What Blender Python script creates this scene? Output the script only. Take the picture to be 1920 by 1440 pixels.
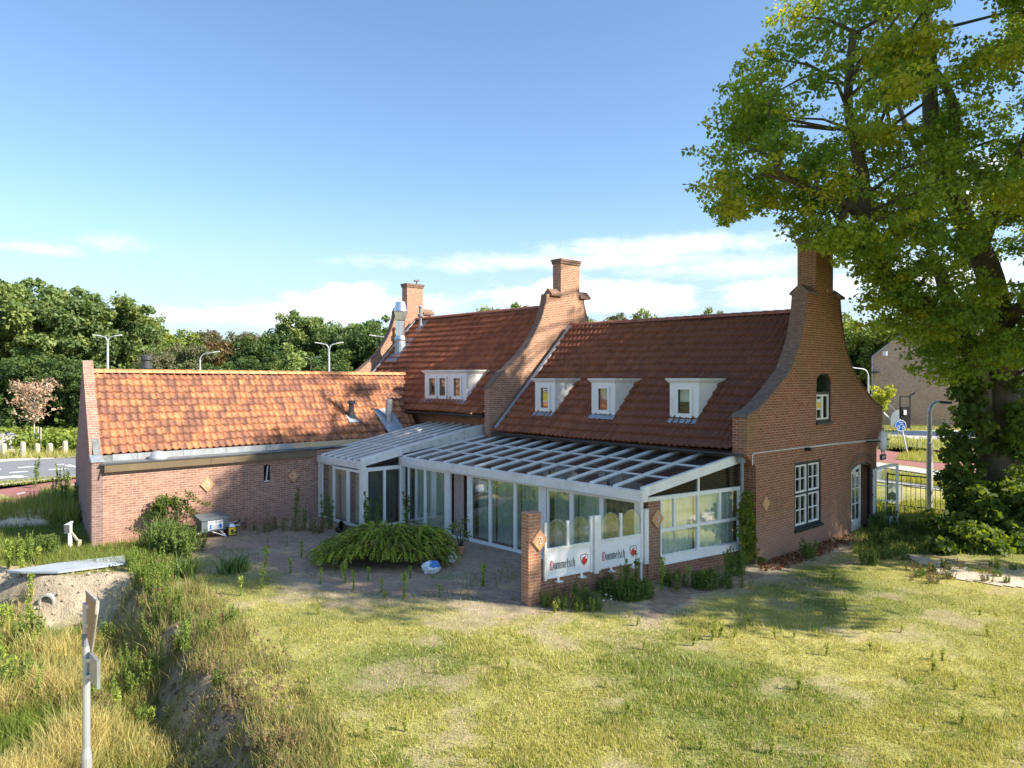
import bpy, math, random
import numpy as np
from mathutils import Vector, Matrix
from mathutils.geometry import tessellate_polygon
for o in list(bpy.data.objects): bpy.data.objects.remove(o)
sc = bpy.context.scene
COL = sc.collection
random.seed(7); np.random.seed(7)
R = math.radians
# ------------------------------------------------------------------ camera
cd = bpy.data.cameras.new("camera"); cam = bpy.data.objects.new("camera", cd); COL.objects.link(cam)
cam.location = (0, 0, 5.0); cam.rotation_euler = (R(90), 0, R(47.8))
cd.sensor_width = 36; cd.lens = 25.5; cd.shift_y = -0.0052; cd.clip_end = 3000; cd.clip_start = 0.1
sc.camera = cam
# ------------------------------------------------------------------ light
SUN_AZ, SUN_EL = 30.0, 36.0
sc.view_settings.view_transform = 'Standard'; sc.view_settings.look = 'None'
sc.view_settings.exposure = 1.08; sc.view_settings.gamma = 1.0
try: sc.view_settings.use_curve_mapping = False
except Exception: pass
sd = bpy.data.lights.new("sun", 'SUN'); sd.energy = 4.9; sd.angle = R(0.55); sd.color = (1.0, 0.90, 0.76)
sun = bpy.data.objects.new("sun", sd); COL.objects.link(sun)
sv = Vector((math.cos(R(SUN_EL))*math.cos(R(SUN_AZ)), math.cos(R(SUN_EL))*math.sin(R(SUN_AZ)), math.sin(R(SUN_EL))))
sun.rotation_euler = sv.to_track_quat('Z', 'Y').to_euler(); sun.location = (20, 20, 40)
# ------------------------------------------------------------------ world (sky with clouds by direction)
F_, HZ_, TH = 1360.0, 710.0, R(47.8)
fx, fy = -math.sin(TH), math.cos(TH); rx, ry = math.cos(TH), math.sin(TH)
w = bpy.data.worlds.new("World"); sc.world = w; w.use_nodes = True
nt = w.node_tree; nt.nodes.clear()
def N(t, kind, **kw):
    n = t.nodes.new(kind)
    for k, v in kw.items():
        if k.startswith('i_'): n.inputs[k[2:].replace('_', ' ')].default_value = v
        else: setattr(n, k, v)
    return n
def LK(t, a, b): t.links.new(a, b)
def M(t, op, a, b=None, c=None, clamp=False):
    n = t.nodes.new('ShaderNodeMath'); n.operation = op; n.use_clamp = clamp
    for i, v in enumerate((a, b, c)):
        if v is None: continue
        if hasattr(v, 'is_linked') or hasattr(v, 'links'): t.links.new(v, n.inputs[i])
        else: n.inputs[i].default_value = v
    return n.outputs[0]
def MIXC(t, fac, a, b, mode='MIX'):
    n = t.nodes.new('ShaderNodeMix'); n.data_type = 'RGBA'; n.blend_type = mode
    for s, v in ((n.inputs[0], fac), (n.inputs[6], a), (n.inputs[7], b)):
        if hasattr(v, 'links'): t.links.new(v, s)
        elif isinstance(v, (int, float)): s.default_value = v
        else: s.default_value = (*v, 1.0) if len(v) == 3 else v
    return n.outputs[2]
out = N(nt, 'ShaderNodeOutputWorld'); bg = N(nt, 'ShaderNodeBackground'); LK(nt, bg.outputs[0], out.inputs[0])
sky = N(nt, 'ShaderNodeTexSky'); sky.sky_type = 'NISHITA'; sky.sun_disc = False
sky.sun_elevation = R(SUN_EL); sky.sun_rotation = R(90-SUN_AZ); sky.altitude = 20; sky.air_density = 1.0; sky.dust_density = 0.6; sky.ozone_density = 1.6
tc = N(nt, 'ShaderNodeTexCoord'); sx = N(nt, 'ShaderNodeSeparateXYZ'); LK(nt, tc.outputs['Generated'], sx.inputs[0])
az = M(nt, 'ARCTAN2', sx.outputs[1], sx.outputs[0]); el = M(nt, 'ARCSINE', sx.outputs[2])
cmb = N(nt, 'ShaderNodeCombineXYZ'); LK(nt, az, cmb.inputs[0]); LK(nt, M(nt, 'MULTIPLY', el, 2.2), cmb.inputs[1])
n1 = N(nt, 'ShaderNodeTexNoise', i_Scale=9.0, i_Detail=8.0, i_Roughness=0.6); LK(nt, cmb.outputs[0], n1.inputs['Vector'])
n2 = N(nt, 'ShaderNodeTexNoise', i_Scale=26.0, i_Detail=7.0, i_Roughness=0.62); LK(nt, cmb.outputs[0], n2.inputs['Vector'])
nz = M(nt, 'ADD', M(nt, 'MULTIPLY', M(nt, 'SUBTRACT', n1.outputs[0], 0.5), 1.5), M(nt, 'MULTIPLY', M(nt, 'SUBTRACT', n2.outputs[0], 0.5), 1.2))
clouds0 = [(650, 562, 95, 34, 1.0), (560, 588, 190, 24, .8), (740, 572, 130, 24, .8), (1080, 552, 150, 36, 1.0), (1190, 556, 95, 34, 1.0), (1000, 572, 90, 22, .8),
          (1470, 552, 105, 34, .9), (1250, 462, 240, 24, .65), (1090, 492, 420, 20, .55), (205, 455, 55, 26, .35), (70, 466, 110, 13, .4), (1400, 500, 300, 24, .5),
          (1900, 330, 140, 60, .9), (330, 590, 200, 20, .5), (1750, 520, 200, 50, .8)]
clouds = [(a, b, c_*1.25, d_*1.2, e_) for (a, b, c_, d_, e_) in clouds0]
tot = None
for (cx, cy, cw, ch, dn) in clouds:
    a0 = R(137.8) - math.atan((cx-960)/F_); dd = math.hypot(F_, cx-960); e0 = math.atan((HZ_-cy)/dd)
    ww = cw/dd; hh = ch/dd
    da = M(nt, 'DIVIDE', M(nt, 'SUBTRACT', az, a0), ww); de = M(nt, 'DIVIDE', M(nt, 'SUBTRACT', el, e0), hh)
    dist = M(nt, 'SQRT', M(nt, 'ADD', M(nt, 'MULTIPLY', da, da), M(nt, 'MULTIPLY', de, de)))
    v = M(nt, 'ADD', M(nt, 'SUBTRACT', 1.0, dist), nz)
    sm = N(nt, 'ShaderNodeMapRange', interpolation_type='SMOOTHSTEP'); LK(nt, v, sm.inputs[0])
    sm.inputs[1].default_value = 0.0; sm.inputs[2].default_value = 0.9 if dn < .9 else .55; sm.inputs[4].default_value = dn
    tot = sm.outputs[0] if tot is None else M(nt, 'MAXIMUM', tot, sm.outputs[0])
# pale veil low on the sky
veil = N(nt, 'ShaderNodeMapRange', interpolation_type='SMOOTHSTEP'); LK(nt, el, veil.inputs[0])
veil.inputs[1].default_value = 0.26; veil.inputs[2].default_value = 0.02; veil.inputs[4].default_value = 0.72
skt = MIXC(nt, 1.0, sky.outputs[0], (.84, .955, 1.03), 'MULTIPLY')
c1 = MIXC(nt, veil.outputs[0], skt, (3.0, 3.45, 4.1))
c2 = MIXC(nt, tot, c1, (5.9, 5.95, 6.1))
LK(nt, c2, bg.inputs[0]); bg.inputs[1].default_value = 0.112
# ------------------------------------------------------------------ projection helpers (photo pixels -> real places)
def G(px, py, z=0.0):
    k = (px-960)/F_; dx, dy, dz = fx+rx*k, fy+ry*k, -(py-HZ_)/F_
    t = (z-5.0)/dz
    return (dx*t, dy*t, z)
def T(px, py, d):
    k = (px-960)/F_
    return Vector(((fx+rx*k)*d, (fy+ry*k)*d, 5.0-(py-HZ_)/F_*d))
def OX(X, px, py):
    k = (px-960)/F_; dx, dy, dz = fx+rx*k, fy+ry*k, -(py-HZ_)/F_
    t = X/dx; return Vector((X, dy*t, 5+dz*t))
def OY(Y, px, py):
    k = (px-960)/F_; dx, dy, dz = fx+rx*k, fy+ry*k, -(py-HZ_)/F_
    t = Y/dy; return Vector((dx*t, Y, 5+dz*t))
# ------------------------------------------------------------------ materials
MATS = {}
def newmat(name):
    m = bpy.data.materials.new(name); m.use_nodes = True; t = m.node_tree
    b = t.nodes['Principled BSDF']; MATS[name] = m
    return m, t, b
def col4(c): return (c[0], c[1], c[2], 1.0)
def simple(name, col, rough=0.6, metal=0.0, var=0.12, scale=6.0, dirt=None, bump=0.0, spec=0.5):
    m, t, b = newmat(name)
    tc = N(t, 'ShaderNodeTexCoord'); no = N(t, 'ShaderNodeTexNoise', i_Scale=scale, i_Detail=6.0, i_Roughness=0.65)
    LK(t, tc.outputs['Object'], no.inputs['Vector'])
    lo = tuple(max(0, c*(1-var)) for c in col); hi = tuple(c*(1+var) for c in col)
    mr = N(t, 'ShaderNodeMapRange'); LK(t, no.outputs[0], mr.inputs[0]); mr.inputs[1].default_value = .3; mr.inputs[2].default_value = .7
    c = MIXC(t, mr.outputs[0], lo, hi)
    if dirt:
        n2 = N(t, 'ShaderNodeTexNoise', i_Scale=dirt[1], i_Detail=8.0, i_Roughness=0.7); LK(t, tc.outputs['Object'], n2.inputs['Vector'])
        m2 = N(t, 'ShaderNodeMapRange'); LK(t, n2.outputs[0], m2.inputs[0]); m2.inputs[1].default_value = .5; m2.inputs[2].default_value = .75; m2.inputs[4].default_value = dirt[2]
        c = MIXC(t, m2.outputs[0], c, dirt[0])
    LK(t, c, b.inputs['Base Color']); b.inputs['Roughness'].default_value = rough; b.inputs['Metallic'].default_value = metal
    b.inputs['Specular IOR Level'].default_value = spec
    if bump:
        bp = N(t, 'ShaderNodeBump'); bp.inputs['Strength'].default_value = bump; bp.inputs['Distance'].default_value = 0.02
        LK(t, no.outputs[0], bp.inputs['Height']); LK(t, bp.outputs[0], b.inputs['Normal'])
    return m
def brickmat(name, ca, cb, mortar, stain=(0.2, 0.17, 0.1), stain_amt=0.35, bw=0.225, rh=0.072, ms=0.010, offs=0.5, dark=(.12, .07, .055), darkamt=.35, bandz=None):
    m, t, b = newmat(name)
    uv = N(t, 'ShaderNodeUVMap'); br = N(t, 'ShaderNodeTexBrick'); LK(t, uv.outputs[0], br.inputs['Vector'])
    br.offset = offs; br.inputs['Scale'].default_value = 1.0; br.inputs['Brick Width'].default_value = bw; br.inputs['Row Height'].default_value = rh
    br.inputs['Mortar Size'].default_value = ms; br.inputs['Mortar Smooth'].default_value = 0.2; br.inputs['Bias'].default_value = 0.0
    br.inputs['Color1'].default_value = col4(ca); br.inputs['Color2'].default_value = col4(cb); br.inputs['Mortar'].default_value = col4(mortar)
    tc = N(t, 'ShaderNodeTexCoord')
    n0 = N(t, 'ShaderNodeTexNoise', i_Scale=0.55, i_Detail=5.0, i_Roughness=0.6); LK(t, tc.outputs['Object'], n0.inputs['Vector'])
    n1 = N(t, 'ShaderNodeTexNoise', i_Scale=6.0, i_Detail=6.0, i_Roughness=0.7); LK(t, uv.outputs[0], n1.inputs['Vector'])
    # single darker bricks
    wn = N(t, 'ShaderNodeTexWhiteNoise', noise_dimensions='2D'); sp = N(t, 'ShaderNodeSeparateXYZ'); LK(t, uv.outputs[0], sp.inputs[0])
    row = M(t, 'FLOOR', M(t, 'DIVIDE', sp.outputs[1], rh)); colx = M(t, 'FLOOR', M(t, 'ADD', M(t, 'DIVIDE', sp.outputs[0], bw), M(t, 'MULTIPLY', M(t, 'FLOORED_MODULO', row, 2.0), 0.5)))
    cb2 = N(t, 'ShaderNodeCombineXYZ'); LK(t, colx, cb2.inputs[0]); LK(t, row, cb2.inputs[1]); LK(t, cb2.outputs[0], wn.inputs['Vector'])
    dk = M(t, 'MULTIPLY', M(t, 'POWER', wn.outputs[0], 3.0), darkamt); dk = M(t, 'MULTIPLY', dk, M(t, 'SUBTRACT', 1.0, br.outputs['Fac']))
    c = MIXC(t, dk, br.outputs['Color'], dark)
    mr = N(t, 'ShaderNodeMapRange'); LK(t, n0.outputs[0], mr.inputs[0]); mr.inputs[1].default_value = .48; mr.inputs[2].default_value = .72; mr.inputs[4].default_value = stain_amt
    c = MIXC(t, mr.outputs[0], c, stain)
    m3 = N(t, 'ShaderNodeMapRange'); LK(t, n1.outputs[0], m3.inputs[0]); m3.inputs[1].default_value = .25; m3.inputs[2].default_value = .75; m3.inputs[3].default_value = .72; m3.inputs[4].default_value = 1.25
    mm = N(t, 'ShaderNodeVectorMath', operation='SCALE'); LK(t, c, mm.inputs[0]); LK(t, m3.outputs[0], mm.inputs['Scale'])
    fin = mm.outputs[0]
    if bandz:   # efflorescence / damp near the ground
        so = N(t, 'ShaderNodeSeparateXYZ'); LK(t, tc.outputs['Object'], so.inputs[0])
        q = N(t, 'ShaderNodeMapRange'); LK(t, M(t, 'ADD', so.outputs[2], M(t, 'MULTIPLY', M(t, 'SUBTRACT', n0.outputs[0], .5), 1.6)), q.inputs[0])
        q.inputs[1].default_value = bandz[0]; q.inputs[2].default_value = bandz[1]; q.inputs[3].default_value = bandz[3]; q.inputs[4].default_value = 0
        fin = MIXC(t, q.outputs[0], fin, bandz[2])
    LK(t, fin, b.inputs['Base Color']); b.inputs['Roughness'].default_value = 0.88; b.inputs['Specular IOR Level'].default_value = .25
    bp = N(t, 'ShaderNodeBump'); bp.inputs['Strength'].default_value = 0.6; bp.inputs['Distance'].default_value = 0.012; bp.invert = True
    LK(t, br.outputs['Fac'], bp.inputs['Height']); LK(t, bp.outputs[0], b.inputs['Normal'])
    return m
def tilemat(name, stops, tw, gauge, stain, stain_amt, stain_scale=0.5, rough=0.75, grad=None, spec=.25, streak=(.5,.35)):
    """roof tile colour chosen per tile (uv in metres)"""
    m, t, b = newmat(name)
    uv = N(t, 'ShaderNodeUVMap'); sp = N(t, 'ShaderNodeSeparateXYZ'); LK(t, uv.outputs[0], sp.inputs[0])
    a = M(t, 'FLOOR', M(t, 'DIVIDE', sp.outputs[0], tw)); c_ = M(t, 'FLOOR', M(t, 'DIVIDE', sp.outputs[1], gauge))
    cb = N(t, 'ShaderNodeCombineXYZ'); LK(t, a, cb.inputs[0]); LK(t, c_, cb.inputs[1])
    wn = N(t, 'ShaderNodeTexWhiteNoise', noise_dimensions='2D'); LK(t, cb.outputs[0], wn.inputs['Vector'])
    n0 = N(t, 'ShaderNodeTexNoise', i_Scale=stain_scale, i_Detail=5.0, i_Roughness=0.65); LK(t, uv.outputs[0], n0.inputs['Vector'])
    n1 = N(t, 'ShaderNodeTexNoise', i_Scale=7.0, i_Detail=6.0, i_Roughness=0.7)
    mp = N(t, 'ShaderNodeMapping'); mp.inputs['Scale'].default_value = (1, .35, 1); LK(t, uv.outputs[0], mp.inputs[0]); LK(t, mp.outputs[0], n1.inputs['Vector'])
    n3 = N(t, 'ShaderNodeTexNoise', i_Scale=2.6, i_Detail=7.0, i_Roughness=0.7); mp3 = N(t, 'ShaderNodeMapping'); mp3.inputs['Scale'].default_value = (1.6, .8, 1); LK(t, uv.outputs[0], mp3.inputs[0]); LK(t, mp3.outputs[0], n3.inputs['Vector'])
    v = M(t, 'ADD', M(t, 'MULTIPLY', wn.outputs[0], 0.28), M(t, 'ADD', M(t, 'MULTIPLY', n0.outputs[0], 0.45), M(t, 'MULTIPLY', n3.outputs[0], .95))); v = M(t, 'SUBTRACT', v, .36, clamp=True)
    cr = N(t, 'ShaderNodeValToRGB'); LK(t, v, cr.inputs[0]); e = cr.color_ramp.elements
    while len(e) < len(stops): e.new(0.5)
    for i, (p, c) in enumerate(stops): e[i].position = p; e[i].color = col4(c)
    m1 = N(t, 'ShaderNodeMapRange'); LK(t, n1.outputs[0], m1.inputs[0]); m1.inputs[1].default_value = streak[0]; m1.inputs[2].default_value = .74; m1.inputs[4].default_value = stain_amt
    c = MIXC(t, m1.outputs[0], cr.outputs[0], stain)
    if grad:   # darker towards one end of the roof: (x0, x1, colour, amount) in object space
        tcn = N(t, 'ShaderNodeTexCoord'); so = N(t, 'ShaderNodeSeparateXYZ'); LK(t, tcn.outputs['Object'], so.inputs[0])
        q = N(t, 'ShaderNodeMapRange'); LK(t, M(t, 'ADD', so.outputs[0], M(t, 'MULTIPLY', M(t, 'SUBTRACT', n0.outputs[0], .5), 7.0)), q.inputs[0])
        q.inputs[1].default_value = grad[0]; q.inputs[2].default_value = grad[1]; q.inputs[4].default_value = grad[3]
        c = MIXC(t, M(t, 'MULTIPLY', q.outputs[0], M(t, 'ADD', .55, M(t, 'MULTIPLY', wn.outputs[0], .6)), clamp=True), c, grad[2])
    LK(t, c, b.inputs['Base Color']); b.inputs['Roughness'].default_value = rough; b.inputs['Specular IOR Level'].default_value = spec
    bp = N(t, 'ShaderNodeBump'); bp.inputs['Strength'].default_value = .35; bp.inputs['Distance'].default_value = .01; LK(t, n1.outputs[0], bp.inputs['Height']); LK(t, bp.outputs[0], b.inputs['Normal'])
    return m
def glassmat(name, tint=(.75, .82, .80), dirt=(.3, .3, .28), dirt_amt=0.1, refl=1.0, gain=.42):
    m, t, b = newmat(name); t.nodes.remove(b); o = [n for n in t.nodes if n.type == 'OUTPUT_MATERIAL'][0]
    tr = N(t, 'ShaderNodeBsdfTransparent'); tr.inputs[0].default_value = col4(tint)
    gl = N(t, 'ShaderNodeBsdfGlossy'); gl.inputs['Roughness'].default_value = 0.015; gl.inputs[0].default_value = (refl, refl, refl, 1)
    fr = N(t, 'ShaderNodeFresnel'); fr.inputs[0].default_value = 1.52
    tcn = N(t, 'ShaderNodeTexCoord'); no = N(t, 'ShaderNodeTexNoise', i_Scale=1.3, i_Detail=6.0, i_Roughness=.6); LK(t, tcn.outputs['Object'], no.inputs['Vector'])
    bp = N(t, 'ShaderNodeBump'); bp.inputs['Strength'].default_value = .06; bp.inputs['Distance'].default_value = .02; LK(t, no.outputs[0], bp.inputs['Height']); LK(t, bp.outputs[0], gl.inputs['Normal'])
    mx = N(t, 'ShaderNodeMixShader'); LK(t, M(t, 'MULTIPLY', fr.outputs[0], gain, clamp=True), mx.inputs[0]); LK(t, tr.outputs[0], mx.inputs[1]); LK(t, gl.outputs[0], mx.inputs[2])
    df = N(t, 'ShaderNodeBsdfDiffuse'); df.inputs[0].default_value = col4(dirt)
    m2 = N(t, 'ShaderNodeMixShader'); mr = N(t, 'ShaderNodeMapRange'); LK(t, no.outputs[0], mr.inputs[0]); mr.inputs[1].default_value = .35; mr.inputs[2].default_value = .7
    mr.inputs[3].default_value = dirt_amt*.4; mr.inputs[4].default_value = dirt_amt*1.6
    LK(t, mr.outputs[0], m2.inputs[0]); LK(t, mx.outputs[0], m2.inputs[1]); LK(t, df.outputs[0], m2.inputs[2]); LK(t, m2.outputs[0], o.inputs[0])
    return m
def leafmat(name, trans=0.4, rough=.55, tmul=(1.5, 1.55, .55)):
    m, t, b = newmat(name); o = [n for n in t.nodes if n.type == 'OUTPUT_MATERIAL'][0]
    at = N(t, 'ShaderNodeAttribute', attribute_name='Col')
    LK(t, at.outputs['Color'], b.inputs['Base Color']); b.inputs['Roughness'].default_value = rough; b.inputs['Specular IOR Level'].default_value = .3
    tl = N(t, 'ShaderNodeBsdfTranslucent'); c = MIXC(t, 1.0, at.outputs['Color'], tmul, 'MULTIPLY'); LK(t, c, tl.inputs[0])
    mx = N(t, 'ShaderNodeMixShader'); mx.inputs[0].default_value = trans; LK(t, b.outputs[0], mx.inputs[1]); LK(t, tl.outputs[0], mx.inputs[2]); LK(t, mx.outputs[0], o.inputs[0])
    return m
brickmat('brick_house', (.285, .082, .045), (.36, .125, .068), (.42, .30, .21), stain=(.20, .165, .055), stain_amt=.5, bandz=(0.5, 1.6, (.32, .22, .17), .5))
brickmat('brick_gable', (.36, .155, .09), (.44, .215, .13), (.52, .42, .32), stain=(.30, .2, .12), stain_amt=.25)
brickmat('brick_annex', (.32, .15, .105), (.41, .225, .165), (.49, .39, .31), stain=(.40, .26, .215), stain_amt=.55, ms=.008, dark=(.2, .09, .08), darkamt=.5, bandz=(-.2, 1.1, (.28, .15, .10), .35))
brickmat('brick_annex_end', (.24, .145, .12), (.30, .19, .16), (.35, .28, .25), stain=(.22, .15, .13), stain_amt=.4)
brickmat('brick_pier', (.40, .17, .095), (.46, .22, .13), (.45, .34, .25), stain=(.32, .2, .1), stain_amt=.3)
brickmat('brick_lowwall', (.30, .125, .075), (.36, .17, .10), (.36, .28, .21), stain=(.24, .17, .1), stain_amt=.45)
brickmat('brick_far', (.52, .33, .22), (.62, .42, .29), (.54, .43, .33), stain=(.3, .2, .15), stain_amt=.3)
brickmat('pavers', (.31, .215, .155), (.38, .28, .20), (.24, .18, .13), stain=(.44, .32, .20), stain_amt=.85, bw=.2, rh=.1, ms=.008, dark=(.2, .15, .12))
brickmat('coping_brick', (.21, .11, .07), (.29, .165, .11), (.22, .17, .13), stain=(.16, .15, .13), stain_amt=.6, bw=.10, rh=.08)
tilemat('tiles_annex', [(0.0, (.13, .065, .05)), (.40, (.23, .11, .075)), (.53, (.41, .17, .085)), (.68, (.56, .245, .11)), (1.0, (.72, .33, .13))], .226, .375, (.17, .085, .065), .85, .9, streak=(.48, .35))
tilemat('tiles_middle', [(0.0, (.13, .05, .033)), (.35, (.27, .088, .047)), (.6, (.40, .135, .062)), (1.0, (.56, .20, .085))], .21, .35, (.12, .05, .035), .45, .45)
tilemat('tiles_right', [(0.0, (.11, .045, .032)), (.35, (.24, .082, .046)), (.65, (.36, .125, .06)), (1.0, (.50, .18, .08))], .21, .35, (.33, .18, .13), .22, .4, grad=(-17.5, -9.5, (.085, .052, .042), .85))
simple('ridge_orange', (.60, .24, .09), .6, var=.3, scale=4); simple('ridge_red', (.34, .11, .06), .65, var=.35, scale=4)
simple('white_paint', (.80, .78, .73), .35, var=.05, scale=3, dirt=((.52, .50, .45), 1.2, .35))
simple('white_alu', (.82, .80, .76), .3, var=.04, scale=3, dirt=((.42, .41, .35), 2.4, .55))
simple('white_dirty', (.62, .62, .58), .6, var=.1, scale=5, dirt=((.22, .23, .20), 2.6, .7))
simple('lead', (.30, .34, .38), .5, var=.2, scale=7, metal=.1, dirt=((.5, .53, .56), 3, .6))
simple('zinc', (.42, .44, .46), .4, metal=.6, var=.2, scale=5)
simple('steel', (.72, .74, .76), .28, metal=.9, var=.08, scale=4)
simple('galv', (.62, .64, .66), .38, metal=.55, var=.06, scale=4)
simple('dark_grey', (.055, .06, .065), .55, var=.25, scale=6); simple('pipe_grey', (.22, .24, .26), .5, var=.2, scale=5)
simple('fascia_brown', (.17, .125, .075), .35, var=.12, scale=2.5, dirt=((.10, .075, .05), 1.1, .5))
simple('beige_board', (.60, .46, .28), .6, var=.1, scale=3); simple('bitumen', (.15, .165, .165), .8, var=.3, scale=3, dirt=((.30, .31, .27), 1.5, .6))
simple('gutter_dark', (.075, .068, .06), .6, var=.3, scale=6); simple('frame_dark', (.025, .035, .04), .35, var=.2)
simple('frame_green', (.02, .055, .045), .35, var=.2); simple('frame_white', (.83, .81, .76), .4, var=.04, scale=5)
simple('curtain_white', (.62, .63, .58), .9, var=.08); simple('curtain_green', (.60, .66, .58), .9, var=.15); simple('curtain_mint', (.86, .90, .82), .9, var=.06)
simple('curtain_beige', (.58, .55, .46), .9, var=.08); simple('curtain_pink', (.50, .38, .36), .9, var=.12); simple('curtain_dark', (.12, .125, .11), .9, var=.2)
simple('interior_dark', (.05, .04, .035), .9); simple('red_seat', (.45, .06, .03), .7); simple('interior_floor', (.12, .08, .06), .7)
simple('terracotta', (.58, .31, .16), .8, var=.15, scale=8); simple('emblem_pale', (.68, .58, .48), .8)
simple('yellow', (.85, .58, .03), .45, var=.06); simple('black', (.015, .015, .018), .5); simple('text_dark', (.03, .035, .045), .5); simple('text_red', (.62, .02, .025), .45)
simple('sign_white', (.82, .82, .82), .4, var=.02); simple('sign_blue', (.02, .17, .55), .4); simple('chest_grey', (.11, .14, .155), .4, var=.12, scale=3)
simple('wood', (.42, .24, .10), .75, var=.25, scale=9); simple('wood_grey', (.42, .38, .31), .85, var=.3, scale=9); simple('bark', (.105, .085, .06), .95, var=.4, scale=3.5, bump=.9, dirt=((.07, .08, .04), 2.0, .6))
simple('bark_far', (.12, .10, .075), .95, var=.3, scale=3)
simple('asphalt', (.20, .205, .22), .9, var=.10, scale=1.2, dirt=((.25, .255, .27), .25, .6), bump=.3); simple('cycle_red', (.30, .125, .105), .9, var=.12, scale=1.5, dirt=((.34, .17, .15), .4, .5))
simple('kerb', (.42, .40, .36), .85, var=.15, scale=3); simple('road_paint', (.78, .78, .76), .7, var=.08, scale=3); simple('pale_paving', (.50, .48, .46), .85, var=.15, scale=1.0)
simple('fence_green', (.02, .05, .04), .5); simple('bag_white', (.72, .74, .78), .35, var=.06, scale=6); simple('bag_blue', (.05, .22, .55), .35); simple('bag_red', (.5, .08, .05), .4)
simple('slab_grey', (.36, .41, .46), .55, var=.12, scale=2.5, dirt=((.45, .43, .38), 1.5, .6)); simple('dead_leaf', (.28, .12, .05), .9, var=.4, scale=12)
simple('sandy', (.55, .47, .38), .95, var=.18, scale=2.0, bump=.8, dirt=((.40, .31, .22), 3.0, .5)); simple('rock_sand', (.62, .50, .36), .95, var=.15, scale=4, bump=.6)
glassmat('glass', (.92, .96, .94), dirt_amt=.03); glassmat('glass_roof', (.62, .66, .66), dirt=(.16, .17, .16), dirt_amt=.16, gain=.8); glassmat('glass_dark', (.35, .42, .40), dirt_amt=.04)
glassmat('glass_clear', (.93, .97, .95), dirt=(.6, .6, .55), dirt_amt=.02)
leafmat('leaf', .5, tmul=(1.9, 1.8, .5)); leafmat('leaf_far', .3); leafmat('grass_leaf', .35, .6, (1.35, 1.35, .7)); leafmat('dry_leaf', .3, .8, (1.2, 1.1, 1.0))
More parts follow.
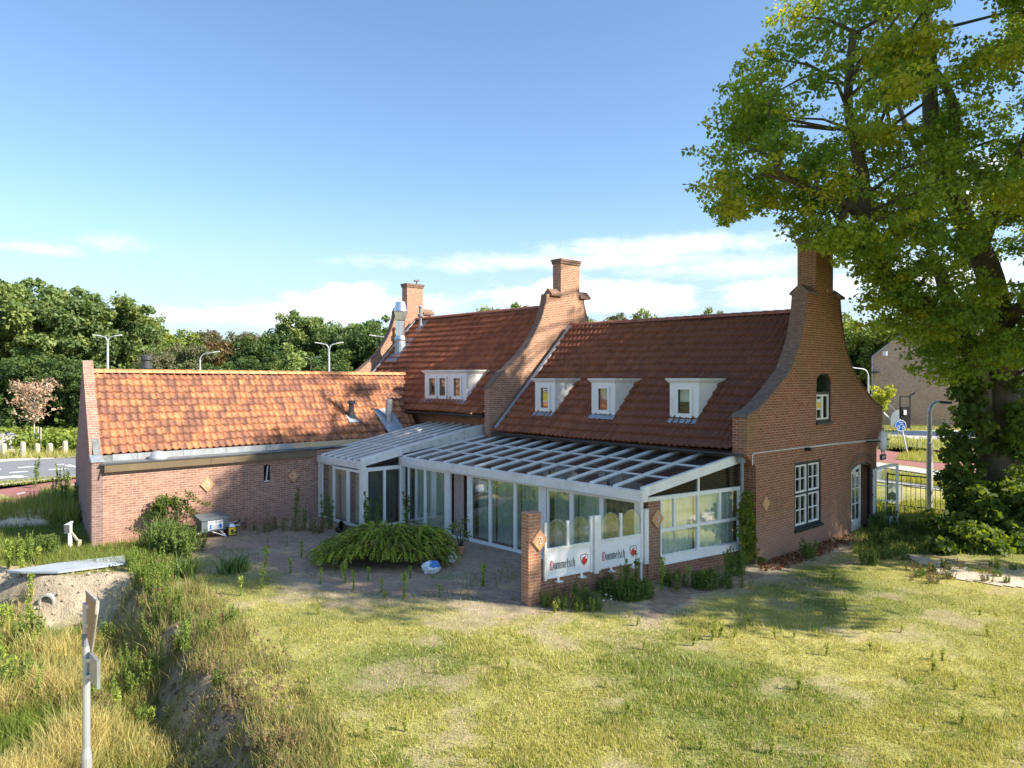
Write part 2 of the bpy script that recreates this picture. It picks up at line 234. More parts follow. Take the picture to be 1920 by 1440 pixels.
# ------------------------------------------------------------------ mesh building
class MB:
    def __init__(s): s.v = []; s.f = []; s.uv = None; s.mi = []; s.m = 0; s.mats = []
    def use(s, i): s.m = i; return s
    def add(s, vs, fs):
        o = len(s.v); s.v += [tuple(v) for v in vs]; s.f += [tuple(i+o for i in f) for f in fs]; s.mi += [s.m]*len(fs); return s
    def box(s, a, b):
        x0, x1 = sorted((a[0], b[0])); y0, y1 = sorted((a[1], b[1])); z0, z1 = sorted((a[2], b[2]))
        return s.add([(x0, y0, z0), (x1, y0, z0), (x1, y1, z0), (x0, y1, z0), (x0, y0, z1), (x1, y0, z1), (x1, y1, z1), (x0, y1, z1)],
                     [(0, 3, 2, 1), (4, 5, 6, 7), (0, 1, 5, 4), (1, 2, 6, 5), (2, 3, 7, 6), (3, 0, 4, 7)])
    def hexa(s, p):   # 8 points, bottom ring then top ring (ccw seen from above)
        return s.add(p, [(0, 3, 2, 1), (4, 5, 6, 7), (0, 1, 5, 4), (1, 2, 6, 5), (2, 3, 7, 6), (3, 0, 4, 7)])
    def bar(s, a, b, w, h, up=(0, 0, 1)):   # rectangular bar centred on the line a-b
        a, b = Vector(a), Vector(b); d = (b-a).normalized(); u = Vector(up); side = d.cross(u)
        if side.length < 1e-4: side = d.cross(Vector((1, 0, 0)))
        side.normalize(); u = side.cross(d).normalized(); sw, uh = side*w/2, u*h/2
        return s.hexa([a-sw-uh, a+sw-uh, b+sw-uh, b-sw-uh, a-sw+uh, a+sw+uh, b+sw+uh, b-sw+uh])
    def tube(s, pts, rad, n=8, cap=True):
        pts = [Vector(p) for p in pts]; k = len(pts)
        if not hasattr(rad, '__len__'): rad = [rad]*k
        base = len(s.v); prev = None
        for i, p in enumerate(pts):
            d = (pts[min(i+1, k-1)]-pts[max(i-1, 0)]).normalized()
            if prev is None:
                a = d.orthogonal().normalized()
            else:
                a = (prev-d*prev.dot(d)); a = a.normalized() if a.length > 1e-6 else d.orthogonal().normalized()
            prev = a; bb = d.cross(a)
            for j in range(n):
                t = 2*math.pi*j/n; s.v.append(tuple(p+(a*math.cos(t)+bb*math.sin(t))*rad[i]))
        for i in range(k-1):
            for j in range(n):
                s.f.append((base+i*n+j, base+i*n+(j+1) % n, base+(i+1)*n+(j+1) % n, base+(i+1)*n+j)); s.mi.append(s.m)
        if cap:
            s.f.append(tuple(base+j for j in reversed(range(n)))); s.mi.append(s.m)
            s.f.append(tuple(base+(k-1)*n+j for j in range(n))); s.mi.append(s.m)
        return s
    def lathe(s, c, prof, n=16):   # prof = [(r, z)...] about vertical axis
        return s.tube([(c[0], c[1], c[2]+z) for r_, z in prof], [max(r_, 1e-3) for r_, z in prof], n)
    def poly(s, pts): return s.add(pts, [tuple(range(len(pts)))])
    def slab(s, outer, holes, o, e1, e2, nrm, th):
        """polygon (2D loops) with holes, placed at origin o with axes e1,e2 and thickness th along -nrm"""
        o, e1, e2, nrm = Vector(o), Vector(e1), Vector(e2), Vector(nrm)
        loops = [outer]+list(holes); flat = [p for l in loops for p in l]
        tri = tessellate_polygon([[Vector((p[0], p[1], 0)) for p in l] for l in loops])
        P = [o+e1*p[0]+e2*p[1] for p in flat]; n = len(P); base = len(s.v)
        s.v += [tuple(p) for p in P]+[tuple(p-nrm*th) for p in P]
        for t in tri:
            a, b, c = (P[i] for i in t)
            if (b-a).cross(c-a).dot(nrm) < 0: t = (t[0], t[2], t[1])
            s.f.append(tuple(base+i for i in t)); s.f.append(tuple(base+n+i for i in reversed(t))); s.mi += [s.m, s.m]
        k = 0
        for l in loops:
            L = len(l)
            for i in range(L):
                a, b = base+k+i, base+k+(i+1) % L
                s.f.append((a, b, b+n, a+n)); s.mi.append(s.m)
            k += L
        return s
    def build(s, name, mat, parent=None, smooth=False, fixn=False, label=None):
        me = bpy.data.meshes.new(name); me.from_pydata(s.v, [], s.f)
        ms = mat if isinstance(mat, (list, tuple)) else [mat]
        for mm in ms: me.materials.append(MATS[mm] if isinstance(mm, str) else mm)
        if len(ms) > 1: me.polygons.foreach_set('material_index', s.mi)
        me.update()
        boxuv(me, s.uv)
        if smooth: me.polygons.foreach_set('use_smooth', [True]*len(me.polygons))
        o = bpy.data.objects.new(name, me); COL.objects.link(o)
        if parent is not None: attach(o, parent)
        if label: o['label'] = label
        return o
def boxuv(me, uvs=None):
    uvl = me.uv_layers.new(name='UVMap'); nl = len(me.loops)
    if nl == 0: return
    if uvs is not None:
        li = np.empty(nl, np.int32); me.loops.foreach_get('vertex_index', li)
        uvl.data.foreach_set('uv', np.asarray(uvs, np.float32)[li].ravel()); return
    co = np.empty(len(me.vertices)*3, np.float32); me.vertices.foreach_get('co', co); co = co.reshape(-1, 3)
    li = np.empty(nl, np.int32); me.loops.foreach_get('vertex_index', li)
    nf = len(me.polygons); nr = np.empty(nf*3, np.float32); me.polygons.foreach_get('normal', nr); nr = nr.reshape(-1, 3)
    lt = np.empty(nf, np.int32); me.polygons.foreach_get('loop_total', lt)
    ln = np.repeat(nr, lt, axis=0); p = co[li]; an = np.abs(ln)
    uv = np.empty((nl, 2), np.float32)
    topm = an[:, 2] > .75; xm = (~topm) & (an[:, 0] >= an[:, 1]); ym = (~topm) & (~xm)
    uv[topm] = p[topm][:, :2]; uv[xm] = p[xm][:, 1:3]; uv[ym] = p[ym][:, [0, 2]]
    uvl.data.foreach_set('uv', uv.ravel())
def root_loc(p):
    L = Vector((0, 0, 0))
    while p is not None: L += p.location; p = p.parent
    return L
def attach(o, parent):   # meshes are modelled in world coordinates, so undo the parent's offset
    o.parent = parent; o.location = -root_loc(parent)
def tag(o, label, cat, group=None, kind=None):
    if label: o['label'] = label
    if cat: o['category'] = cat
    if group: o['group'] = group
    if kind: o['kind'] = kind
    return o
def thing(name, label, cat, loc=(0, 0, 0), group=None):
    o = bpy.data.objects.new(name, None); COL.objects.link(o); o.location = loc; o.empty_display_size = .3
    return tag(o, label, cat, group)
def struct(o): o['kind'] = 'structure'; return o
def copy_tree(o, parent=None):
    c = o.copy(); COL.objects.link(c)
    if parent is not None: c.parent = parent
    for ch in list(o.children): copy_tree(ch, c)
    return c
def npmesh(name, V, Fq, mat, parent=None, col=None, smooth=False):
    """V (n,3), Fq (m,k) equal-size faces, col (n,3) point colours"""
    V = np.asarray(V, np.float32); Fq = np.asarray(Fq, np.int32); k = Fq.shape[1]; m = len(Fq)
    me = bpy.data.meshes.new(name); me.vertices.add(len(V)); me.vertices.foreach_set('co', V.ravel())
    me.loops.add(m*k); me.loops.foreach_set('vertex_index', Fq.ravel())
    me.polygons.add(m); me.polygons.foreach_set('loop_start', np.arange(0, m*k, k, dtype=np.int32)); me.polygons.foreach_set('loop_total', np.full(m, k, np.int32))
    if smooth: me.polygons.foreach_set('use_smooth', np.ones(m, bool))
    me.update(calc_edges=True)
    me.materials.append(MATS[mat])
    if col is not None:
        a = me.color_attributes.new(name='Col', type='FLOAT_COLOR', domain='POINT')
        a.data.foreach_set('color', np.concatenate([np.asarray(col, np.float32), np.ones((len(V), 1), np.float32)], 1).ravel())
    o = bpy.data.objects.new(name, me); COL.objects.link(o)
    if parent is not None: attach(o, parent)
    return o
def curtain(a, b, z0, z1, amp=.03, per=.16, n=None):
    a, b = Vector((a[0], a[1], 0)), Vector((b[0], b[1], 0)); L = (b-a).length; d = (b-a)/L; nn = Vector((-d.y, d.x, 0))
    n = n or max(6, int(L/per*6)); m = MB(); vs = []; ph = random.random()*6
    for i in range(n+1):
        t = L*i/n; q = a+d*t+nn*(math.sin(t/per*2*math.pi+ph+math.sin(t*5+ph)*.8)*amp)
        vs += [(q.x, q.y, z0), (q.x, q.y, z1)]
    m.add(vs, [(2*i, 2*i+2, 2*i+3, 2*i+1) for i in range(n)]); return m
# ------------------------------------------------------------------ terrain
_rg = np.random.RandomState(3).rand(256, 256).astype(np.float32)
def vnoise(x, y, s):
    x = np.asarray(x)/s+1000.0; y = np.asarray(y)/s+1000.0; xi = np.floor(x).astype(int); yi = np.floor(y).astype(int); u = x-xi; v = y-yi
    u = u*u*(3-2*u); v = v*v*(3-2*v); g = lambda a, b: _rg[a % 256, b % 256]
    return (g(xi, yi)*(1-u)+g(xi+1, yi)*u)*(1-v)+(g(xi, yi+1)*(1-u)+g(xi+1, yi+1)*u)*v
def fbm(x, y, s, o=4):
    r = 0; a = .5; t = 0
    for i in range(o): r = r+a*vnoise(x, y, s/2**i); t += a; a *= .55
    return r/t
def inpoly(x, y, P):
    x = np.asarray(x); y = np.asarray(y); c = np.zeros(x.shape, bool); n = len(P)
    for i in range(n):
        x0, y0 = P[i][:2]; x1, y1 = P[(i+1) % n][:2]
        if y0 == y1: continue
        m = ((y0 > y) != (y1 > y)) & (x < (x1-x0)*(y-y0)/(y1-y0)+x0); c ^= m
    return c
def segdist(x, y, P, closed=True):
    d = np.full(np.shape(x), 1e9); n = len(P)
    for i in range(n if closed else n-1):
        ax, ay = P[i][:2]; bx, by = P[(i+1) % n][:2]; dx, dy = bx-ax, by-ay
        t = np.clip(((x-ax)*dx+(y-ay)*dy)/(dx*dx+dy*dy+1e-9), 0, 1); d = np.minimum(d, np.hypot(x-ax-dx*t, y-ay-dy*t))
    return d
LOWP = [G(-300, 1062), G(20, 1064), G(120, 1080), G(235, 1072), G(300, 1120), G(340, 1160), G(380, 1215), G(435, 1275), G(492, 1352), G(520, 1400), G(548, 1450), (-7.2, 2.6, 0), (-5.5, -6, 0), (-45, -25, 0), (-60, -8, 0)]
LOWE = LOWP[:12]
def height(x, y):
    x = np.asarray(x, float); y = np.asarray(y, float)
    ins = inpoly(x, y, LOWP); d = segdist(x, y, LOWE, False)+(fbm(x, y, 1.2)-.5)*.35
    s = np.where(ins, np.clip(d/.95, 0, 1), 0); s = s*s*(3-2*s)
    lawn = np.clip((segdist(x, y, LOWE, False)-.3)/2, 0, 1)*.05*(fbm(x, y, 2.2)-.5)
    near = (x > -40) & (y < 40)
    return -1.0*s+np.where(near, lawn, 0)+(s > .02)*((fbm(x, y, .9)-.5)*.35+(fbm(x, y, .33, 3)-.5)*.22)
PATIO = [G(372, 1036), G(470, 1050), G(560, 1078), G(640, 1108), G(760, 1122), G(900, 1126), G(985, 1140), (-11.45, 11.0), (-10.95, 14.9), (-10.7, 17.9), (-24.15, 17.9), (-24.15, 8.0)]
PATH = [G(1215, 1170), G(1300, 1120), G(1420, 1085), G(1600, 1022), G(1700, 985), G(1640, 978), G(1596, 1004), G(1425, 1062), G(1300, 1085), G(1225, 1110)]
BUILT = [[(-24.2, 5.2), (-32.2, 6.4), (-32, 26), (-10, 26), (-10, 18.1), (-10.6, 17.8), (-10.95, 14.9), (-10.95, 14.0), (-21.17, 14.0), (-21.17, 12.5), (-24.2, 12.5)]]
def axis_coords(a, b, fa, fb, step, grow):
    c = list(np.arange(fa, fb+1e-6, step)); s = step
    while c[-1] < b: s *= grow; c.append(c[-1]+s)
    s = step; lo = [fa]
    while lo[-1] > a: s *= grow; lo.append(lo[-1]-s)
    return np.array(list(reversed(lo[1:]))+c)
xs = axis_coords(-900, 500, -29, 3, .16, 1.12); ys = axis_coords(-300, 1200, 0, 33, .16, 1.12)
gx, gy = np.meshgrid(xs, ys, indexing='ij'); gz = height(gx, gy)
nx_, ny_ = gx.shape; idx = np.arange(nx_*ny_).reshape(nx_, ny_)
Fg = np.stack([idx[:-1, :-1], idx[1:, :-1], idx[1:, 1:], idx[:-1, 1:]], -1).reshape(-1, 4)
X, Y, Z = gx.ravel(), gy.ravel(), gz.ravel()
nA = fbm(X, Y, 3.5); nB = fbm(X+50, Y, .9)
soil = np.array([.42, .34, .21]); straw = np.array([.46, .42, .14]); green = np.array([.17, .21, .06]); dark = np.array([.12, .13, .05]); sand = np.array([.50, .40, .28])
t = np.clip((nA-.3)/.4, 0, 1)[:, None]; gc = straw*t+green*(1-t)
t = np.clip((nB-.55)/.15, 0, 1)[:, None]; gc = gc*(1-t*.7)+soil*t*.7
inP = inpoly(X, Y, PATIO); dP = segdist(X, Y, PATIO); m = np.clip(np.where(inP, 1, 1-dP/1.3)+(nB-.5)*1.2, 0, 1)[:, None]; gc = gc*(1-m)+sand*.85*m
inP = inpoly(X, Y, PATH); dP = segdist(X, Y, PATH); m = np.clip(np.where(inP, 1, 1-dP/.5)+(nB-.5)*1.0, 0, 1)[:, None]; gc = gc*(1-m)+sand*m
dl = segdist(X, Y, LOWE, False); inl = inpoly(X, Y, LOWP); m = np.clip(np.where(inl, 1.35-dl/1.0, .75-dl/.5)+(nB-.5), 0, 1)[:, None]; bk = np.where((X < -19.2)[:, None], np.array([[.50, .41, .30]]), np.array([[.33, .25, .17]]))*(.75+.5*fbm(X, Y+3, .5, 3))[:, None]; gc = gc*(1-m)+bk*m
m = ((inl) & (dl > 1.2))[:, None]*.6; gc = gc*(1-m)+np.array([.36, .29, .15])*m
gnd = npmesh('ground', np.stack([X, Y, Z], 1), Fg, 'leaf', None, gc, smooth=True); struct(gnd)
m_, t_, b_ = newmat('ground_mat'); at = N(t_, 'ShaderNodeAttribute', attribute_name='Col'); tcn = N(t_, 'ShaderNodeTexCoord')
na = N(t_, 'ShaderNodeTexNoise', i_Scale=3.0, i_Detail=9.0, i_Roughness=.7); nb = N(t_, 'ShaderNodeTexNoise', i_Scale=22.0, i_Detail=5.0, i_Roughness=.7)
LK(t_, tcn.outputs['Object'], na.inputs['Vector']); LK(t_, tcn.outputs['Object'], nb.inputs['Vector'])
mr = N(t_, 'ShaderNodeMapRange'); LK(t_, M(t_, 'ADD', M(t_, 'MULTIPLY', na.outputs[0], .6), M(t_, 'MULTIPLY', nb.outputs[0], .4)), mr.inputs[0]); mr.inputs[1].default_value = .32; mr.inputs[2].default_value = .68; mr.inputs[3].default_value = .55; mr.inputs[4].default_value = 1.3
vm = N(t_, 'ShaderNodeVectorMath', operation='SCALE'); LK(t_, at.outputs['Color'], vm.inputs[0]); LK(t_, mr.outputs[0], vm.inputs['Scale']); LK(t_, vm.outputs[0], b_.inputs['Base Color'])
b_.inputs['Roughness'].default_value = .95; b_.inputs['Specular IOR Level'].default_value = .1
bp = N(t_, 'ShaderNodeBump'); bp.inputs['Strength'].default_value = .9; bp.inputs['Distance'].default_value = .05; LK(t_, mr.outputs[0], bp.inputs['Height']); LK(t_, bp.outputs[0], b_.inputs['Normal'])
gnd.data.materials[0] = MATS['ground_mat']
# patio of brick pavers, ragged at its lawn edge
def sheet(name, poly, mat, z, step=.12, rag=.5, gap=.62):
    P = np.array([p[:2] for p in poly]); a = np.arange(P[:, 0].min(), P[:, 0].max(), step); b = np.arange(P[:, 1].min(), P[:, 1].max(), step)
    gx, gy = np.meshgrid(a, b, indexing='ij'); n0, n1 = gx.shape; V = np.stack([gx.ravel(), gy.ravel(), height(gx, gy).ravel()+z], 1)
    id_ = np.arange(n0*n1).reshape(n0, n1); Fc = np.stack([id_[:-1, :-1], id_[1:, :-1], id_[1:, 1:], id_[:-1, 1:]], -1).reshape(-1, 4)
    cx, cy = gx[:-1, :-1].ravel()+step/2, gy[:-1, :-1].ravel()+step/2; d = segdist(cx, cy, poly); k = inpoly(cx, cy, poly) & (d+(fbm(cx, cy, .7)-.6)*2*rag > 0) & (fbm(cx+9, cy, 1.6) < gap)
    Fc = Fc[k]; u, inv = np.unique(Fc, return_inverse=True); o = npmesh(name, V[u], inv.reshape(-1, 4), mat); boxuv(o.data); struct(o); return o
sheet('patio', PATIO, 'pavers', .006, gap=.68)
sheet('garden_path', PATH, 'pavers', .006, rag=.35, gap=.62)
# ------------------------------------------------------------------ roads
def flat(name, pts, mat, z, kind=True, sub=None):
    m = MB(); m.poly([(p[0], p[1], z) for p in pts]); o = m.build(name, mat)
    if o.data.polygons[0].normal.z < 0: o.data.flip_normals()
    if kind: struct(o)
    return o
def ext(p, q, k):   # point on line p-q, parameter k
    return (p[0]+(q[0]-p[0])*k, p[1]+(q[1]-p[1])*k)
def strip(name, near, far, k0, k1, mat, z, thick=0):
    (a, b), (c, d) = near, far; P = [ext(a, b, k0), ext(a, b, k1), ext(c, d, k1), ext(c, d, k0)]
    if thick:
        m = MB(); area = sum(P[i][0]*P[(i+1) % 4][1]-P[(i+1) % 4][0]*P[i][1] for i in range(4))
        if area < 0: P = P[::-1]
        m.hexa([(*p, z) for p in P]+[(*p, z+thick) for p in P]); o = m.build(name, mat); struct(o); return o
    return flat(name, P, mat, z)
rkA, rkB = G(0, 909), G(143, 893); rtA, rtB = G(0, 866), G(143, 857)
strip('road', (rkA, rkB), (rtA, rtB), -6, 9, 'asphalt', .012)
def off(p, q, dist):   # shift the line p-q sideways towards -x
    d = Vector((q[0]-p[0], q[1]-p[1])).normalized(); n = Vector((-d.y, d.x)); n = n if n.x < 0 else -n
    return (p[0]+n.x*dist, p[1]+n.y*dist), (q[0]+n.x*dist, q[1]+n.y*dist)
k1 = off(rkA, rkB, -.18); strip('kerb', k1, (rkA, rkB), -6, 9, 'kerb', .0, .05)
k2 = off(rtA, rtB, .18); strip('kerb', (rtA, rtB), k2, -6, 9, 'kerb', .0, .05)
pv = off(rtA, rtB, 1.6); strip('pavement', k2, pv, -6, .6, 'pale_paving', .014)
cpA, cpB = G(0, 918), G(143, 898); strip('cycle_path', (G(0, 985), G(143, 914)), (cpA, cpB), -5, 3.2, 'cycle_red', .010)
def mark(pts, nm='road_marking', z=.020): return flat(nm, [G(*p, z) for p in pts], 'road_paint', z)
for p in ([(17, 885.3), (51, 883), (53.5, 884.2), (18, 887)], [(33, 876.2), (63, 874), (64, 875.2), (34, 877.6)], [(91, 879.6), (127, 878), (128.5, 879.4), (92, 881.4)],
          [(104, 870.4), (120, 870), (121, 871), (104, 871.4)], [(-60, 881), (2, 879), (2, 880.5), (-60, 883)], [(-200, 905), (24, 892.2), (26, 891), (35, 891.2), (54, 893.8), (32, 896), (26, 895), (-200, 915)],
          [(120, 872.5), (132, 871), (143, 874.4), (143, 875.8), (128, 874.6)], [(32, 925.6), (47, 922.8), (48, 923.8), (33, 927)], [(134, 908.2), (143, 906.8), (143, 908), (134, 909.6)]):
    mark(p)
# road on the right, running past the house
wA, wB = G(1650, 876), G(1920, 916); nA_, nB_ = G(1662, 904), G(1891, 936)
strip('road', (nA_, nB_), (wA, wB), -9, 6, 'asphalt', .012)
strip('kerb', (G(1662, 907), G(1891, 939)), (nA_, nB_), -9, 6, 'kerb', .0, .05)
strip('pavement', (wA, wB), (G(1650, 868.5), G(1920, 905)), -9, 6, 'pale_paving', .02)
strip('cycle_path', (G(1650, 866), G(1920, 902)), (G(1650, 843), G(1920, 884)), -9, 6, 'cycle_red', .010)
flat('pavement', [G(1640, 812), G(1700, 808), G(1860, 806), G(1980, 812), G(1900, 826), G(1720, 824)], 'pale_paving', .012)
mark([(1722, 893.5), (1733, 894.2), (1756, 899), (1744, 898.4)])
V0 = G(1655, 884), G(1755, 900), G(1809, 918), G(1815, 924), G(1755, 912), G(1655, 899)
flat('verge', V0, 'ground_mat', .03); 
flat('verge', [G(1680, 862), G(1690, 852), G(1730, 848), G(1775, 856), G(1790, 868), G(1740, 868)], 'ground_mat', .03)
for o in list(bpy.data.objects):
    if o.name.startswith('verge'):
        a = o.data.color_attributes.new(name='Col', type='FLOAT_COLOR', domain='POINT'); a.data.foreach_set('color', [.30, .30, .10, 1]*len(o.data.vertices))

sheet('gravel_strip', [G(1690, 1038), G(1760, 1050), G(1850, 1062), G(1990, 1075), G(1990, 1098), G(1900, 1102), G(1800, 1088), G(1740, 1072)], 'sandy', .02, rag=.4, gap=.7)
# ------------------------------------------------------------------ roof tiles (real pantile relief)
def tiled_slope(e0, e1, r0, r1, tw, gauge, amp=.05, lift=.055, sub=8, crop=None, seed=1):
    e0, e1, r0, r1 = (Vector(p) for p in (e0, e1, r0, r1)); rs = np.random.RandomState(seed)
    W = ((e1-e0).length+(r1-r0).length)/2; H = ((r0-e0).length+(r1-e1).length)/2
    nu = max(1, round(W/tw)); nv = max(1, round(H/gauge)); tw2, g2 = W/nu, H/nv
    us = np.linspace(0, 1, nu*sub+1); nrm = (e1-e0).cross(r0-e0).normalized()
    if nrm.z < 0: nrm = -nrm
    E0, E1, R0, R1 = (np.array(p) for p in (e0, e1, r0, r1)); nn = np.array(nrm)
    ph = (us*nu) % 1.0; prof = amp*(np.where(ph < .62, -.35*np.sin(ph/.62*np.pi), np.sin((ph-.62)/.38*np.pi)))
    rows = []; uvr = []
    tid = np.minimum((us*nu).astype(int), nu-1)
    for j in range(nv):
        jit = rs.normal(0, .0045, nu)[tid]; jv = rs.normal(0, .012, nu)[tid]
        for (vv, lf, uvv) in ((j-(.10 if j else 0), lift, j+.02), (j+.5, lift*.5, j+.5), (j+1.0, .0, j+.98)):
            v = vv/nv; q = (E0[None]*(1-us)[:, None]+E1[None]*us[:, None])*(1-v)+(R0[None]*(1-us)[:, None]+R1[None]*us[:, None])*v
            if lf == lift: q = q+(R0-E0)[None]/nv*jv[:, None]*.6
            sag = .022*np.sin(us*W*.55+j*.35+seed)+.014*np.sin(us*W*1.7-j*.6+seed*2)
            rows.append(q+nn[None]*(prof+lf+jit+sag)[:, None]); uvr.append(np.stack([us*nu*tw, np.full_like(us, uvv*gauge)], 1))
    # small riser at the eave
    rows.insert(0, rows[0]-nn[None]*.05); uvr.insert(0, uvr[0].copy())
    V = np.concatenate(rows); UV = np.concatenate(uvr); n = len(us); k = len(rows); I = np.arange(n*k).reshape(k, n)
    Fc = np.stack([I[:-1, :-1], I[:-1, 1:], I[1:, 1:], I[1:, :-1]], -1).reshape(-1, 4)
    if (Vector(V[Fc[n*2][1]])-Vector(V[Fc[n*2][0]])).cross(Vector(V[Fc[n*2][3]])-Vector(V[Fc[n*2][0]])).dot(nrm) < 0: Fc = Fc[:, ::-1]
    if crop is not None: Fc = Fc[crop(V[Fc].mean(1))]
    return V, Fc, UV
def roof_part(name, mat, parent, **k):
    V, Fc, UV = tiled_slope(**k); o = npmesh(name, V, Fc, mat, parent); boxuv(o.data, UV); return o
def ridge_tiles(name, a, b, mat, parent, r=.12, L=.38):
    a, b = Vector(a), Vector(b); n = max(1, round((b-a).length/L)); m = MB(); d = (b-a)/n; side = Vector((-d.y, d.x, 0)).normalized()
    for i in range(n):
        p, q = a+d*i, a+d*(i+1.06)
        for (s0, c0, rr) in ((p, 0, r*1.0), ):
            ring = lambda c, rr: [c+side*math.cos(t)*rr*1.15+Vector((0, 0, math.sin(t)*rr)) for t in [math.pi*k/6 for k in range(7)]]
            A = ring(p-Vector((0, 0, .03)), r*1.08); B = ring(q-Vector((0, 0, .03)), r*.96); C = ring(p+d*.12-Vector((0, 0, .03)), r*1.12)
            m.add(A+C+B, [(k, k+1, k+8, k+7) for k in range(6)]+[(7+k, 8+k, 15+k, 14+k) for k in range(6)]+[tuple(range(6, -1, -1)), tuple(range(14, 21))])
    return m.build(name, mat, parent, smooth=False)
def framed(m, P, w, h, bw, dep, nm=1):
    """rectangular frame of four bars: P(u,v,d)->point, u 0..w, v 0..h; d outwards"""
    for (a, b, c, d_) in ((0, 0, w, bw), (0, h-bw, w, h), (0, bw, bw, h-bw), (w-bw, bw, w, h-bw)):
        pts = [P(a, b, 0), P(c, b, 0), P(c, b, dep), P(a, b, dep), P(a, d_, 0), P(c, d_, 0), P(c, d_, dep), P(a, d_, dep)]
        m.add(pts, [(0, 3, 2, 1), (4, 5, 6, 7), (0, 1, 5, 4), (1, 2, 6, 5), (2, 3, 7, 6), (3, 0, 4, 7)])
    return m
def pbox(m, P, u0, u1, v0, v1, d0, d1):
    pts = [P(u0, v0, d0), P(u1, v0, d0), P(u1, v0, d1), P(u0, v0, d1), P(u0, v1, d0), P(u1, v1, d0), P(u1, v1, d1), P(u0, v1, d1)]
    m.add(pts, [(0, 3, 2, 1), (4, 5, 6, 7), (0, 1, 5, 4), (1, 2, 6, 5), (2, 3, 7, 6), (3, 0, 4, 7)]); return m
def planeP(o, du, dn, dv=(0, 0, 1)):
    o, du, dn, dv = Vector(o), Vector(du).normalized(), Vector(dn).normalized(), Vector(dv)
    return lambda u, v, d: o+du*u+dv*v+dn*d
# ================================================================== THE BRICK HOUSE (middle and right blocks)
house = thing('brick_house', 'old brick house with dark red roofs, white dormers and curved gables topped by chimneys', 'house', (-15.5, 21.8, 0))
GX = [(-10.05, .42, 22.0), (-20.6, .30, 21.65), (-31.5, .30, 21.6)]     # outer plane X, thickness, centre Y
def gable_outline(cy, low, curve, capz, top_hw):
    """half profile mirrored about cy"""
    L = [(y-cy, z) for y, z in curve]; return L
halfR = [(4.02, 0), (4.02, 2.62), (4.15, 2.72), (4.5, 2.95), (4.5, 3.95), (4.42, 4.03), (3.95, 4.14), (3.5, 4.36), (3.05, 4.62), (2.65, 4.87), (2.3, 5.1), (2.05, 5.3), (1.78, 5.68), (1.55, 6.03), (1.4, 6.35), (1.26, 6.75), (1.16, 7.15), (1.10, 7.55)]
halfM = [(4.05, 0), (4.05, 2.85), (4.1, 2.95), (4.1, 4.62), (4.0, 4.75), (3.5, 5.2), (3.1, 5.45), (2.65, 5.8), (2.2, 6.18), (1.85, 6.6), (1.6, 6.98), (1.37, 7.35), (1.2, 7.8), (1.1, 8.1), (1.05, 8.4)]
def mirror(cy, half): return [(cy-a, z) for a, z in half]+[(cy+a, z) for a, z in reversed(half)]
def arch(c, hw, z0, z1, rise, n=8):
    return [(c-hw, z0), (c+hw, z0), (c+hw, z1)]+[(c+hw*math.cos(math.pi*(i/n)), z1+rise*math.sin(math.pi*(i/n))) for i in range(1, n)]+[(c-hw, z1)]
WIN = [(20.14, .62), (21.83, .62), (21.83, 2.56), (20.14, 2.56)]
UPW = arch(22.02, .5, 3.68, 4.92, .26)
DOOR = arch(24.82, .82, 0.0, 1.98, .22)
gw = MB()
gw.slab(mirror(22.0, halfR), [WIN, UPW, [(p[0], p[1]+.012) for p in DOOR]], (GX[0][0], 0, 0), (0, 1, 0), (0, 0, 1), (1, 0, 0), GX[0][1]); gR = gw.build('gable_wall', 'brick_house', house)
gw = MB(); gw.slab(mirror(21.65, halfM), [], (GX[1][0], 0, 0), (0, 1, 0), (0, 0, 1), (1, 0, 0), GX[1][1]); gM = gw.build('gable_wall', 'brick_gable', house)
gw = MB(); gw.slab(mirror(21.6, halfM), [], (GX[2][0], 0, 0), (0, 1, 0), (0, 0, 1), (1, 0, 0), GX[2][1]); gL = gw.build('gable_wall', 'brick_gable', house)
def coping(cy, half, X, th, par, mat='coping_brick', ov=.02):
    """brick-on-edge course capping the curve on both sides"""
    for s in (-1, 1):
        m = MB()
        pts = [(cy+s*a, z) for a, z in half[4 if half is halfR else 3:]]
        for i in range(len(pts)-1):
            (y0, z0), (y1, z1) = pts[i], pts[i+1]; d = Vector((y1-y0, z1-z0)); n = Vector((-d.y, d.x)).normalized()*(.05); 
            if n.x*s < 0: n = -n
            q = [(X+ov, y0, z0), (X+ov, y1, z1), (X+ov, y1+n.x, z1+n.y), (X+ov, y0+n.x, z0+n.y)]
            q2 = [(X-th-ov, *p[1:]) for p in q]
            m.add(q+q2, [(0, 1, 2, 3), (7, 6, 5, 4), (3, 2, 6, 7), (0, 3, 7, 4), (1, 5, 6, 2)])
        m.build('coping', mat, par)
coping(22.0, halfR, *GX[0][:2], gR); coping(21.65, halfM, *GX[1][:2], gM, ov=.012); coping(21.6, halfM, *GX[2][:2], gL, ov=.012)
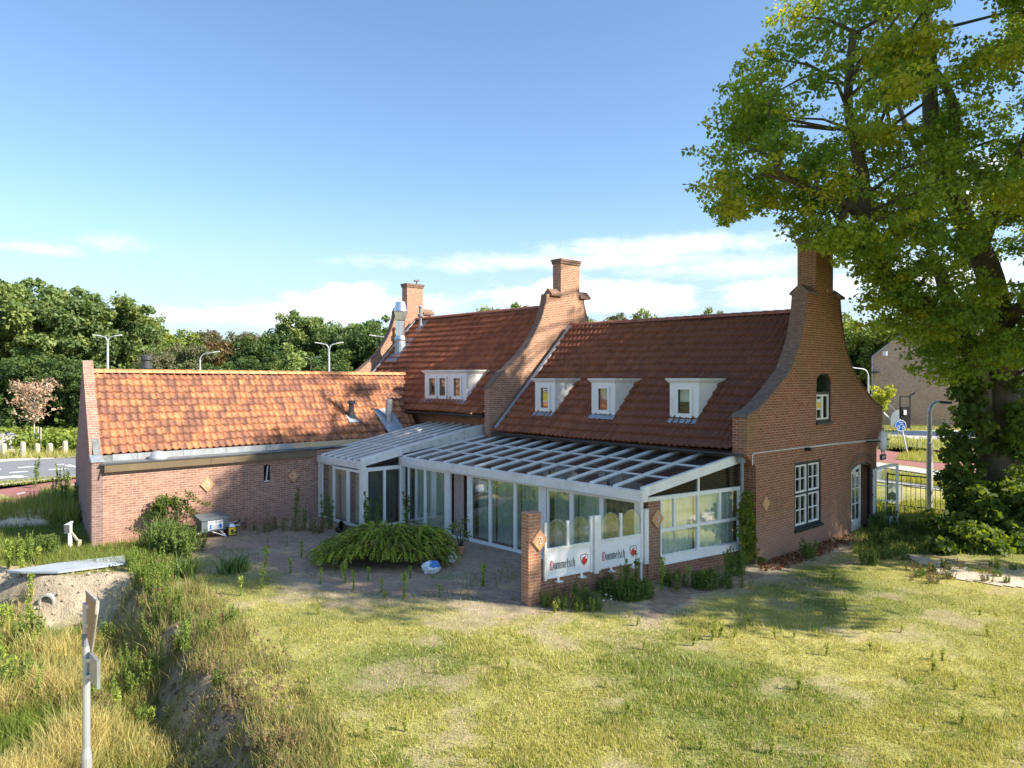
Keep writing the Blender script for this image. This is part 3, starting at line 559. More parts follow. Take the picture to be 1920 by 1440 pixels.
def chimney(cy, X, th, z0, z1, hw, par, mat, cap_z, sh_hw):
    m = MB(); xo, xi = X+.004, X-th-.16
    m.box((xi, cy-hw, z0), (xo, cy+hw, z1)); ch = m.build('chimney', mat, par)
    m = MB(); m.box((xi-.035, cy-hw-.035, z1-.16), (xo+.035, cy+hw+.035, z1-.06)); m.box((xi-.06, cy-hw-.06, z1-.06), (xo+.06, cy+hw+.06, z1+.03)); m.build('chimney_cap', 'coping_brick', par)
    # little saddle caps on both shoulders
    for s in (-1, 1):
        m = MB(); a, b = cy+s*hw, cy+s*(sh_hw+.12); xm = X-th/2
        y0, y1 = sorted((a, b)); e = th/2+.09
        m.add([(xm-e, y0, cap_z), (xm+e, y0, cap_z), (xm, y0, cap_z+.24), (xm-e, y1, cap_z), (xm+e, y1, cap_z), (xm, y1, cap_z+.24),
               (xm-e, y0, cap_z-.07), (xm+e, y0, cap_z-.07), (xm-e, y1, cap_z-.07), (xm+e, y1, cap_z-.07)],
              [(0, 1, 2), (3, 5, 4), (1, 4, 5, 2), (0, 2, 5, 3), (6, 7, 1, 0), (9, 8, 3, 4), (7, 9, 4, 1), (8, 6, 0, 3), (6, 8, 9, 7)])
        m.build('shoulder_cap', 'coping_brick', par)
    return ch
chimney(22.07, GX[0][0], GX[0][1], 7.0, 9.25, .58, gR, 'brick_house', 7.58, 1.12)
chimney(21.93, GX[1][0], GX[1][1], 7.6, 9.88, .56, gM, 'brick_gable', 8.42, 1.06)
chimney(21.72, GX[2][0], GX[2][1], 7.6, 9.92, .50, gL, 'brick_gable', 8.45, 1.06)
for (X, w_) in ((-10.05, .42),):   # weathered roof-side returns hidden inside the wall line
    pass
# front / rear walls
m = MB(); m.box((-20.3, 17.95, 0), (-10.6, 18.15, 3.0)); m.build('front_wall', 'brick_house', house)
m = MB(); m.box((-31.2, 17.95, 0), (-20.92, 18.15, 3.6)); m.build('front_wall', 'brick_house', house)
m = MB(); m.box((-31.2, 25.3, 0), (-10.6, 25.55, 3.2)); m.build('rear_wall', 'brick_house', house)
# corner pier (brick return left of the big gable)
m = MB(); m.box((-10.6, 17.98, 0), (-10.46, 18.12, 2.6)); m.build('corner_pier', 'brick_house', house)
# roofs
rR = roof_part('roof', 'tiles_right', house, e0=(-20.32, 17.5, 3.08), e1=(-10.5, 17.5, 3.08), r0=(-20.32, 21.72, 7.17), r1=(-10.5, 21.95, 7.1), tw=.21, gauge=.35, seed=2)
rRb = roof_part('rear_roof', 'tiles_right', house, e0=(-10.5, 26.3, 3.08), e1=(-20.32, 26.2, 3.08), r0=(-10.5, 21.95, 7.1), r1=(-20.32, 21.72, 7.17), tw=.21, gauge=.35, seed=3)
rM = roof_part('roof', 'tiles_middle', house, e0=(-31.2, 17.5, 3.68), e1=(-20.92, 17.5, 3.68), r0=(-31.2, 21.6, 8.06), r1=(-20.92, 21.65, 8.02), tw=.21, gauge=.35, seed=4)
rMb = roof_part('rear_roof', 'tiles_middle', house, e0=(-20.92, 25.8, 3.68), e1=(-31.2, 25.8, 3.68), r0=(-20.92, 21.65, 8.02), r1=(-31.2, 21.6, 8.06), tw=.21, gauge=.35, seed=5)
ridge_tiles('ridge_tiles', (-20.3, 21.72, 7.17), (-10.5, 21.95, 7.1), 'ridge_red', rR); ridge_tiles('ridge_tiles', (-31.15, 21.6, 8.06), (-20.95, 21.65, 8.02), 'ridge_red', rM)
# lead flashings where the roofs meet the gables
def flash(name, pts, mat, par, w=.16, nrm=(0, -.7, .7)):
    m = MB()
    for i in range(len(pts)-1): m.bar(pts[i], pts[i+1], w, .05, nrm)
    return m.build(name, mat, par)
flash('flashing', [(-20.24, 17.55, 3.2), (-20.24, 21.7, 7.25)], 'lead', rR, .15); flash('flashing', [(-31.12, 17.55, 3.8), (-31.12, 21.55, 8.12)], 'lead', rM, .15)
# gutters
def gutter(name, a, b, par, mat='gutter_dark', r=.075):
    m = MB(); a, b = Vector(a), Vector(b); d = (b-a).normalized(); s = Vector((-d.y, d.x, 0)); ring = []
    for e in (a, b):
        ring += [e+s*math.cos(t)*r+Vector((0, 0, math.sin(t)*r)) for t in [math.pi+math.pi*k/6 for k in range(7)]]
        ring += [e+s*math.cos(t)*(r-.012)+Vector((0, 0, math.sin(t)*(r-.012))) for t in [math.pi+math.pi*k/6 for k in range(7)]]
    fs = [(k, k+1, k+15, k+14) for k in range(6)]+[(7+k+1, 7+k, 21+k, 21+k+1) for k in range(6)]+[(0, 14, 21, 7), (6, 13, 27, 20)]
    m.add(ring, fs); m.add(ring, [tuple(range(0, 7)), tuple(range(20, 13, -1))]); return m.build(name, mat, par)
gutter('gutter', (-20.28, 17.42, 3.02), (-10.15, 17.42, 3.0), rR); gutter('gutter', (-26.35, 17.42, 3.62), (-20.95, 17.42, 3.62), rM)
m = MB(); m.box((-20.3, 17.5, 2.93), (-10.5, 17.94, 2.97)); m.build('soffit', 'gutter_dark', rR); m = MB(); m.box((-31.2, 17.5, 3.53), (-20.92, 17.94, 3.57)); m.build('soffit', 'gutter_dark', rM)
# ---------------------------------------------------------------- dormers
def roof_z(y, mid): return (3.68+(y-17.5)*(8.04-3.68)/(21.62-17.5)) if mid else (3.08+(y-17.5)*(7.13-3.08)/(21.83-17.5))
def roof_y(z, mid): return 17.5+(z-3.68)*(21.62-17.5)/(8.04-3.68) if mid else 17.5+(z-3.08)*(21.83-17.5)/(7.13-3.08)
def dormer(x0, x1, zt, zb, mid, wins, curt, label, sticker=False):
    yf = roof_y(zb, mid)-.02; yb = roof_y(zt, mid)+.1; T_ = .0
    d = MB(); P = planeP((x0, yf, zb), (1, 0, 0), (0, -1, 0)); W = x1-x0; H = zt-zb
    # front board with holes, cheeks and lid
    holes = [[(u0, .13), (u1, .13), (u1, H-.26), (u0, H-.26)] for (u0, u1) in wins]
    d.slab([(0, 0), (W, 0), (W, H-.02), (0, H-.02)], holes, (x0, yf, zb), (1, 0, 0), (0, 0, 1), (0, -1, 0), .05)
    for xx in (x0+.02, x1-.02): d.add([(xx-.02, yf+.05, zb-.05), (xx+.02, yf+.05, zb-.05), (xx+.02, yf+.05, zt-.02), (xx-.02, yf+.05, zt-.02), (xx-.02, yb, zt-.02), (xx+.02, yb, zt-.02), (xx-.02, yb+.1, zt-.08), (xx+.02, yb+.1, zt-.08)],
                                   [(0, 1, 2, 3), (3, 2, 5, 4), (0, 3, 4, 6), (2, 1, 7, 5), (4, 5, 7, 6), (1, 0, 6, 7)])
    dm = d.build('dormer', 'white_paint', rM if mid else rR, label=label)
    m = MB(); e = .09
    m.hexa([(x0-.03, yf-.03, zt-.1), (x1+.03, yf-.03, zt-.1), (x1+.03, yb+.05, zt-.1), (x0-.03, yb+.05, zt-.1), (x0-e, yf-e, zt-.01), (x1+e, yf-e, zt-.01), (x1+e, yb+.1, zt-.01), (x0-e, yb+.1, zt-.01)])
    m.box((x0-e-.01, yf-e-.01, zt-.008), (x1+e+.01, yb+.12, zt+.03)); m.build('cornice', 'white_paint', rM if mid else rR)
    for (u0, u1) in wins: m = MB(); framed(m, planeP((x0+u0-.035, yf-.012, zb+.095), (1, 0, 0), (0, -1, 0)), u1-u0+.07, H-.26-.13+.07, .075, .035); pbox(m, P, u0-.03, u1+.03, .05, .10, .0, .05); m.build('window_frame', 'frame_white', dm)
    hh = zt-.26
    for (u0, u1) in wins: m = MB(); m.box((x0+u0-.0, yf+.015, zb+.13), (x0+u1, yf+.019, hh)); m.build('window_pane', 'glass', dm)
    for (u0, u1) in wins: curtain((x0+u0-.02, yf+.16), (x0+u1+.02, yf+.16), zb+(.13 if not mid else .13)+(.42 if mid else .38), hh, .012, .07).build('curtain', curt, dm)
    m = MB(); m.box((x0+.04, yf+.3, zb+.05), (x1-.04, yf+.32, hh+.1)); m.build('dark_backing', 'interior_dark', dm)  # near-black sheet standing in for the unlit inside of the dormer
    m = MB(); n = int(W/.07); vs = []
    for i in range(n+1):
        xx = x0-.04+(W+.08)*i/n; zz = .03+.012*math.sin(i*2.1)
        y2 = yf-.17; vs += [(xx, yf-.005, zb+.03), (xx, y2+.01*math.sin(i*1.7), roof_z(y2, mid)+.05+zz*.5)]
    m.add(vs, [(2*i, 2*i+1, 2*i+3, 2*i+2) for i in range(n)]); m.build('lead_apron', 'lead', dm)
    if sticker:
        u0, u1 = wins[0]; uc = (u0+u1)/2
        m = MB(); m.box((x0+uc-.1, yf+.005, zb+.42), (x0+uc+.16, yf+.012, zb+.72)); m.build('poster', 'yellow', dm)
        m = MB(); m.box((x0+uc-.05, yf+.002, zb+.74), (x0+uc+.13, yf+.010, zb+.93)); m.box((x0+uc-.1, yf+.002, zb+.38), (x0+uc+.16, yf+.010, zb+.42)); m.build('poster', 'sign_white', dm)
        m = MB(); m.box((x0+uc-.03, yf-.001, zb+.76), (x0+uc+.11, yf+.001, zb+.80)); m.box((x0+uc-.03, yf-.001, zb+.85), (x0+uc+.11, yf+.001, zb+.9)); m.build('poster_text', 'text_dark', dm)
    return dm
dormer(-18.87, -17.87, 4.98, 3.79, False, [(.28, .74)], 'curtain_white', 'left dormer of the right roof, with a yellow poster in its window', True)
dormer(-16.17, -15.16, 4.98, 3.80, False, [(.28, .76)], 'curtain_white', 'middle one of the three single dormers, sunlight on its cheek')
dormer(-13.03, -12.02, 4.98, 3.80, False, [(.27, .77)], 'curtain_mint', 'right one of the three single dormers')
dormer(-25.25, -22.42, 5.32, 4.13, True, [(.32, .82), (1.04, 1.53), (2.0, 2.5)], 'curtain_pink', 'wide dormer with three windows on the middle roof')
# ---------------------------------------------------------------- gable windows and doors (right gable)
P = planeP((-10.05-.09, 20.14, .62), (0, 1, 0), (1, 0, 0)); W, H = 1.69, 1.94
m = MB(); framed(m, P, W, H, .09, .07); pbox(m, P, W/2-.045, W/2+.045, .09, H-.09, 0, .07); pbox(m, P, .09, W-.09, H*.52-.03, H*.52+.03, 0.001, .071); pbox(m, P, -.03, W+.03, -.08, 0.0, .0, .16)
wf = m.build('window', 'frame_dark', gR, label='tall eight-light ground floor window in a dark surround')
m = MB()
for (a, b) in ((.09, W/2-.045), (W/2+.045, W-.09)):
    for (c, d_) in ((.09, H*.52-.03), (H*.52+.03, H-.09)):
        framed(m, lambda u, v, d, a=a, c=c: P(u+a, v+c, d+.012), b-a, d_-c, .05, .045); pbox(m, P, (a+b)/2-.013, (a+b)/2+.013, c+.05, d_-.05, .02, .05); pbox(m, P, a+.05, b-.05, (c+d_)/2-.013, (c+d_)/2+.013, .021, .051)
m.build('sash', 'frame_white', gR)
m = MB(); pbox(m, P, .1, W-.1, .1, H-.1, .018, .022); m.build('window_pane', 'glass_dark', gR)
curtain((-10.32, 21.05), (-10.32, 21.75), 1.65, 2.5, .02, .1).build('curtain', 'curtain_white', gR)
m = MB(); m.box((-11.2, 19.9, .4), (-11.18, 22.1, 2.7)); m.build('dark_room', 'interior_dark', gR)  # dark sheet behind the pane in place of the unlit room
# arched attic window
P = planeP((-10.05-.10, 21.52, 3.68), (0, 1, 0), (1, 0, 0))
def archring(c, hw, z0, z1, rise, bw, X, th):
    m = MB(); m.slab(arch(c, hw, z0, z1, rise), [arch(c, hw-bw, z0+bw, z1-.0, rise-bw*.9)], (X, 0, 0), (0, 1, 0), (0, 0, 1), (1, 0, 0), th); return m
archring(22.02, .5, 3.68, 4.92, .26, .07, -10.09, .07).build('window', 'frame_dark', gR, label='narrow arched attic window with a yellow poster')
m = MB(); pbox(m, P, .07, .93, .84, .92, .0, .07); m.build('window_rail', 'frame_dark', gR); m = MB(); pbox(m, P, -.03, 1.03, -.07, 0.0, -.0, .16); m.build('sill', 'frame_dark', gR)
m = MB(); framed(m, lambda u, v, d: P(u+.07, v+.06, d), .43, .78, .06, .05); m.build('sash', 'frame_white', gR); m = MB(); framed(m, lambda u, v, d: P(u+.50, v+.06, d), .43, .78, .06, .05); m.build('sash', 'frame_white', gR)
m = MB(); pbox(m, P, .06, .94, .06, 1.42, .02, .024); m.build('window_pane', 'glass_dark', gR)
m = MB(); pbox(m, P, .06, .94, .93, 1.3, -.06, -.04); m.build('blind', 'frame_dark', gR)
m = MB(); pbox(m, P, .14, .42, .42, .60, .028, .032); m.build('poster', 'yellow', gR); m = MB(); pbox(m, P, .14, .42, .60, .70, .028, .032); pbox(m, P, .14, .42, .37, .42, .028, .032); m.build('poster', 'sign_white', gR)
m = MB(); m.box((-10.75, 21.3, 3.5), (-10.73, 22.7, 5.4)); m.build('dark_room', 'interior_dark', gR)  # dark backing sheet, the attic's gloom put into its colour
# french door: left leaf closed, right leaf swung open
archring(24.82, .82, 0.012, 1.98, .22, .07, -10.10, .08).build('door_frame', 'frame_dark', gR)
def doorleaf(P, w, top_at, left_high):
    m = MB(); n = 6
    h0, h1 = (1.93, 2.14) if not left_high else (2.14, 1.93)
    htop = lambda u: (1.93+.21*math.sin((u/w if not left_high else 1-u/w)*math.pi/2))
    bw = .085
    pbox(m, P, 0, bw, 0, htop(0)-.01, 0, .045); pbox(m, P, w-bw, w, 0, htop(w)-.01, 0, .045); pbox(m, P, bw, w-bw, 0, .36, .002, .043)
    for i in range(n):
        u0, u1 = bw+(w-2*bw)*i/n, bw+(w-2*bw)*(i+1)/n; z0, z1 = htop(u0), htop(u1)
        pts = [P(u0, z0-.1, .002), P(u1, z1-.1, .002), P(u1, z1-.1, .043), P(u0, z0-.1, .043), P(u0, z0, .002), P(u1, z1, .002), P(u1, z1, .043), P(u0, z0, .043)]
        m.add(pts, [(0, 3, 2, 1), (4, 5, 6, 7), (0, 1, 5, 4), (1, 2, 6, 5), (2, 3, 7, 6), (3, 0, 4, 7)])
    for q in (.86, 1.36): pbox(m, P, bw, w-bw, q, q+.03, .008, .037)
    pbox(m, P, w/2-.014, w/2+.014, .36, htop(w/2)-.1, .006, .039)
    lf = m.build('door', 'frame_white', gR)
    g = MB(); pbox(g, P, bw, w-bw, .36, min(htop(bw), htop(w-bw))-.06, .02, .024); g.build('door_glass', 'glass', lf)
    g = MB(); [pbox(g, P, -.012 if not left_high else w-.01, .012 if not left_high else w+.012, q, q+.09, .03, .06) for q in (.25, 1.0, 1.65)]; g.build('hinge', 'black', lf)
    return lf
doorleaf(planeP((-10.13, 24.05, .015), (.0, 1, 0), (1, 0, 0)), .76, 0, False)
a_ = R(35); doorleaf(planeP((-10.02, 25.62, .015), (math.sin(R(62)), math.cos(R(62)), 0), (math.cos(R(62)), -math.sin(R(62)), 0)), .78, 0, False)
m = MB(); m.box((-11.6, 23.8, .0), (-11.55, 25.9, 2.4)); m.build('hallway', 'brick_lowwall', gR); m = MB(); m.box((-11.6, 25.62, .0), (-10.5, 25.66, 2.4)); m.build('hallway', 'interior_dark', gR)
# rowlock arch above the door, cable and lamp
m = MB()
for i in range(15):
    t = math.pi*(i+.5)/15; c = (24.82+.95*math.cos(t), 2.0+.33*math.sin(t)); q = (24.82+.98*math.cos(t), 2.06+.52*math.sin(t)); m.bar((-10.045, *c), (-10.045, *q), .1, .012, (1, 0, 0))
m.build('door_arch', 'coping_brick', gR)
m = MB(); cb_ = [OX(-10.03, *p) for p in ((1411, 872), (1411, 853), (1414, 850), (1500, 839.5), (1570, 831), (1600, 828), (1646, 824.5))]; m.tube(cb_, .012, 6); cb2 = [OX(-10.03, *p) for p in ((1520, 838.6), (1560, 834), (1646, 826))]; m.tube(cb2, .01, 6); m.build('cable', 'frame_white', gR)
m = MB(); c = OX(-9.95, 1516, 842); m.box(c-Vector((.1, .05, .05)), c+Vector((.08, .05, .04))); m.build('floodlight', 'black', gR)
def plaque(c, n, par, s=.235, label=None, fig=True):
    c = Vector(c); n = Vector(n).normalized(); u = Vector((-n.y, n.x, 0)); v = Vector((0, 0, 1)); m = MB(); h = s*.97
    front = [c+n*.045+u*h, c+n*.045+v*h*1.12, c+n*.045-u*h, c+n*.045-v*h*1.12]; back = [p-n*.05 for p in front]
    m.add(front+back, [(0, 1, 2, 3), (7, 6, 5, 4)]+[(i, i+4, (i+1) % 4+4, (i+1) % 4) for i in range(4)]); pl = m.build('plaque', 'terracotta', par, label=label)
    if fig:
        m = MB(); ring = []
        for k in range(9): t = -2.2+k*4.6/8; ring.append(c+n*.052+u*math.cos(t)*.06+v*math.sin(t)*.075)
        m.tube(ring, .014, 5); m.tube([c+n*.052-v*.075, c+n*.052, c+n*.052+u*.045+v*.03], .012, 5); m.build('emblem', 'emblem_pale', pl)
    return pl
plaque(OX(-10.05, 1434, 944), (1, 0, 0), gR, .2, fig=False)
# ivy on the corner comes with the plants; lantern sign on the far corner
m = MB(); c = OX(-9.6, 1655.5, 827); 
for k in range(11): pass
m.add([], [])
lat = []
for j in range(9):
    t = -math.pi/2+math.pi*j/8; lat.append([c+Vector((0.05*math.cos(t)*math.cos(s)*3.2, .19*math.cos(t)*math.sin(s), .36*math.sin(t))) for s in [2*math.pi*k/14 for k in range(14)]])
vs = [p for r_ in lat for p in r_]; m.add(vs, [(j*14+k, j*14+(k+1) % 14, (j+1)*14+(k+1) % 14, (j+1)*14+k) for j in range(8) for k in range(14)])
sg = m.build('wall_sign', 'sign_white', gR, smooth=True, label='white oval pub sign on the far corner')
m = MB(); m.box(c+Vector((.165, -.08, .05)), c+Vector((.172, .14, .09))); m.box(c+Vector((.135, -.02, -.2)), c+Vector((.142, .08, -.14))); m.build('lettering', 'text_dark', sg)
m = MB(); m.box(c+Vector((-.03, -.2, -.62)), c+Vector((.03, .2, -.44))); m.tube([c+Vector((0, -.1, -.44)), c+Vector((0, -.1, -.3))], .015, 5); m.tube([c+Vector((0, .1, -.44)), c+Vector((0, .1, -.3))], .015, 5); m.tube([c+Vector((0, -.15, 0)), c+Vector((-.3, -.6, 0))], .03, 5)
m.build('sign_plate', 'dark_grey', sg)
m = MB(); m.box(c+Vector((.031, -.13, -.57)), c+Vector((.036, .13, -.49))); m.build('lettering', 'emblem_pale', sg)
# ---------------------------------------------------------------- flues on the middle roof
def roofpt(x, y, mid=True): return Vector((x, y, roof_z(y, mid)))
b = Vector((-30.35, 20.05, roof_z(20.05, True)))
m = MB(); m.lathe((b.x, b.y, b.z-.1), [(.22, 0), (.22, .62), (.30, .66), (.24, .8), (.22, .84), (.22, 1.58), (.25, 1.62), (.31, 2.02), (.33, 2.06), (.24, 2.5), (.23, 2.52)], 20); fl = m.build('flue', 'steel', rM, smooth=False, label='big shiny steel flue near the left gable')
m = MB(); m.add([roofpt(-30.85, 19.45)+Vector((0, 0, .1)), roofpt(-29.85, 19.45)+Vector((0, 0, .1)), roofpt(-29.9, 20.6)+Vector((0, 0, .1)), roofpt(-30.8, 20.6)+Vector((0, 0, .1))], [(0, 1, 2, 3)]); m.lathe((b.x, b.y, b.z-.3), [(.3, 0), (.27, .4), (.25, .8), (.2, .82)], 16); m.build('flashing', 'lead', rM)
b = Vector((-30.2, 21.15, roof_z(21.15, True)))
m = MB(); m.lathe((b.x, b.y, b.z-.15), [(.12, 0), (.12, .35), (.07, .38), (.07, .7), (.14, .72), (.14, .86), (.07, .9), (.07, 1.15), (.11, 1.2), (.05, 1.3)], 12); m.build('flue', 'pipe_grey', rM)
m = MB(); m.add([roofpt(-30.4, 20.8)+Vector((0, 0, .1)), roofpt(-29.9, 20.8)+Vector((0, 0, .1)), roofpt(-29.9, 21.45)+Vector((0, 0, .1)), roofpt(-30.4, 21.45)+Vector((0, 0, .1))], [(0, 1, 2, 3)]); m.build('flashing', 'lead', rM)
m = MB(); c = Vector((-31.55, 21.85, 9.95)); m.tube([c, c+Vector((0, 0, .16))], .03, 6); m.tube([c+Vector((0, -.14, .18)), c+Vector((0, 0, .16)), c+Vector((0, .14, .22))], .05, 6); m.build('chimney_cowl', 'dark_grey', gL)
m = MB(); q = [OY(18.35, *p) for p in ((940, 689), (930, 700), (920, 712))]; m.tube(q, .03, 5); q0 = OY(18.3, 923, 696); m.tube([q0, q0+Vector((.1, 0, -.16))], .035, 5); m.build('bracket', 'black', rM)
# ================================================================== THE ANNEX (left wing, orange tiles)
annex = thing('brick_annex', 'low brick wing with a long bright orange tiled roof, left of the old house', 'building', (-24.2, 9, 0))
m = MB(); SW = [(10.43, 1.43), (10.66, 1.43), (10.66, 2.02), (10.43, 2.02)]
m.slab([(5.2, -.05), (17.95, -.05), (17.95, 2.42), (5.2, 2.42)], [SW], (-24.21, 0, 0), (0, 1, 0), (0, 0, 1), (1, 0, 0), .25); aw = m.build('front_wall', 'brick_annex', annex)
P = planeP((-24.3, 10.43, 1.43), (0, 1, 0), (1, 0, 0)); m = MB(); framed(m, P, .23, .59, .03, .05); wf = m.build('window', 'frame_dark', aw, label='small narrow window')
m = MB(); pbox(m, P, .03, .20, .03, .56, .0, .006); m.build('window_pane', 'glass_dark', aw); m = MB(); m.bar(P(.10, .06, .06), P(.17, .56, .02), .03, .03); m.bar(P(.02, .04, .07), P(.2, .04, .07), .03, .03); m.build('window_vent', 'frame_white', aw)
m = MB(); m.box((-24.75, 10.2, 1.2), (-24.7, 10.9, 2.2)); m.build('dark_room', 'interior_dark', aw)  # dark sheet that stands for the unlit space behind the small window
# end wall slightly skewed
P0 = Vector((-24.21, 5.195, 0)); P1 = Vector((-32.2, 6.36, 0)); dE = (P1-P0).normalized(); LE = (P1-P0).length; nE = Vector((dE.y, -dE.x, 0)); nE = nE if nE.y < 0 else -nE
prof = [(0, -.05), (0, 2.52), (.75, 2.62), (4.05, 5.58), (LE-.6, 2.3), (LE, 2.0), (LE, -.05)]
m = MB(); m.slab(prof, [], P0, dE, (0, 0, 1), nE, .30); ew = m.build('end_wall', 'brick_annex_end', annex)
m = MB()
for i in (1, 2, 3, 4):
    if i == 4: break
    a, b = prof[i], prof[i+1]; p = P0+dE*a[0]+Vector((0, 0, a[1]+.02))-nE*.15; q = P0+dE*b[0]+Vector((0, 0, b[1]+.02))-nE*.15
    if i == 1: continue
    m.bar(p, q, .31, .06)
m.build('coping', 'brick_annex', ew)
m = MB(); m.hexa([P0+dE*a+nE*b+Vector((.03, 0, 2.52)) for a, b in ((-.0, .02), (.85, .02), (.85, -.32), (-.0, -.32))][::-1]+[P0+dE*a+nE*b+Vector((.03, 0, 2.52+h_)) for a, b, h_ in ((0, .02, .05), (.85, .02, .17), (.85, -.32, .17), (0, -.32, .05))][::-1]); m.build('lead_cap', 'lead', ew)
m = MB(); m.box((-32.2, 6.6, 0), (-31.9, 18.2, 2.3)); m.build('rear_wall', 'brick_annex', annex)
cropA = lambda c: ~((c[:, 1] > 18.1) & (c[:, 2] < 3.75)) & ~((c[:, 1] > 17.6) & (c[:, 0] > -26.3))
ar = roof_part('roof', 'tiles_annex', annex, e0=(-24.9, 5.52, 2.68), e1=(-24.9, 18.0, 2.66), r0=(-28.2, 6.02, 5.22), r1=(-28.2, 19.15, 5.18), tw=.226, gauge=.375, amp=.052, lift=.055, seed=6, crop=cropA)
roof_part('rear_roof', 'tiles_annex', annex, e0=(-31.9, 19.0, 2.4), e1=(-31.9, 6.6, 2.4), r0=(-28.2, 19.15, 5.18), r1=(-28.2, 6.02, 5.22), tw=.226, gauge=.375, seed=7)
ridge_tiles('ridge_tiles', (-28.2, 6.0, 5.24), (-28.2, 19.0, 5.20), 'ridge_orange', ar, r=.125, L=.40)
m = MB(); m.bar((-24.8, 5.47, 2.62), (-28.2, 5.93, 5.2), .2, .06); m.build('verge_strip', 'bitumen', ar); m = MB(); m.box((-25.3, 5.45, 2.40), (-24.85, 6.1, 2.64)); m.build('eaves_filler', 'bitumen', ar)
m = MB(); m.box((-25.0, 5.4, 2.40), (-24.13, 12.2, 2.46)); fr_ = m.build('flat_roof', 'bitumen', annex)
m = MB(); m.box((-24.98, 5.9, 2.465), (-24.84, 11.8, 2.66)); [m.box((-24.845, y, 2.46), (-24.825, y+.02, 2.66)) for y in (6.6, 8.0, 9.4, 10.8)]; m.build('lead_upstand', 'zinc', fr_)
m = MB(); m.box((-24.17, 5.55, 2.21), (-24.07, 8.6, 2.43)); m.box((-24.17, 8.61, 2.21), (-24.072, 12.33, 2.43)); m.box((-24.20, 5.50, 2.20), (-24.06, 5.54, 2.45)); fa = m.build('fascia', 'fascia_brown', annex)
m = MB(); m.box((-24.2, 5.4, 2.43), (-24.05, 12.33, 2.462)); m.build('edge_trim', 'dark_grey', fa)
m = MB(); m.tube([(-24.1, 5.48, 2.4), (-24.05, 5.44, 2.1)], .025, 5); m.build('cable_end', 'black', fa)
m = MB(); m.box((-24.90, 11.6, 2.44), (-24.86, 17.4, 2.66)); m.build('eaves_board', 'beige_board', ar)
m = MB(); m.poly([(-24.86, 10.6, 2.47), (-24.12, 12.25, 2.47), (-24.12, 12.3, 2.47), (-24.86, 17.3, 2.47)]); m.build('flat_deck', 'bitumen', ar)
m = MB(); m.lathe((-24.5, 7.12, 2.46), [(.30, 0), (.24, .09), (.23, .14), (.20, .20), (.12, .25), (.01, .27)], 18); m.build('roof_vent', 'galv', fr_, smooth=True)
def az_(x): return 2.68+(-24.9-x)*.77
q = Vector((-25.85, 14.75, 0)); q.z = az_(q.x)
m = MB(); m.lathe(q-Vector((0, 0, .1)), [(.13, 0), (.13, .30), (.10, .33), (.10, .66), (.16, .70), (.16, .78), (.10, .82)], 14); m.build('vent_pipe', 'dark_grey', ar, label='short black vent pipe'); m = MB(); m.box((q.x-.12, q.y-.22, q.z-.02), (q.x+.34, q.y+.22, q.z+.02)); o = m.build('flashing', 'lead', ar); o.data.transform(Matrix.Translation(q) @ Matrix.Rotation(math.atan(.77), 4, 'Y') @ Matrix.Translation(-q)); o.data.transform(Matrix.Translation((0, 0, .06)))
q = Vector((-25.6, 16.35, 0)); q.z = az_(q.x)
m = MB(); m.lathe(q-Vector((0, 0, .2)), [(.14, 0), (.14, 1.1), (.14, 1.12), (.12, 1.13)], 16); m.tube([q+Vector((0, 0, .9)), q+Vector((0, 0, 1.05))], .02, 5); m.box(q+Vector((-.1, -.1, 1.04)), q+Vector((.1, .1, 1.06))); m.build('vent_pipe', 'zinc', ar, label='taller grey vent pipe on a lead sheet')
m = MB(); m.box((q.x-.75, q.y-.42, q.z-.015), (q.x+.7, q.y+.42, q.z+.015)); [m.box((q.x-.75, q.y+k, q.z+.015), (q.x+.7, q.y+k+.03, q.z+.03)) for k in (-.4, -.2, .2, .37)]; o = m.build('flashing', 'lead', ar); o.data.transform(Matrix.Translation(q) @ Matrix.Rotation(math.atan(.77), 4, 'Y') @ Matrix.Translation(-q)); o.data.transform(Matrix.Translation((.03, 0, .06)))
q = OX(-28.9, 275, 690); m = MB(); m.lathe((q.x, q.y, q.z-.6), [(.17, 0), (.17, .55), (.2, .58), (.2, .66), (.15, .68), (.15, .85), (.19, .9), (.19, 1.05), (.12, 1.07)], 14); m.build('vent_pipe', 'dark_grey', ar)
plaque(OX(-24.21, 388, 908), (1, 0, 0), aw, .23, label='left diamond plaque'); plaque(OX(-24.21, 550, 892), (1, 0, 0), aw, .22, label='right diamond plaque')
# ================================================================== CONSERVATORY
cons = thing('conservatory', 'white conservatory with a sloping glass roof and glass doors, between annex and right gable', 'conservatory', (-16, 16, 0))
XA, XB, XC = -24.19, -21.17, -10.83; YL, YM = 12.5, 14.0; YW = 17.93
def zM(y): return 2.30+(y-YM)*(2.87-2.30)/(YW-YM)
def zL(y): return 2.22+(y-YL)*(3.17-2.22)/(YW-YL)
m = MB(); m.box((XA, YL-.1, 2.0), (XB-.0, YL+.05, 2.23)); m.box((XB-.05, YL-.12, 1.98), (XB+.12, YL+.06, 2.24)); m.build('gutter', 'white_alu', cons)
m = MB(); m.box((XB+.02, YM-.1, 2.07), (XC-.0, YM+.06, 2.31)); m.box((XC, YM-.12, 2.05), (XC+.14, YM+.1, 2.33)); m.build('gutter', 'white_alu', cons)
nL = 7
for i in range(nL+1):
    x = XA-.25+(XB-.06-XA+.25)*i/nL; xb = x-.35*(1-i/nL)
    m = MB(); m.bar((x, YL-.02, zL(YL)+.02), (xb, YW, zL(YW)+.02), .075 if i < nL else .12, .085 if i < nL else .2); m.build('rafter', 'white_alu', cons)
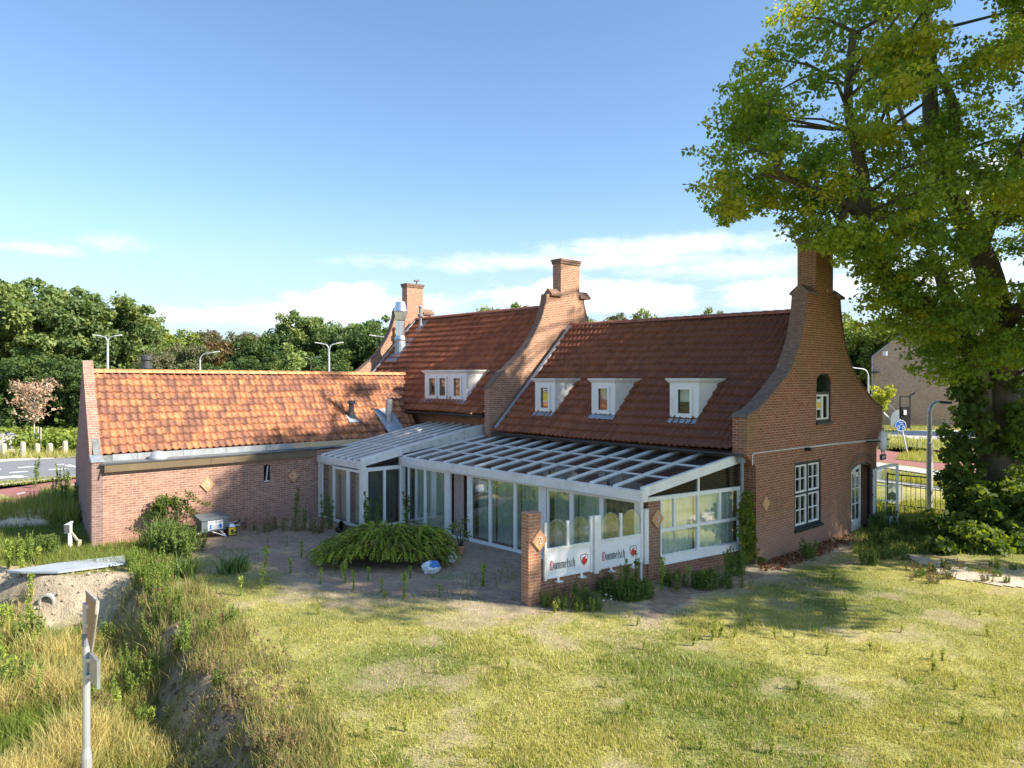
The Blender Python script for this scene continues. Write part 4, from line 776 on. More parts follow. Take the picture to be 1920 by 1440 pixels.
m = MB(); a = [(XA-.25, YL, zL(YL)+.01), (XB, YL, zL(YL)+.01), (XB, YW, zL(YW)+.01), (XA-.6, YW, zL(YW)+.01)]; m.poly(a); m.build('roof_glass', 'glass_roof', cons)
m = MB()
for k, y in enumerate((14.35, 16.1)): 
    m.bar((XA-.35, y, zL(y)+.01), (XB, y, zL(y)+.01), .045, .05)
m.build('purlin', 'white_alu', cons)
# upstand between the two glass roofs
m = MB(); m.add([(XB+.02, YL+.5, zL(YL+.5)-.03), (XB+.02, YW, zM(YW)-.02), (XB+.02, YW, zL(YW)+.10), (XB+.02, YL+.5, zL(YL+.5)+.09), (XB-.06, YL+.5, zL(YL+.5)-.03), (XB-.06, YW, zM(YW)-.02), (XB-.06, YW, zL(YW)+.10), (XB-.06, YL+.5, zL(YL+.5)+.09)],
                [(0, 1, 2, 3), (7, 6, 5, 4), (3, 2, 6, 7), (1, 5, 6, 2), (0, 3, 7, 4), (0, 4, 5, 1)]); m.build('upstand', 'white_dirty', cons)
m = MB(); m.bar((XB+.035, YL-.02, zL(YL)-.03), (XB+.035, YM+.0, zL(YM)-.03), .1, .2); m.build('edge_beam', 'white_alu', cons)
nM = 13
for i in range(nM+1):
    x = XB+.16+(XC-.05-XB-.16)*i/nM
    if i == nM: m = MB(); m.bar((XC+.06, YM-.02, zM(YM)-.02), (-10.42, YW-.2, zM(YW)-.02), .11, .24); m.build('edge_beam', 'white_alu', cons); continue
    m = MB(); m.bar((x, YM, zM(YM)+.02), (x, YW, zM(YW)+.02), .07, .075); m.build('rafter', 'white_alu', cons)
m = MB(); m.poly([(XB+.05, YM, zM(YM)), (XC, YM, zM(YM)), (-10.45, YW, zM(YW)), (XB+.05, YW, zM(YW))]); m.build('roof_glass', 'glass_roof', cons)
for k, y in enumerate((15.25, 16.55)): m = MB(); m.bar((XB+.16, y, zM(y)+.005), (XC, y, zM(y)+.005), .05, .045); m.build('glazing_bar', 'white_alu', cons)
m = MB(); m.box((XB, YW-.02, 2.84), (-10.6, YW+.01, 2.96)); m.build('wall_flashing', 'lead', cons)
# doors: list of (u0,u1,kind) along a wall
def glazed(P, panes, z0, z1, fw=.06, mat='frame_white', glass='glass', curt=None, rail=True, depth=.06, out=0):
    for (u0, u1, cu) in panes:
        m = MB(); framed(m, lambda u, v, d: P(u+u0, v+z0, d+out), u1-u0, z1-z0, fw, depth); d = m.build('sliding_door', mat, cons)
        g = MB(); pbox(g, P, u0+fw, u1-fw, z0+fw, z1-fw, out+depth*.45, out+depth*.55); g.build('door_glass', glass, d)
        if cu:
            a = P(u0+.03, 0, -.22); b = P(u1-.03, 0, -.22)
            if cu.startswith('half:'): b = P(u0+(u1-u0)*.62, 0, -.22); cu = cu[5:]
            curtain(a, b, z0+.06, z1-.05, .035, .15).build('curtain', cu, d)
Pl = planeP((XA, YL, 0), (1, 0, 0), (0, -1, 0)); zt = 2.0
pl = lambda px, y=YL: (OY(y, px, 950).x-XA)
m = MB(); pbox(m, Pl, 0, pl(603), 0, 2.02, -.05, .05); m.build('corner_panel', 'white_paint', cons)
glazed(Pl, [(pl(606), pl(627), 'curtain_beige')], .05, 1.98, .03)
glazed(Pl, [(pl(628), pl(655.5), 'half:curtain_beige'), (pl(655.5), pl(680), 'half:curtain_beige')], .02, 1.95, .085, glass='glass_clear', out=.02)
m = MB(); m.box((XB-.09, YL-.07, 0), (XB+.10, YL+.12, 2.05)); m.build('corner_post', 'white_alu', cons)
Ps = planeP((XB+.02, YL+.12, 0), (0, 1, 0), (1, 0, 0)); Ls = YM-YL-.12
m = MB(); pbox(m, Ps, 0, Ls, 1.95, 2.03, -.03, .06); m.build('rail', 'white_alu', cons)
m = MB(); m.add([(XB+.03, YL+.3, 2.03), (XB+.03, YM-.05, 2.03), (XB+.03, YM-.05, zL(YM)-.14), (XB+.03, YL+.3, 2.05)], [(0, 1, 2, 3)]); m.build('side_glass', 'glass_dark', cons)
glazed(Ps, [(0.0, Ls*.5, 'curtain_dark'), (Ls*.5, Ls-.03, 'curtain_dark')], .03, 1.95, .045, glass='glass')
m = MB(); m.box((XB-.05, YM-.06, 0), (XB+.14, YM+.10, 2.08)); m.build('corner_post', 'white_alu', cons)
WD = Vector((-11.03-XB, .32, 0)).normalized(); Pm = planeP((XB, YM, 0), WD, (WD.y, -WD.x, 0))
def pm(px):   # distance along the slightly skewed front wall
    k = (px-960)/F_; d = Vector((fx+rx*k, fy+ry*k)); e = Vector((WD.x, WD.y)); o = Vector((XB, YM)); den = e.x*d.y-e.y*d.x
    return -(o.x*d.y-o.y*d.x)/den
spec = [(767, 799, 'curtain_green'), (799, 838, 'curtain_green'), (842, 851, None), (885, 921, 'curtain_green'), (921, 968, 'curtain_green'), (968, 1015, 'curtain_green')]
glazed(Pm, [(pm(a), pm(b), c) for a, b, c in spec if c], .03, 2.03, .055)
curtain(Pm(pm(848), 0, -.12), Pm(pm(864), 0, -.12), .05, 2.0, .05, .14).build('curtain', 'curtain_pink', cons)
m = MB(); pbox(m, Pm, pm(838), pm(846), .03, 2.03, -.02, .07); pbox(m, Pm, pm(879), pm(885), .03, 2.03, -.02, .07); pbox(m, Pm, pm(1015), pm(1026), 0, 2.06, -.05, .06); pbox(m, Pm, 0.1, pm(1202), 1.99, 2.075, -.04, .05); pbox(m, Pm, 0.1, pm(1026), -.02, .03, -.1, .12); m.build('door_frame', 'white_alu', cons)
glazed(Pm, [(pm(1028), pm(1074), 'curtain_green'), (pm(1074), pm(1130), 'curtain_green'), (pm(1130), pm(1196), 'curtain_dark')], .03, 2.0, .065)
m = MB(); pbox(m, Pm, pm(1196), pm(1204), 0, 2.06, -.05, .06); m.build('corner_post', 'white_alu', cons)
# side wall along the skewed line
L0 = Vector((-10.93, 14.9, 0)); LD = Vector((.156, .988, 0)).normalized(); LN = Vector((LD.y, -LD.x, 0))
def LP(t, n=0, z=0): return L0+LD*t+LN*n+Vector((0, 0, z))
Pw = planeP(L0, LD, LN)
m = MB(); pbox(m, Pw, -.03, 3.0, .40, .58, -.06, .10); pbox(m, Pw, -.03, 3.06, .38, .41, -.06, .16); pbox(m, Pw, -.03, 3.0, 1.17, 1.25, -.03, .04); pbox(m, Pw, -.45, 3.0, 1.98, 2.08, -.04, .06)
for t0 in (.44, 1.30, 2.13): pbox(m, Pw, t0, t0+.075, 1.25, 1.98, -.03, .041)
pbox(m, Pw, 1.295, 1.385, .58, 1.17, -.03, .042); pbox(m, Pw, 2.9, 3.0, .4, 2.0, -.03, .042); pbox(m, Pw, 1.31, 1.38, 2.08, 2.42, -.03, .041); pbox(m, Pw, -.02, .02, .58, 1.98, -.03, .041); m.build('window_frame', 'frame_white', cons)
m = MB(); pbox(m, Pw, .0, 2.92, .56, 2.0, .0, .005); m.build('window_glass', 'glass', cons)
m = MB(); m.add([LP(-.3, .01, 2.08), LP(2.92, .01, 2.08), LP(2.92, .01, 2.76), LP(-.3, .01, 2.2)], [(0, 1, 2, 3)]); m.build('gable_glass', 'glass_dark', cons)
for a, b in ((.02, 1.3), (1.36, 2.95)): curtain(LP(a, -.16), LP(b, -.16), .55, 1.97, .03, .17).build('curtain', 'curtain_mint', cons)
m = MB(); m.add([LP(3.0, 0, 2.0), LP(3.2, 0, 2.0), LP(3.2, 0, 2.85), LP(3.0, 0, 2.85)], [(0, 1, 2, 3)]); m.build('gable_glass', 'glass_dark', cons)
m = MB(); m.box((XA, YL+.1, .005), (XB, 17.9, .02)); m.box((XB, YM+.1, .005), (-11.0, 17.9, .02)); m.build('floor', 'interior_floor', cons)
m = MB(); c = Vector((-22.0, 14.0, 0)); m.box(c, c+Vector((.5, .5, .45))); m.box(c+Vector((0, .42, .45)), c+Vector((.5, .5, .9))); m.box(c+Vector((-1, .2, 0)), c+Vector((-.5, .7, .45))); m.build('seat', 'red_seat', cons)
m = MB(); m.box((-19.6, 15.6, .0), (-18.2, 16.4, .75)); m.box((-15.5, 15.8, 0), (-14.2, 16.5, .75)); m.build('table', 'wood', cons)
# low brick wall with two brick piers, diamond plaques
lw = thing('garden_wall', 'low brick garden wall with a tall brick pier at each end, carrying the white wind screens', 'wall', LP(-2.2))
m = MB(); pbox(m, Pw, -3.66, -.42, -.05, .50, -.24, -.02); m.build('wall_base', 'brick_lowwall', lw)
m = MB(); pbox(m, Pw, -4.0, -3.66, -.05, 2.04, -.26, .02); m.build('pier', 'brick_pier', lw); m = MB(); pbox(m, Pw, -.42, -.02, -.05, 1.97, -.3, .02); m.build('pier', 'brick_lowwall', lw)
m = MB(); pbox(m, Pw, -.02, 3.1, -.05, .385, -.2, .03); m.build('wall_base', 'brick_lowwall', cons)
m = MB(); pbox(m, Pw, 3.02, 3.3, -.05, 2.0, -.3, -.02); m.build('pier', 'brick_lowwall', cons)
plaque(LP(-3.72, .02, 1.43), LN, lw, .22); plaque(LP(-.14, .02, 1.52), LN, lw, .22)
# white wind screens with lettering
BL = {  # blackletter strokes: (x0,y0,x1,y1,w)
 'D': [(.05, .05, .05, .95, .14), (.05, .95, .5, .95, .1), (.5, .95, .68, .72, .12), (.68, .72, .68, .25, .14), (.68, .25, .45, .03, .12), (.0, .06, .48, .03, .1), (.3, .15, .3, .85, .07), (-.08, .55, .1, .62, .08)],
 'o': [(.06, .12, .06, .58, .13), (.40, .12, .40, .58, .13), (.06, .58, .24, .70, .1), (.24, .70, .40, .58, .1), (.06, .12, .22, .0, .1), (.22, .0, .40, .12, .1)],
 'm': [(.06, .04, .06, .64, .13), (.38, .04, .38, .64, .13), (.70, .04, .70, .64, .13), (.0, .62, .14, .70, .1), (.12, .60, .36, .70, .09), (.44, .60, .68, .70, .09), (.02, .0, .14, .08, .1), (.34, .0, .46, .08, .1), (.66, .0, .8, .08, .1)],
 'e': [(.06, .12, .06, .58, .13), (.06, .58, .26, .70, .1), (.26, .70, .38, .52, .1), (.38, .50, .1, .34, .07), (.06, .12, .22, .0, .1), (.22, .0, .42, .10, .09)],
 'l': [(.1, .06, .1, .95, .13), (.04, .92, .14, 1.0, .1), (.08, .06, .22, .0, .1)],
 's': [(.34, .66, .12, .66, .1), (.08, .64, .08, .42, .12), (.08, .42, .34, .28, .11), (.34, .28, .34, .08, .12), (.34, .06, .06, .02, .1)],
 'c': [(.06, .12, .06, .58, .13), (.06, .58, .24, .70, .1), (.24, .70, .36, .62, .1), (.06, .12, .22, .0, .1), (.22, .0, .38, .08, .1)],
 'h': [(.06, .04, .06, .95, .13), (.40, .0, .40, .58, .13), (.12, .58, .30, .70, .09), (.30, .70, .40, .56, .1), (.40, .05, .28, -.22, .08), (.02, .92, .12, 1.0, .1)]}
ADV = {'D': .86, 'o': .56, 'm': .90, 'e': .54, 'l': .32, 's': .50, 'c': .50, 'h': .56}
def lettering(t0, zb, h, par):
    for red in (True, False):
        m = MB(); x = 0
        for i, ch in enumerate('Dommelsch'):
            if (i == 0) == red:
                for (a, b, c, d_, w_) in BL[ch]:
                    s = .62; A = LP(t0+(x+a)*h*s, .034, zb+b*h); B = LP(t0+(x+c)*h*s, .034, zb+d_*h); m.bar(A, B, .004, w_*h*.82, Vector((LD.x, LD.y, 0)) if abs(d_-b) > abs(c-a)*.6 else (0, 0, 1)) if False else m.add([A-LD*w_*h*.31, A+LD*w_*h*.31, B+LD*w_*h*.31+Vector((0, 0, .0)), B-LD*w_*h*.31, A-LD*w_*h*.31+LN*.003, A+LD*w_*h*.31+LN*.003, B+LD*w_*h*.31+LN*.003, B-LD*w_*h*.31+LN*.003] if abs(d_-b) > abs(c-a)*.5 else
                        [A-Vector((0, 0, w_*h*.5)), A+Vector((0, 0, w_*h*.5)), B+Vector((0, 0, w_*h*.5)), B-Vector((0, 0, w_*h*.5)), A-Vector((0, 0, w_*h*.5))+LN*.003, A+Vector((0, 0, w_*h*.5))+LN*.003, B+Vector((0, 0, w_*h*.5))+LN*.003, B-Vector((0, 0, w_*h*.5))+LN*.003], [(0, 1, 2, 3), (4, 5, 6, 7)])
            x += ADV[ch]*1.02
        m.build('lettering', 'text_red' if red else 'text_dark', par)
    return x*h*.62
def shield(tc_, zc, s, par):
    q = lambda u, v, n: LP(tc_+u*s, n, zc+v*s)
    out = [(-.42, .42), (0, .52), (.42, .42), (.42, .05), (.3, -.28), (0, -.55), (-.3, -.28), (-.42, .05)]
    m = MB(); m.poly([q(u, v, .034) for u, v in out]); m.build('emblem', 'text_dark', par)
    m = MB(); m.poly([q(u*.86, v*.88, .037) for u, v in out]); m.build('emblem', 'sign_white', par)
    m = MB(); m.poly([q(u, v, .040) for u, v in ((-.28, .02), (-.12, .22), (.1, .30), (.24, .26), (.1, .16), (.06, .04), (.2, .08), (.33, .02), (.27, -.2), (0, -.47), (-.27, -.2))]); m.build('emblem', 'text_red', par)
def screen(ta, tb, tm, lab, t_text, fullname):
    s = thing('wind_screen', lab, 'wind screen', LP((ta+tb)/2, 0, .5), 'white wind screens on the garden wall')
    m = MB(); pbox(m, Pw, ta+.03, tb-.03, .56, 1.14, .0, .03); pn = m.build('panel', 'sign_white', s)
    m = MB(); pbox(m, Pw, ta, tb, 1.14, 1.21, -.01, .045); pbox(m, Pw, ta, tb, .53, .57, -.01, .045); m.build('rail', 'white_alu', s)
    for tt, zt_ in ((ta, 1.80), (tm, 1.78), (tb-.06, 1.80)): m = MB(); pbox(m, Pw, tt, tt+.06, .50 if tt != tm else 1.21, zt_, -.012, .047); m.build('post', 'white_alu', s)
    for a, b in ((ta+.06, tm), (tm+.06, tb-.06)):
        w_ = b-a; pts = [(a, 1.2), (b, 1.2), (b, 1.5)]+[(a+w_*(.5+.5*math.cos(math.pi*k/10)), 1.5+.33*math.sin(math.pi*k/10)) for k in range(1, 10)]+[(a, 1.5)]
        m = MB(); m.slab(pts, [], L0+LN*.018, LD, (0, 0, 1), LN, .006); m.build('screen_glass', 'glass_clear', s)
        m = MB(); ring = [LP(a+w_*(.5+.5*math.cos(math.pi*k/14)), .015, 1.5+.33*math.sin(math.pi*k/14)) for k in range(0, 15)]; m.tube(ring, .006, 4); m.build('glass_edge', 'pipe_grey', s)
    for tt in (ta+.35, tb-.35): m = MB(); pbox(m, Pw, tt, tt+.05, .44, .56, .02, .06); pbox(m, Pw, tt-.06, tt+.1, .44, .46, .0, .14); m.build('bracket', 'white_alu', s)
    lettering(t_text, .72, .20, pn); shield(t_text+.97, .83, .26, pn)
screen(-3.58, -2.21, -2.95, 'white wind screen panel next to the free-standing brick pier, lettering fully visible', -3.42, True)
screen(-2.02, -.62, -1.35, 'white wind screen panel nearest the conservatory, its first letter hidden by a twiggy shrub', -1.90, True)
for tt, lab in ((-2.14, 'white screen support post between the two wind screens'), (-.55, 'white screen support post beside the conservatory pier')):
    m = MB(); pbox(m, Pw, tt, tt+.12, .45, 1.80, -.05, .05); o = m.build('screen_post', 'white_alu'); tag(o, lab, 'post', 'screen support posts')
# downpipe
m = MB(); q = OX(-10.25, 1388, 880); m.tube([(q.x, 17.46, 2.95), (q.x, 17.6, 2.8), (q.x, 17.62, .1)], .05, 10); m.box((q.x-.07, 17.5, 2.75), (q.x+.07, 17.68, 2.9)); m.build('downpipe', 'pipe_grey', house)
# ================================================================== LEAVES AND TREES
def leaves(C, rad, n, size, rs, cols, up=.35, flat=.75, shell=.5, aspect=.62):
    """C (k,3) clump centres, rad (k,), n leaves per clump -> quads as leaf-sized rhombi"""
    k = len(C); tot = k*n; cen = np.repeat(C, n, 0); rr = np.repeat(rad, n)
    d = rs.normal(size=(tot, 3)); d /= np.linalg.norm(d, axis=1)[:, None]+1e-9
    r = rs.rand(tot)**shell; p = cen+d*(rr*r)[:, None]*np.array([1, 1, flat])
    nr = d*.55+rs.normal(size=(tot, 3))*.6; nr[:, 2] += up; nr /= np.linalg.norm(nr, axis=1)[:, None]+1e-9
    a = rs.normal(size=(tot, 3)); a -= nr*(a*nr).sum(1)[:, None]; a /= np.linalg.norm(a, axis=1)[:, None]+1e-9; b = np.cross(nr, a)
    s = size*(.6+.8*rs.rand(tot))[:, None]
    V = np.stack([p-a*s*.55, p+b*s*aspect*.5, p+a*s*.55-nr*s*.12, p-b*s*aspect*.5], 1).reshape(-1, 3)
    Fc = np.arange(tot*4).reshape(-1, 4)
    base = np.repeat(cols[rs.randint(0, len(cols), k)], n, 0)*(.8+.45*rs.rand(tot, 1)); cc = np.repeat(base, 4, 0)
    return V, Fc, cc
def merge(parts):
    Vs, Fs, Cs = [], [], []; o = 0
    for V, Fc, c in parts: Vs.append(V); Fs.append(Fc+o); Cs.append(c); o += len(V)
    return np.concatenate(Vs), np.concatenate(Fs), np.concatenate(Cs)
RS = np.random.RandomState(11)
# --- the big lime tree on the right
BX, BY = T(1862, 990, 24.5).x, T(1862, 990, 24.5).y
big = thing('lime_tree', 'huge old broadleaf tree with yellow-green crown and forked trunk, towering over the right gable', 'tree', (BX, BY, 0))
tr = MB()
b0 = Vector((BX, BY, -.1))
def limb(m, pts, r0, r1, n=9):
    P_ = [Vector(p) for p in pts]; k = len(P_); Q = []
    for i in range(k-1):
        for j in range(4):
            t = j/4; a, b, c, d = P_[max(i-1, 0)], P_[i], P_[i+1], P_[min(i+2, k-1)]
            Q.append(.5*((2*b)+(c-a)*t+(2*a-5*b+4*c-d)*t*t+(-a+3*b-3*c+d)*t**3))
    Q.append(P_[-1]); L = len(Q); m.tube(Q, [r0+(r1-r0)*(i/(L-1)) for i in range(L)], n)
limb(tr, [b0, T(1866, 900, 24.5), T(1872, 800, 24.3), T(1880, 700, 24.2), T(1872, 600, 24), T(1850, 500, 23.8), T(1800, 400, 23.6), T(1765, 300, 23.5), T(1745, 220, 23.3), T(1740, 60, 23), T(1700, -150, 23)], .62, .14, 14)
limb(tr, [b0+Vector((.1, .3, 0)), T(1905, 930, 25), T(1902, 850, 25.2), T(1930, 740, 25.5), T(1960, 560, 26), T(2000, 350, 26), T(1990, 100, 26), T(1980, -200, 26)], .42, .12, 12)
limb(tr, [T(1862, 860, 24.4), T(1842, 780, 24), T(1835, 700, 23.7), T(1790, 600, 23), T(1755, 500, 22.8), T(1700, 520, 22.4)], .36, .15, 10)
limb(tr, [T(1800, 620, 23.3), T(1740, 590, 22.5), T(1680, 550, 21.8), T(1645, 480, 21.3), T(1622, 420, 21), T(1618, 330, 20.8), T(1605, 280, 20.6), T(1590, 190, 20.5), T(1600, 60, 20.4)], .30, .10, 10)
limb(tr, [T(1625, 415, 21), T(1590, 385, 20.6), T(1545, 370, 20), T(1500, 345, 19.5), T(1458, 320, 19), T(1455, 280, 19)], .17, .05, 8)
limb(tr, [T(1575, 440, 20.5), T(1576, 410, 20.4), T(1592, 385, 20.6)], .08, .1, 6)
limb(tr, [T(1770, 330, 23.5), T(1790, 240, 23.2), T(1782, 180, 23), T(1740, 120, 22.6), T(1690, 100, 22), T(1630, 105, 21)], .2, .06, 8)
limb(tr, [T(1750, 245, 23.3), T(1680, 240, 22.5), T(1620, 248, 21.5), T(1560, 240, 20.5)], .12, .04, 7)
limb(tr, [T(1840, 470, 23.8), T(1880, 360, 22), T(1930, 240, 21), T(1960, 100, 20)], .2, .06, 8)
limb(tr, [T(1880, 620, 24), T(1960, 520, 21), T(2080, 400, 19), T(2150, 300, 18)], .22, .06, 8)
limb(tr, [T(1850, 500, 24), T(1780, 380, 27), T(1700, 240, 29), T(1660, 100, 30)], .2, .06, 8)
trunk = tr.build('trunk', 'bark', big, smooth=True)
SIL = [(1478, -40), (1440, -300), (1560, -620), (1900, -760), (2250, -560), (2420, -100), (2400, 300), (2250, 560), (2080, 660), (1950, 700), (1900, 720), (1830, 700), (1770, 735), (1725, 728), (1700, 690), (1690, 655), (1650, 600), (1612, 560), (1600, 510), (1545, 492), (1510, 452), (1465, 424), (1410, 405), (1372, 432), (1348, 400), (1335, 340), (1350, 270), (1362, 190), (1392, 130), (1435, 82), (1480, 60), (1488, 20)]
def keep_ok(x, y, z, sw, ss):   # keep the crown out of the sunbeams that light the open lawn in the photograph
    sh = ss-z/.727
    if sw < 21.5 and sh > 2.0: return False
    return not (sh <= 3.0 and sw < 14.9-.12*(3-sh)+1.9*vnoise(x*1.0, z*1.0+y, 1.6))
cl = []; cr_ = []; tries = 0
while len(cl) < 540 and tries < 40000:
    tries += 1
    px = RS.uniform(1330, 2420); py = RS.uniform(-760, 740)
    if not inpoly(np.array([px]), np.array([py]), SIL)[0]: continue
    cxp, w_ = 1900, 560; e = ((px-cxp)/w_)**2+((py+10)/760)**2
    dh = 6.5*math.sqrt(max(.04, 1-min(e, .96))); dc = 23.6-max(0, (1800-px))*.0075
    d = dc+RS.uniform(-1, 1)*dh; r = RS.uniform(.55, 1.0)
    if px < 1650 and d > 25.5: continue
    edge = float(segdist(np.array([px]), np.array([py]), SIL)[0])/1360*d
    if edge < r*.4: continue
    # open lanes showing sky
    if fbm(np.array([px]), np.array([py]), 120, 2)[0] < .37 and py < 480 and RS.rand() < .75: continue
    if 1500 < px < 1600 and 470 < py < 640: continue
    p = T(px, py, d)
    if p.z > 27: continue
    sw, ss = -.5*p.x+.866*p.y, .866*p.x+.5*p.y
    if not keep_ok(p.x, p.y, p.z, sw, ss) : continue
    top_left = d < 22.8 and -30 < py < 230 and 1470 < px < 1760 and RS.rand() < .65
    if not top_left and sw < 26.8 and p.z > .727*(ss+16.7)+(min(2.2, (sw-19)*1.2) if sw > 19 else (sw-19)*.5)-r*.6: continue
    if sw >= 26.8 and p.z > .727*ss+10.8 and RS.rand() < .86: continue
    if -10.8 < p.x < -9.2 and 17 < p.y < 26.5 and p.z < 9.8: continue
    cl.append(tuple(p)); cr_.append(min(r, max(.5, edge*1.2)))
for (px, py, d, r) in [(1505, 425, 20.5, .8), (1540, 440, 20.6, .8), (1580, 430, 20.8, .9), (1520, 395, 20.2, .8), (1620, 470, 21, .9), (1600, 450, 20.6, .8), (1655, 520, 21.5, .9), (1690, 560, 21.8, .9), (1640, 560, 21.3, .7), (1670, 600, 21.8, .8), (1710, 620, 22, .9), (1740, 660, 22.3, .9), (1765, 700, 22.5, .8), (1720, 570, 22, .9),
                      (1625, 500, 21.2, .7), (1490, 30, 20.6, .9), (1530, 10, 20.8, 1), (1500, 85, 20.3, 1), (1450, 110, 19.9, .8), (1560, 60, 20.8, 1), (1600, 20, 21, 1), (1420, 140, 19.7, .8), (1395, 180, 19.5, .8), (1380, 240, 19.4, .8), (1365, 300, 19.2, .8), (1352, 350, 19.1, .7), (1380, 390, 19.1, .6), (1650, 40, 21.5, 1), (1690, 10, 21.8, 1), (1830, 640, 22.6, 1), (1880, 660, 22.4, 1), (1800, 690, 22.5, .9), (1930, 640, 22.6, 1)]:
    cl.append(tuple(T(px, py, d))); cr_.append(r)
k_ = 0
while k_ < 120:   # unseen leaf clumps added along the sun rays to dapple the gable with shade
    q = Vector((-10.0, RS.uniform(18.0, 26.5), RS.uniform(-.5, 5.6)))+sv*RS.uniform(11, 27)
    dd = q.x*fx+q.y*fy; ll = q.x*rx+q.y*ry; k_ += 1
    if q.z < 5.2 or dd < 2 or ll/dd < .80 or not keep_ok(q.x, q.y, q.z, -.5*q.x+.866*q.y, .866*q.x+.5*q.y): continue
    cl.append(tuple(q)); cr_.append(.85)
CL = np.array(cl); CRR = np.array(cr_)
colsB = np.array([(.19, .275, .04), (.26, .33, .04), (.15, .24, .04), (.22, .295, .045), (.33, .35, .04), (.14, .22, .04)])
lv = leaves(CL, CRR, 380, .108, RS, colsB, flat=.6, shell=.6, aspect=.8)
# loose outer sprays for a ragged outline
S2 = []; 
for i in range(len(CL)):
    for j in range(3):
        v = RS.normal(size=3); v /= np.linalg.norm(v); S2.append(CL[i]+v*CRR[i]*RS.uniform(.9, 1.35)*np.array([1, 1, .7]))
S2 = np.array(S2); lv2 = leaves(S2, np.full(len(S2), .28), 34, .11, RS, colsB, flat=.6, aspect=.8)
V, Fc, cc = merge([lv, lv2]); npmesh('crown', V, Fc, 'leaf', big, cc)
# twigs joining clumps to the limbs
tw = MB(); limbs_pts = np.array([v for v in tr.v[::9]])
for i in range(0, len(CL), 3):
    q = limbs_pts[np.argmin(((limbs_pts-CL[i])**2).sum(1)+6*np.maximum(0, limbs_pts[:, 2]-CL[i][2]))]; p = Vector(CL[i]); q = Vector(q)
    if (p-q).length > 7: continue
    mid = (p+q)/2+Vector((RS.normal()*.2, RS.normal()*.2, .25)); tw.tube([q, mid, p], [.06, .04, .015], 5)
tw.build('branches', 'bark', big)
# leafy shoots on the lower trunk (ivy and epicormic growth)
cs = []
for i in range(66):
    py = RS.uniform(700, 960); px = min(max(1815+RS.normal()*22, 1772), 1860) if RS.rand() < .8 else RS.uniform(1890, 1935); cs.append(tuple(T(px-(py-820)*.02, py, RS.uniform(22.9, 24.6))))
for i in range(22): cs.append(tuple(T(RS.uniform(1865, 1990), RS.uniform(760, 850), RS.uniform(23.5, 25))))
dkc = np.array([(.075, .125, .028), (.10, .15, .03), (.06, .105, .025), (.12, .17, .035)])
V, Fc, cc = leaves(np.array(cs), np.full(len(cs), .42), 85, .17, RS, dkc, aspect=.85); npmesh('trunk_shoots', V, Fc, 'leaf', big, cc)
# bushy growth round the foot of the tree
cs = []
for i in range(120):
    px = RS.uniform(1785, 2050); top = 945+abs(px-1860)*.08; d = RS.uniform(21.3, 24.2); p = T(px, 1000, d); cs.append((p.x, p.y, RS.uniform(.15, 1.55)*(1 if px > 1800 else .7)))
for i in range(40): p = G(RS.uniform(1740, 1930), RS.uniform(1000, 1045)); cs.append((p[0], p[1], RS.uniform(.1, .7)))
bush = npmesh('shrub', *leaves(np.array(cs), RS.uniform(.28, .5, len(cs)), 120, .17, RS, dkc, aspect=.85)[:2], 'leaf', None, None); bpy.data.objects.remove(bush)
V, Fc, cc = leaves(np.array(cs), RS.uniform(.28, .5, len(cs)), 120, .17, RS, dkc, aspect=.85); o = npmesh('shrub', V, Fc, 'leaf', None, cc); tag(o, 'dark green broadleaf shrub growing round the foot of the huge tree', 'shrub')
# --- unseen second tree, added to shade lawn and wall, crown cut to fit the shade
def broad_tree(name, label, x, y, zc, rx_, rz_, n, per, size, cols, trunk_r, rs, mat='leaf', group=None, foot=None):
    t = thing(name, label, 'tree', (*foot, 0), group); C = []
    while len(C) < n:
        v = rs.normal(size=3); v /= np.linalg.norm(v); r = rs.rand()**.4; q = np.array([v[0]*rx_*r, v[1]*rx_*r, v[2]*rz_*r])+np.array([x, y, zc])
        sw, ss = -.5*q[0]+.866*q[1], .866*q[0]+.5*q[1]
        if keep_ok(q[0], q[1], q[2], sw, ss) and q[2] > 5.5 and (sw > 26.8 or q[2] < .727*(ss+16.7)+(min(2.4, (sw-19)*1.2) if sw > 19 else (sw-19)*.5)-.4): C.append(q)
    C = np.array(C); V, Fc, cc = leaves(C, rs.uniform(.6, 1.1, n)*rx_/6, per, size, rs, cols); npmesh('crown', V, Fc, mat, t, cc)
    m = MB(); m.tube([(*foot, -.2), (foot[0]*.9+x*.1, foot[1]*.9+y*.1, zc*.35), ((foot[0]+x)/2, (foot[1]+y)/2, zc*.7), (x, y+.1, zc+rz_*.3)], [trunk_r, trunk_r*.85, trunk_r*.6, trunk_r*.2], 9)
    for k in range(7):
        a = k*2.4; m.tube([((foot[0]+x)/2, (foot[1]+y)/2, zc*.7+k*.2), (x+math.cos(a)*rx_*.5, y+math.sin(a)*rx_*.5, zc*.85+k*.6), (x+math.cos(a)*rx_*.8, y+math.sin(a)*rx_*.8, zc*.95+k*.6)], [trunk_r*.4, trunk_r*.25, .04], 6)
    m.build('trunk', 'bark', t, smooth=True); return t
broad_tree('lime_tree', 'unseen broadleaf tree added beyond the right edge to shade the lawn and wall', 3.0, 24.2, 17.0, 6.4, 12.5, 520, 90, .26, colsB, .45, RS, foot=(.5, 30.5))
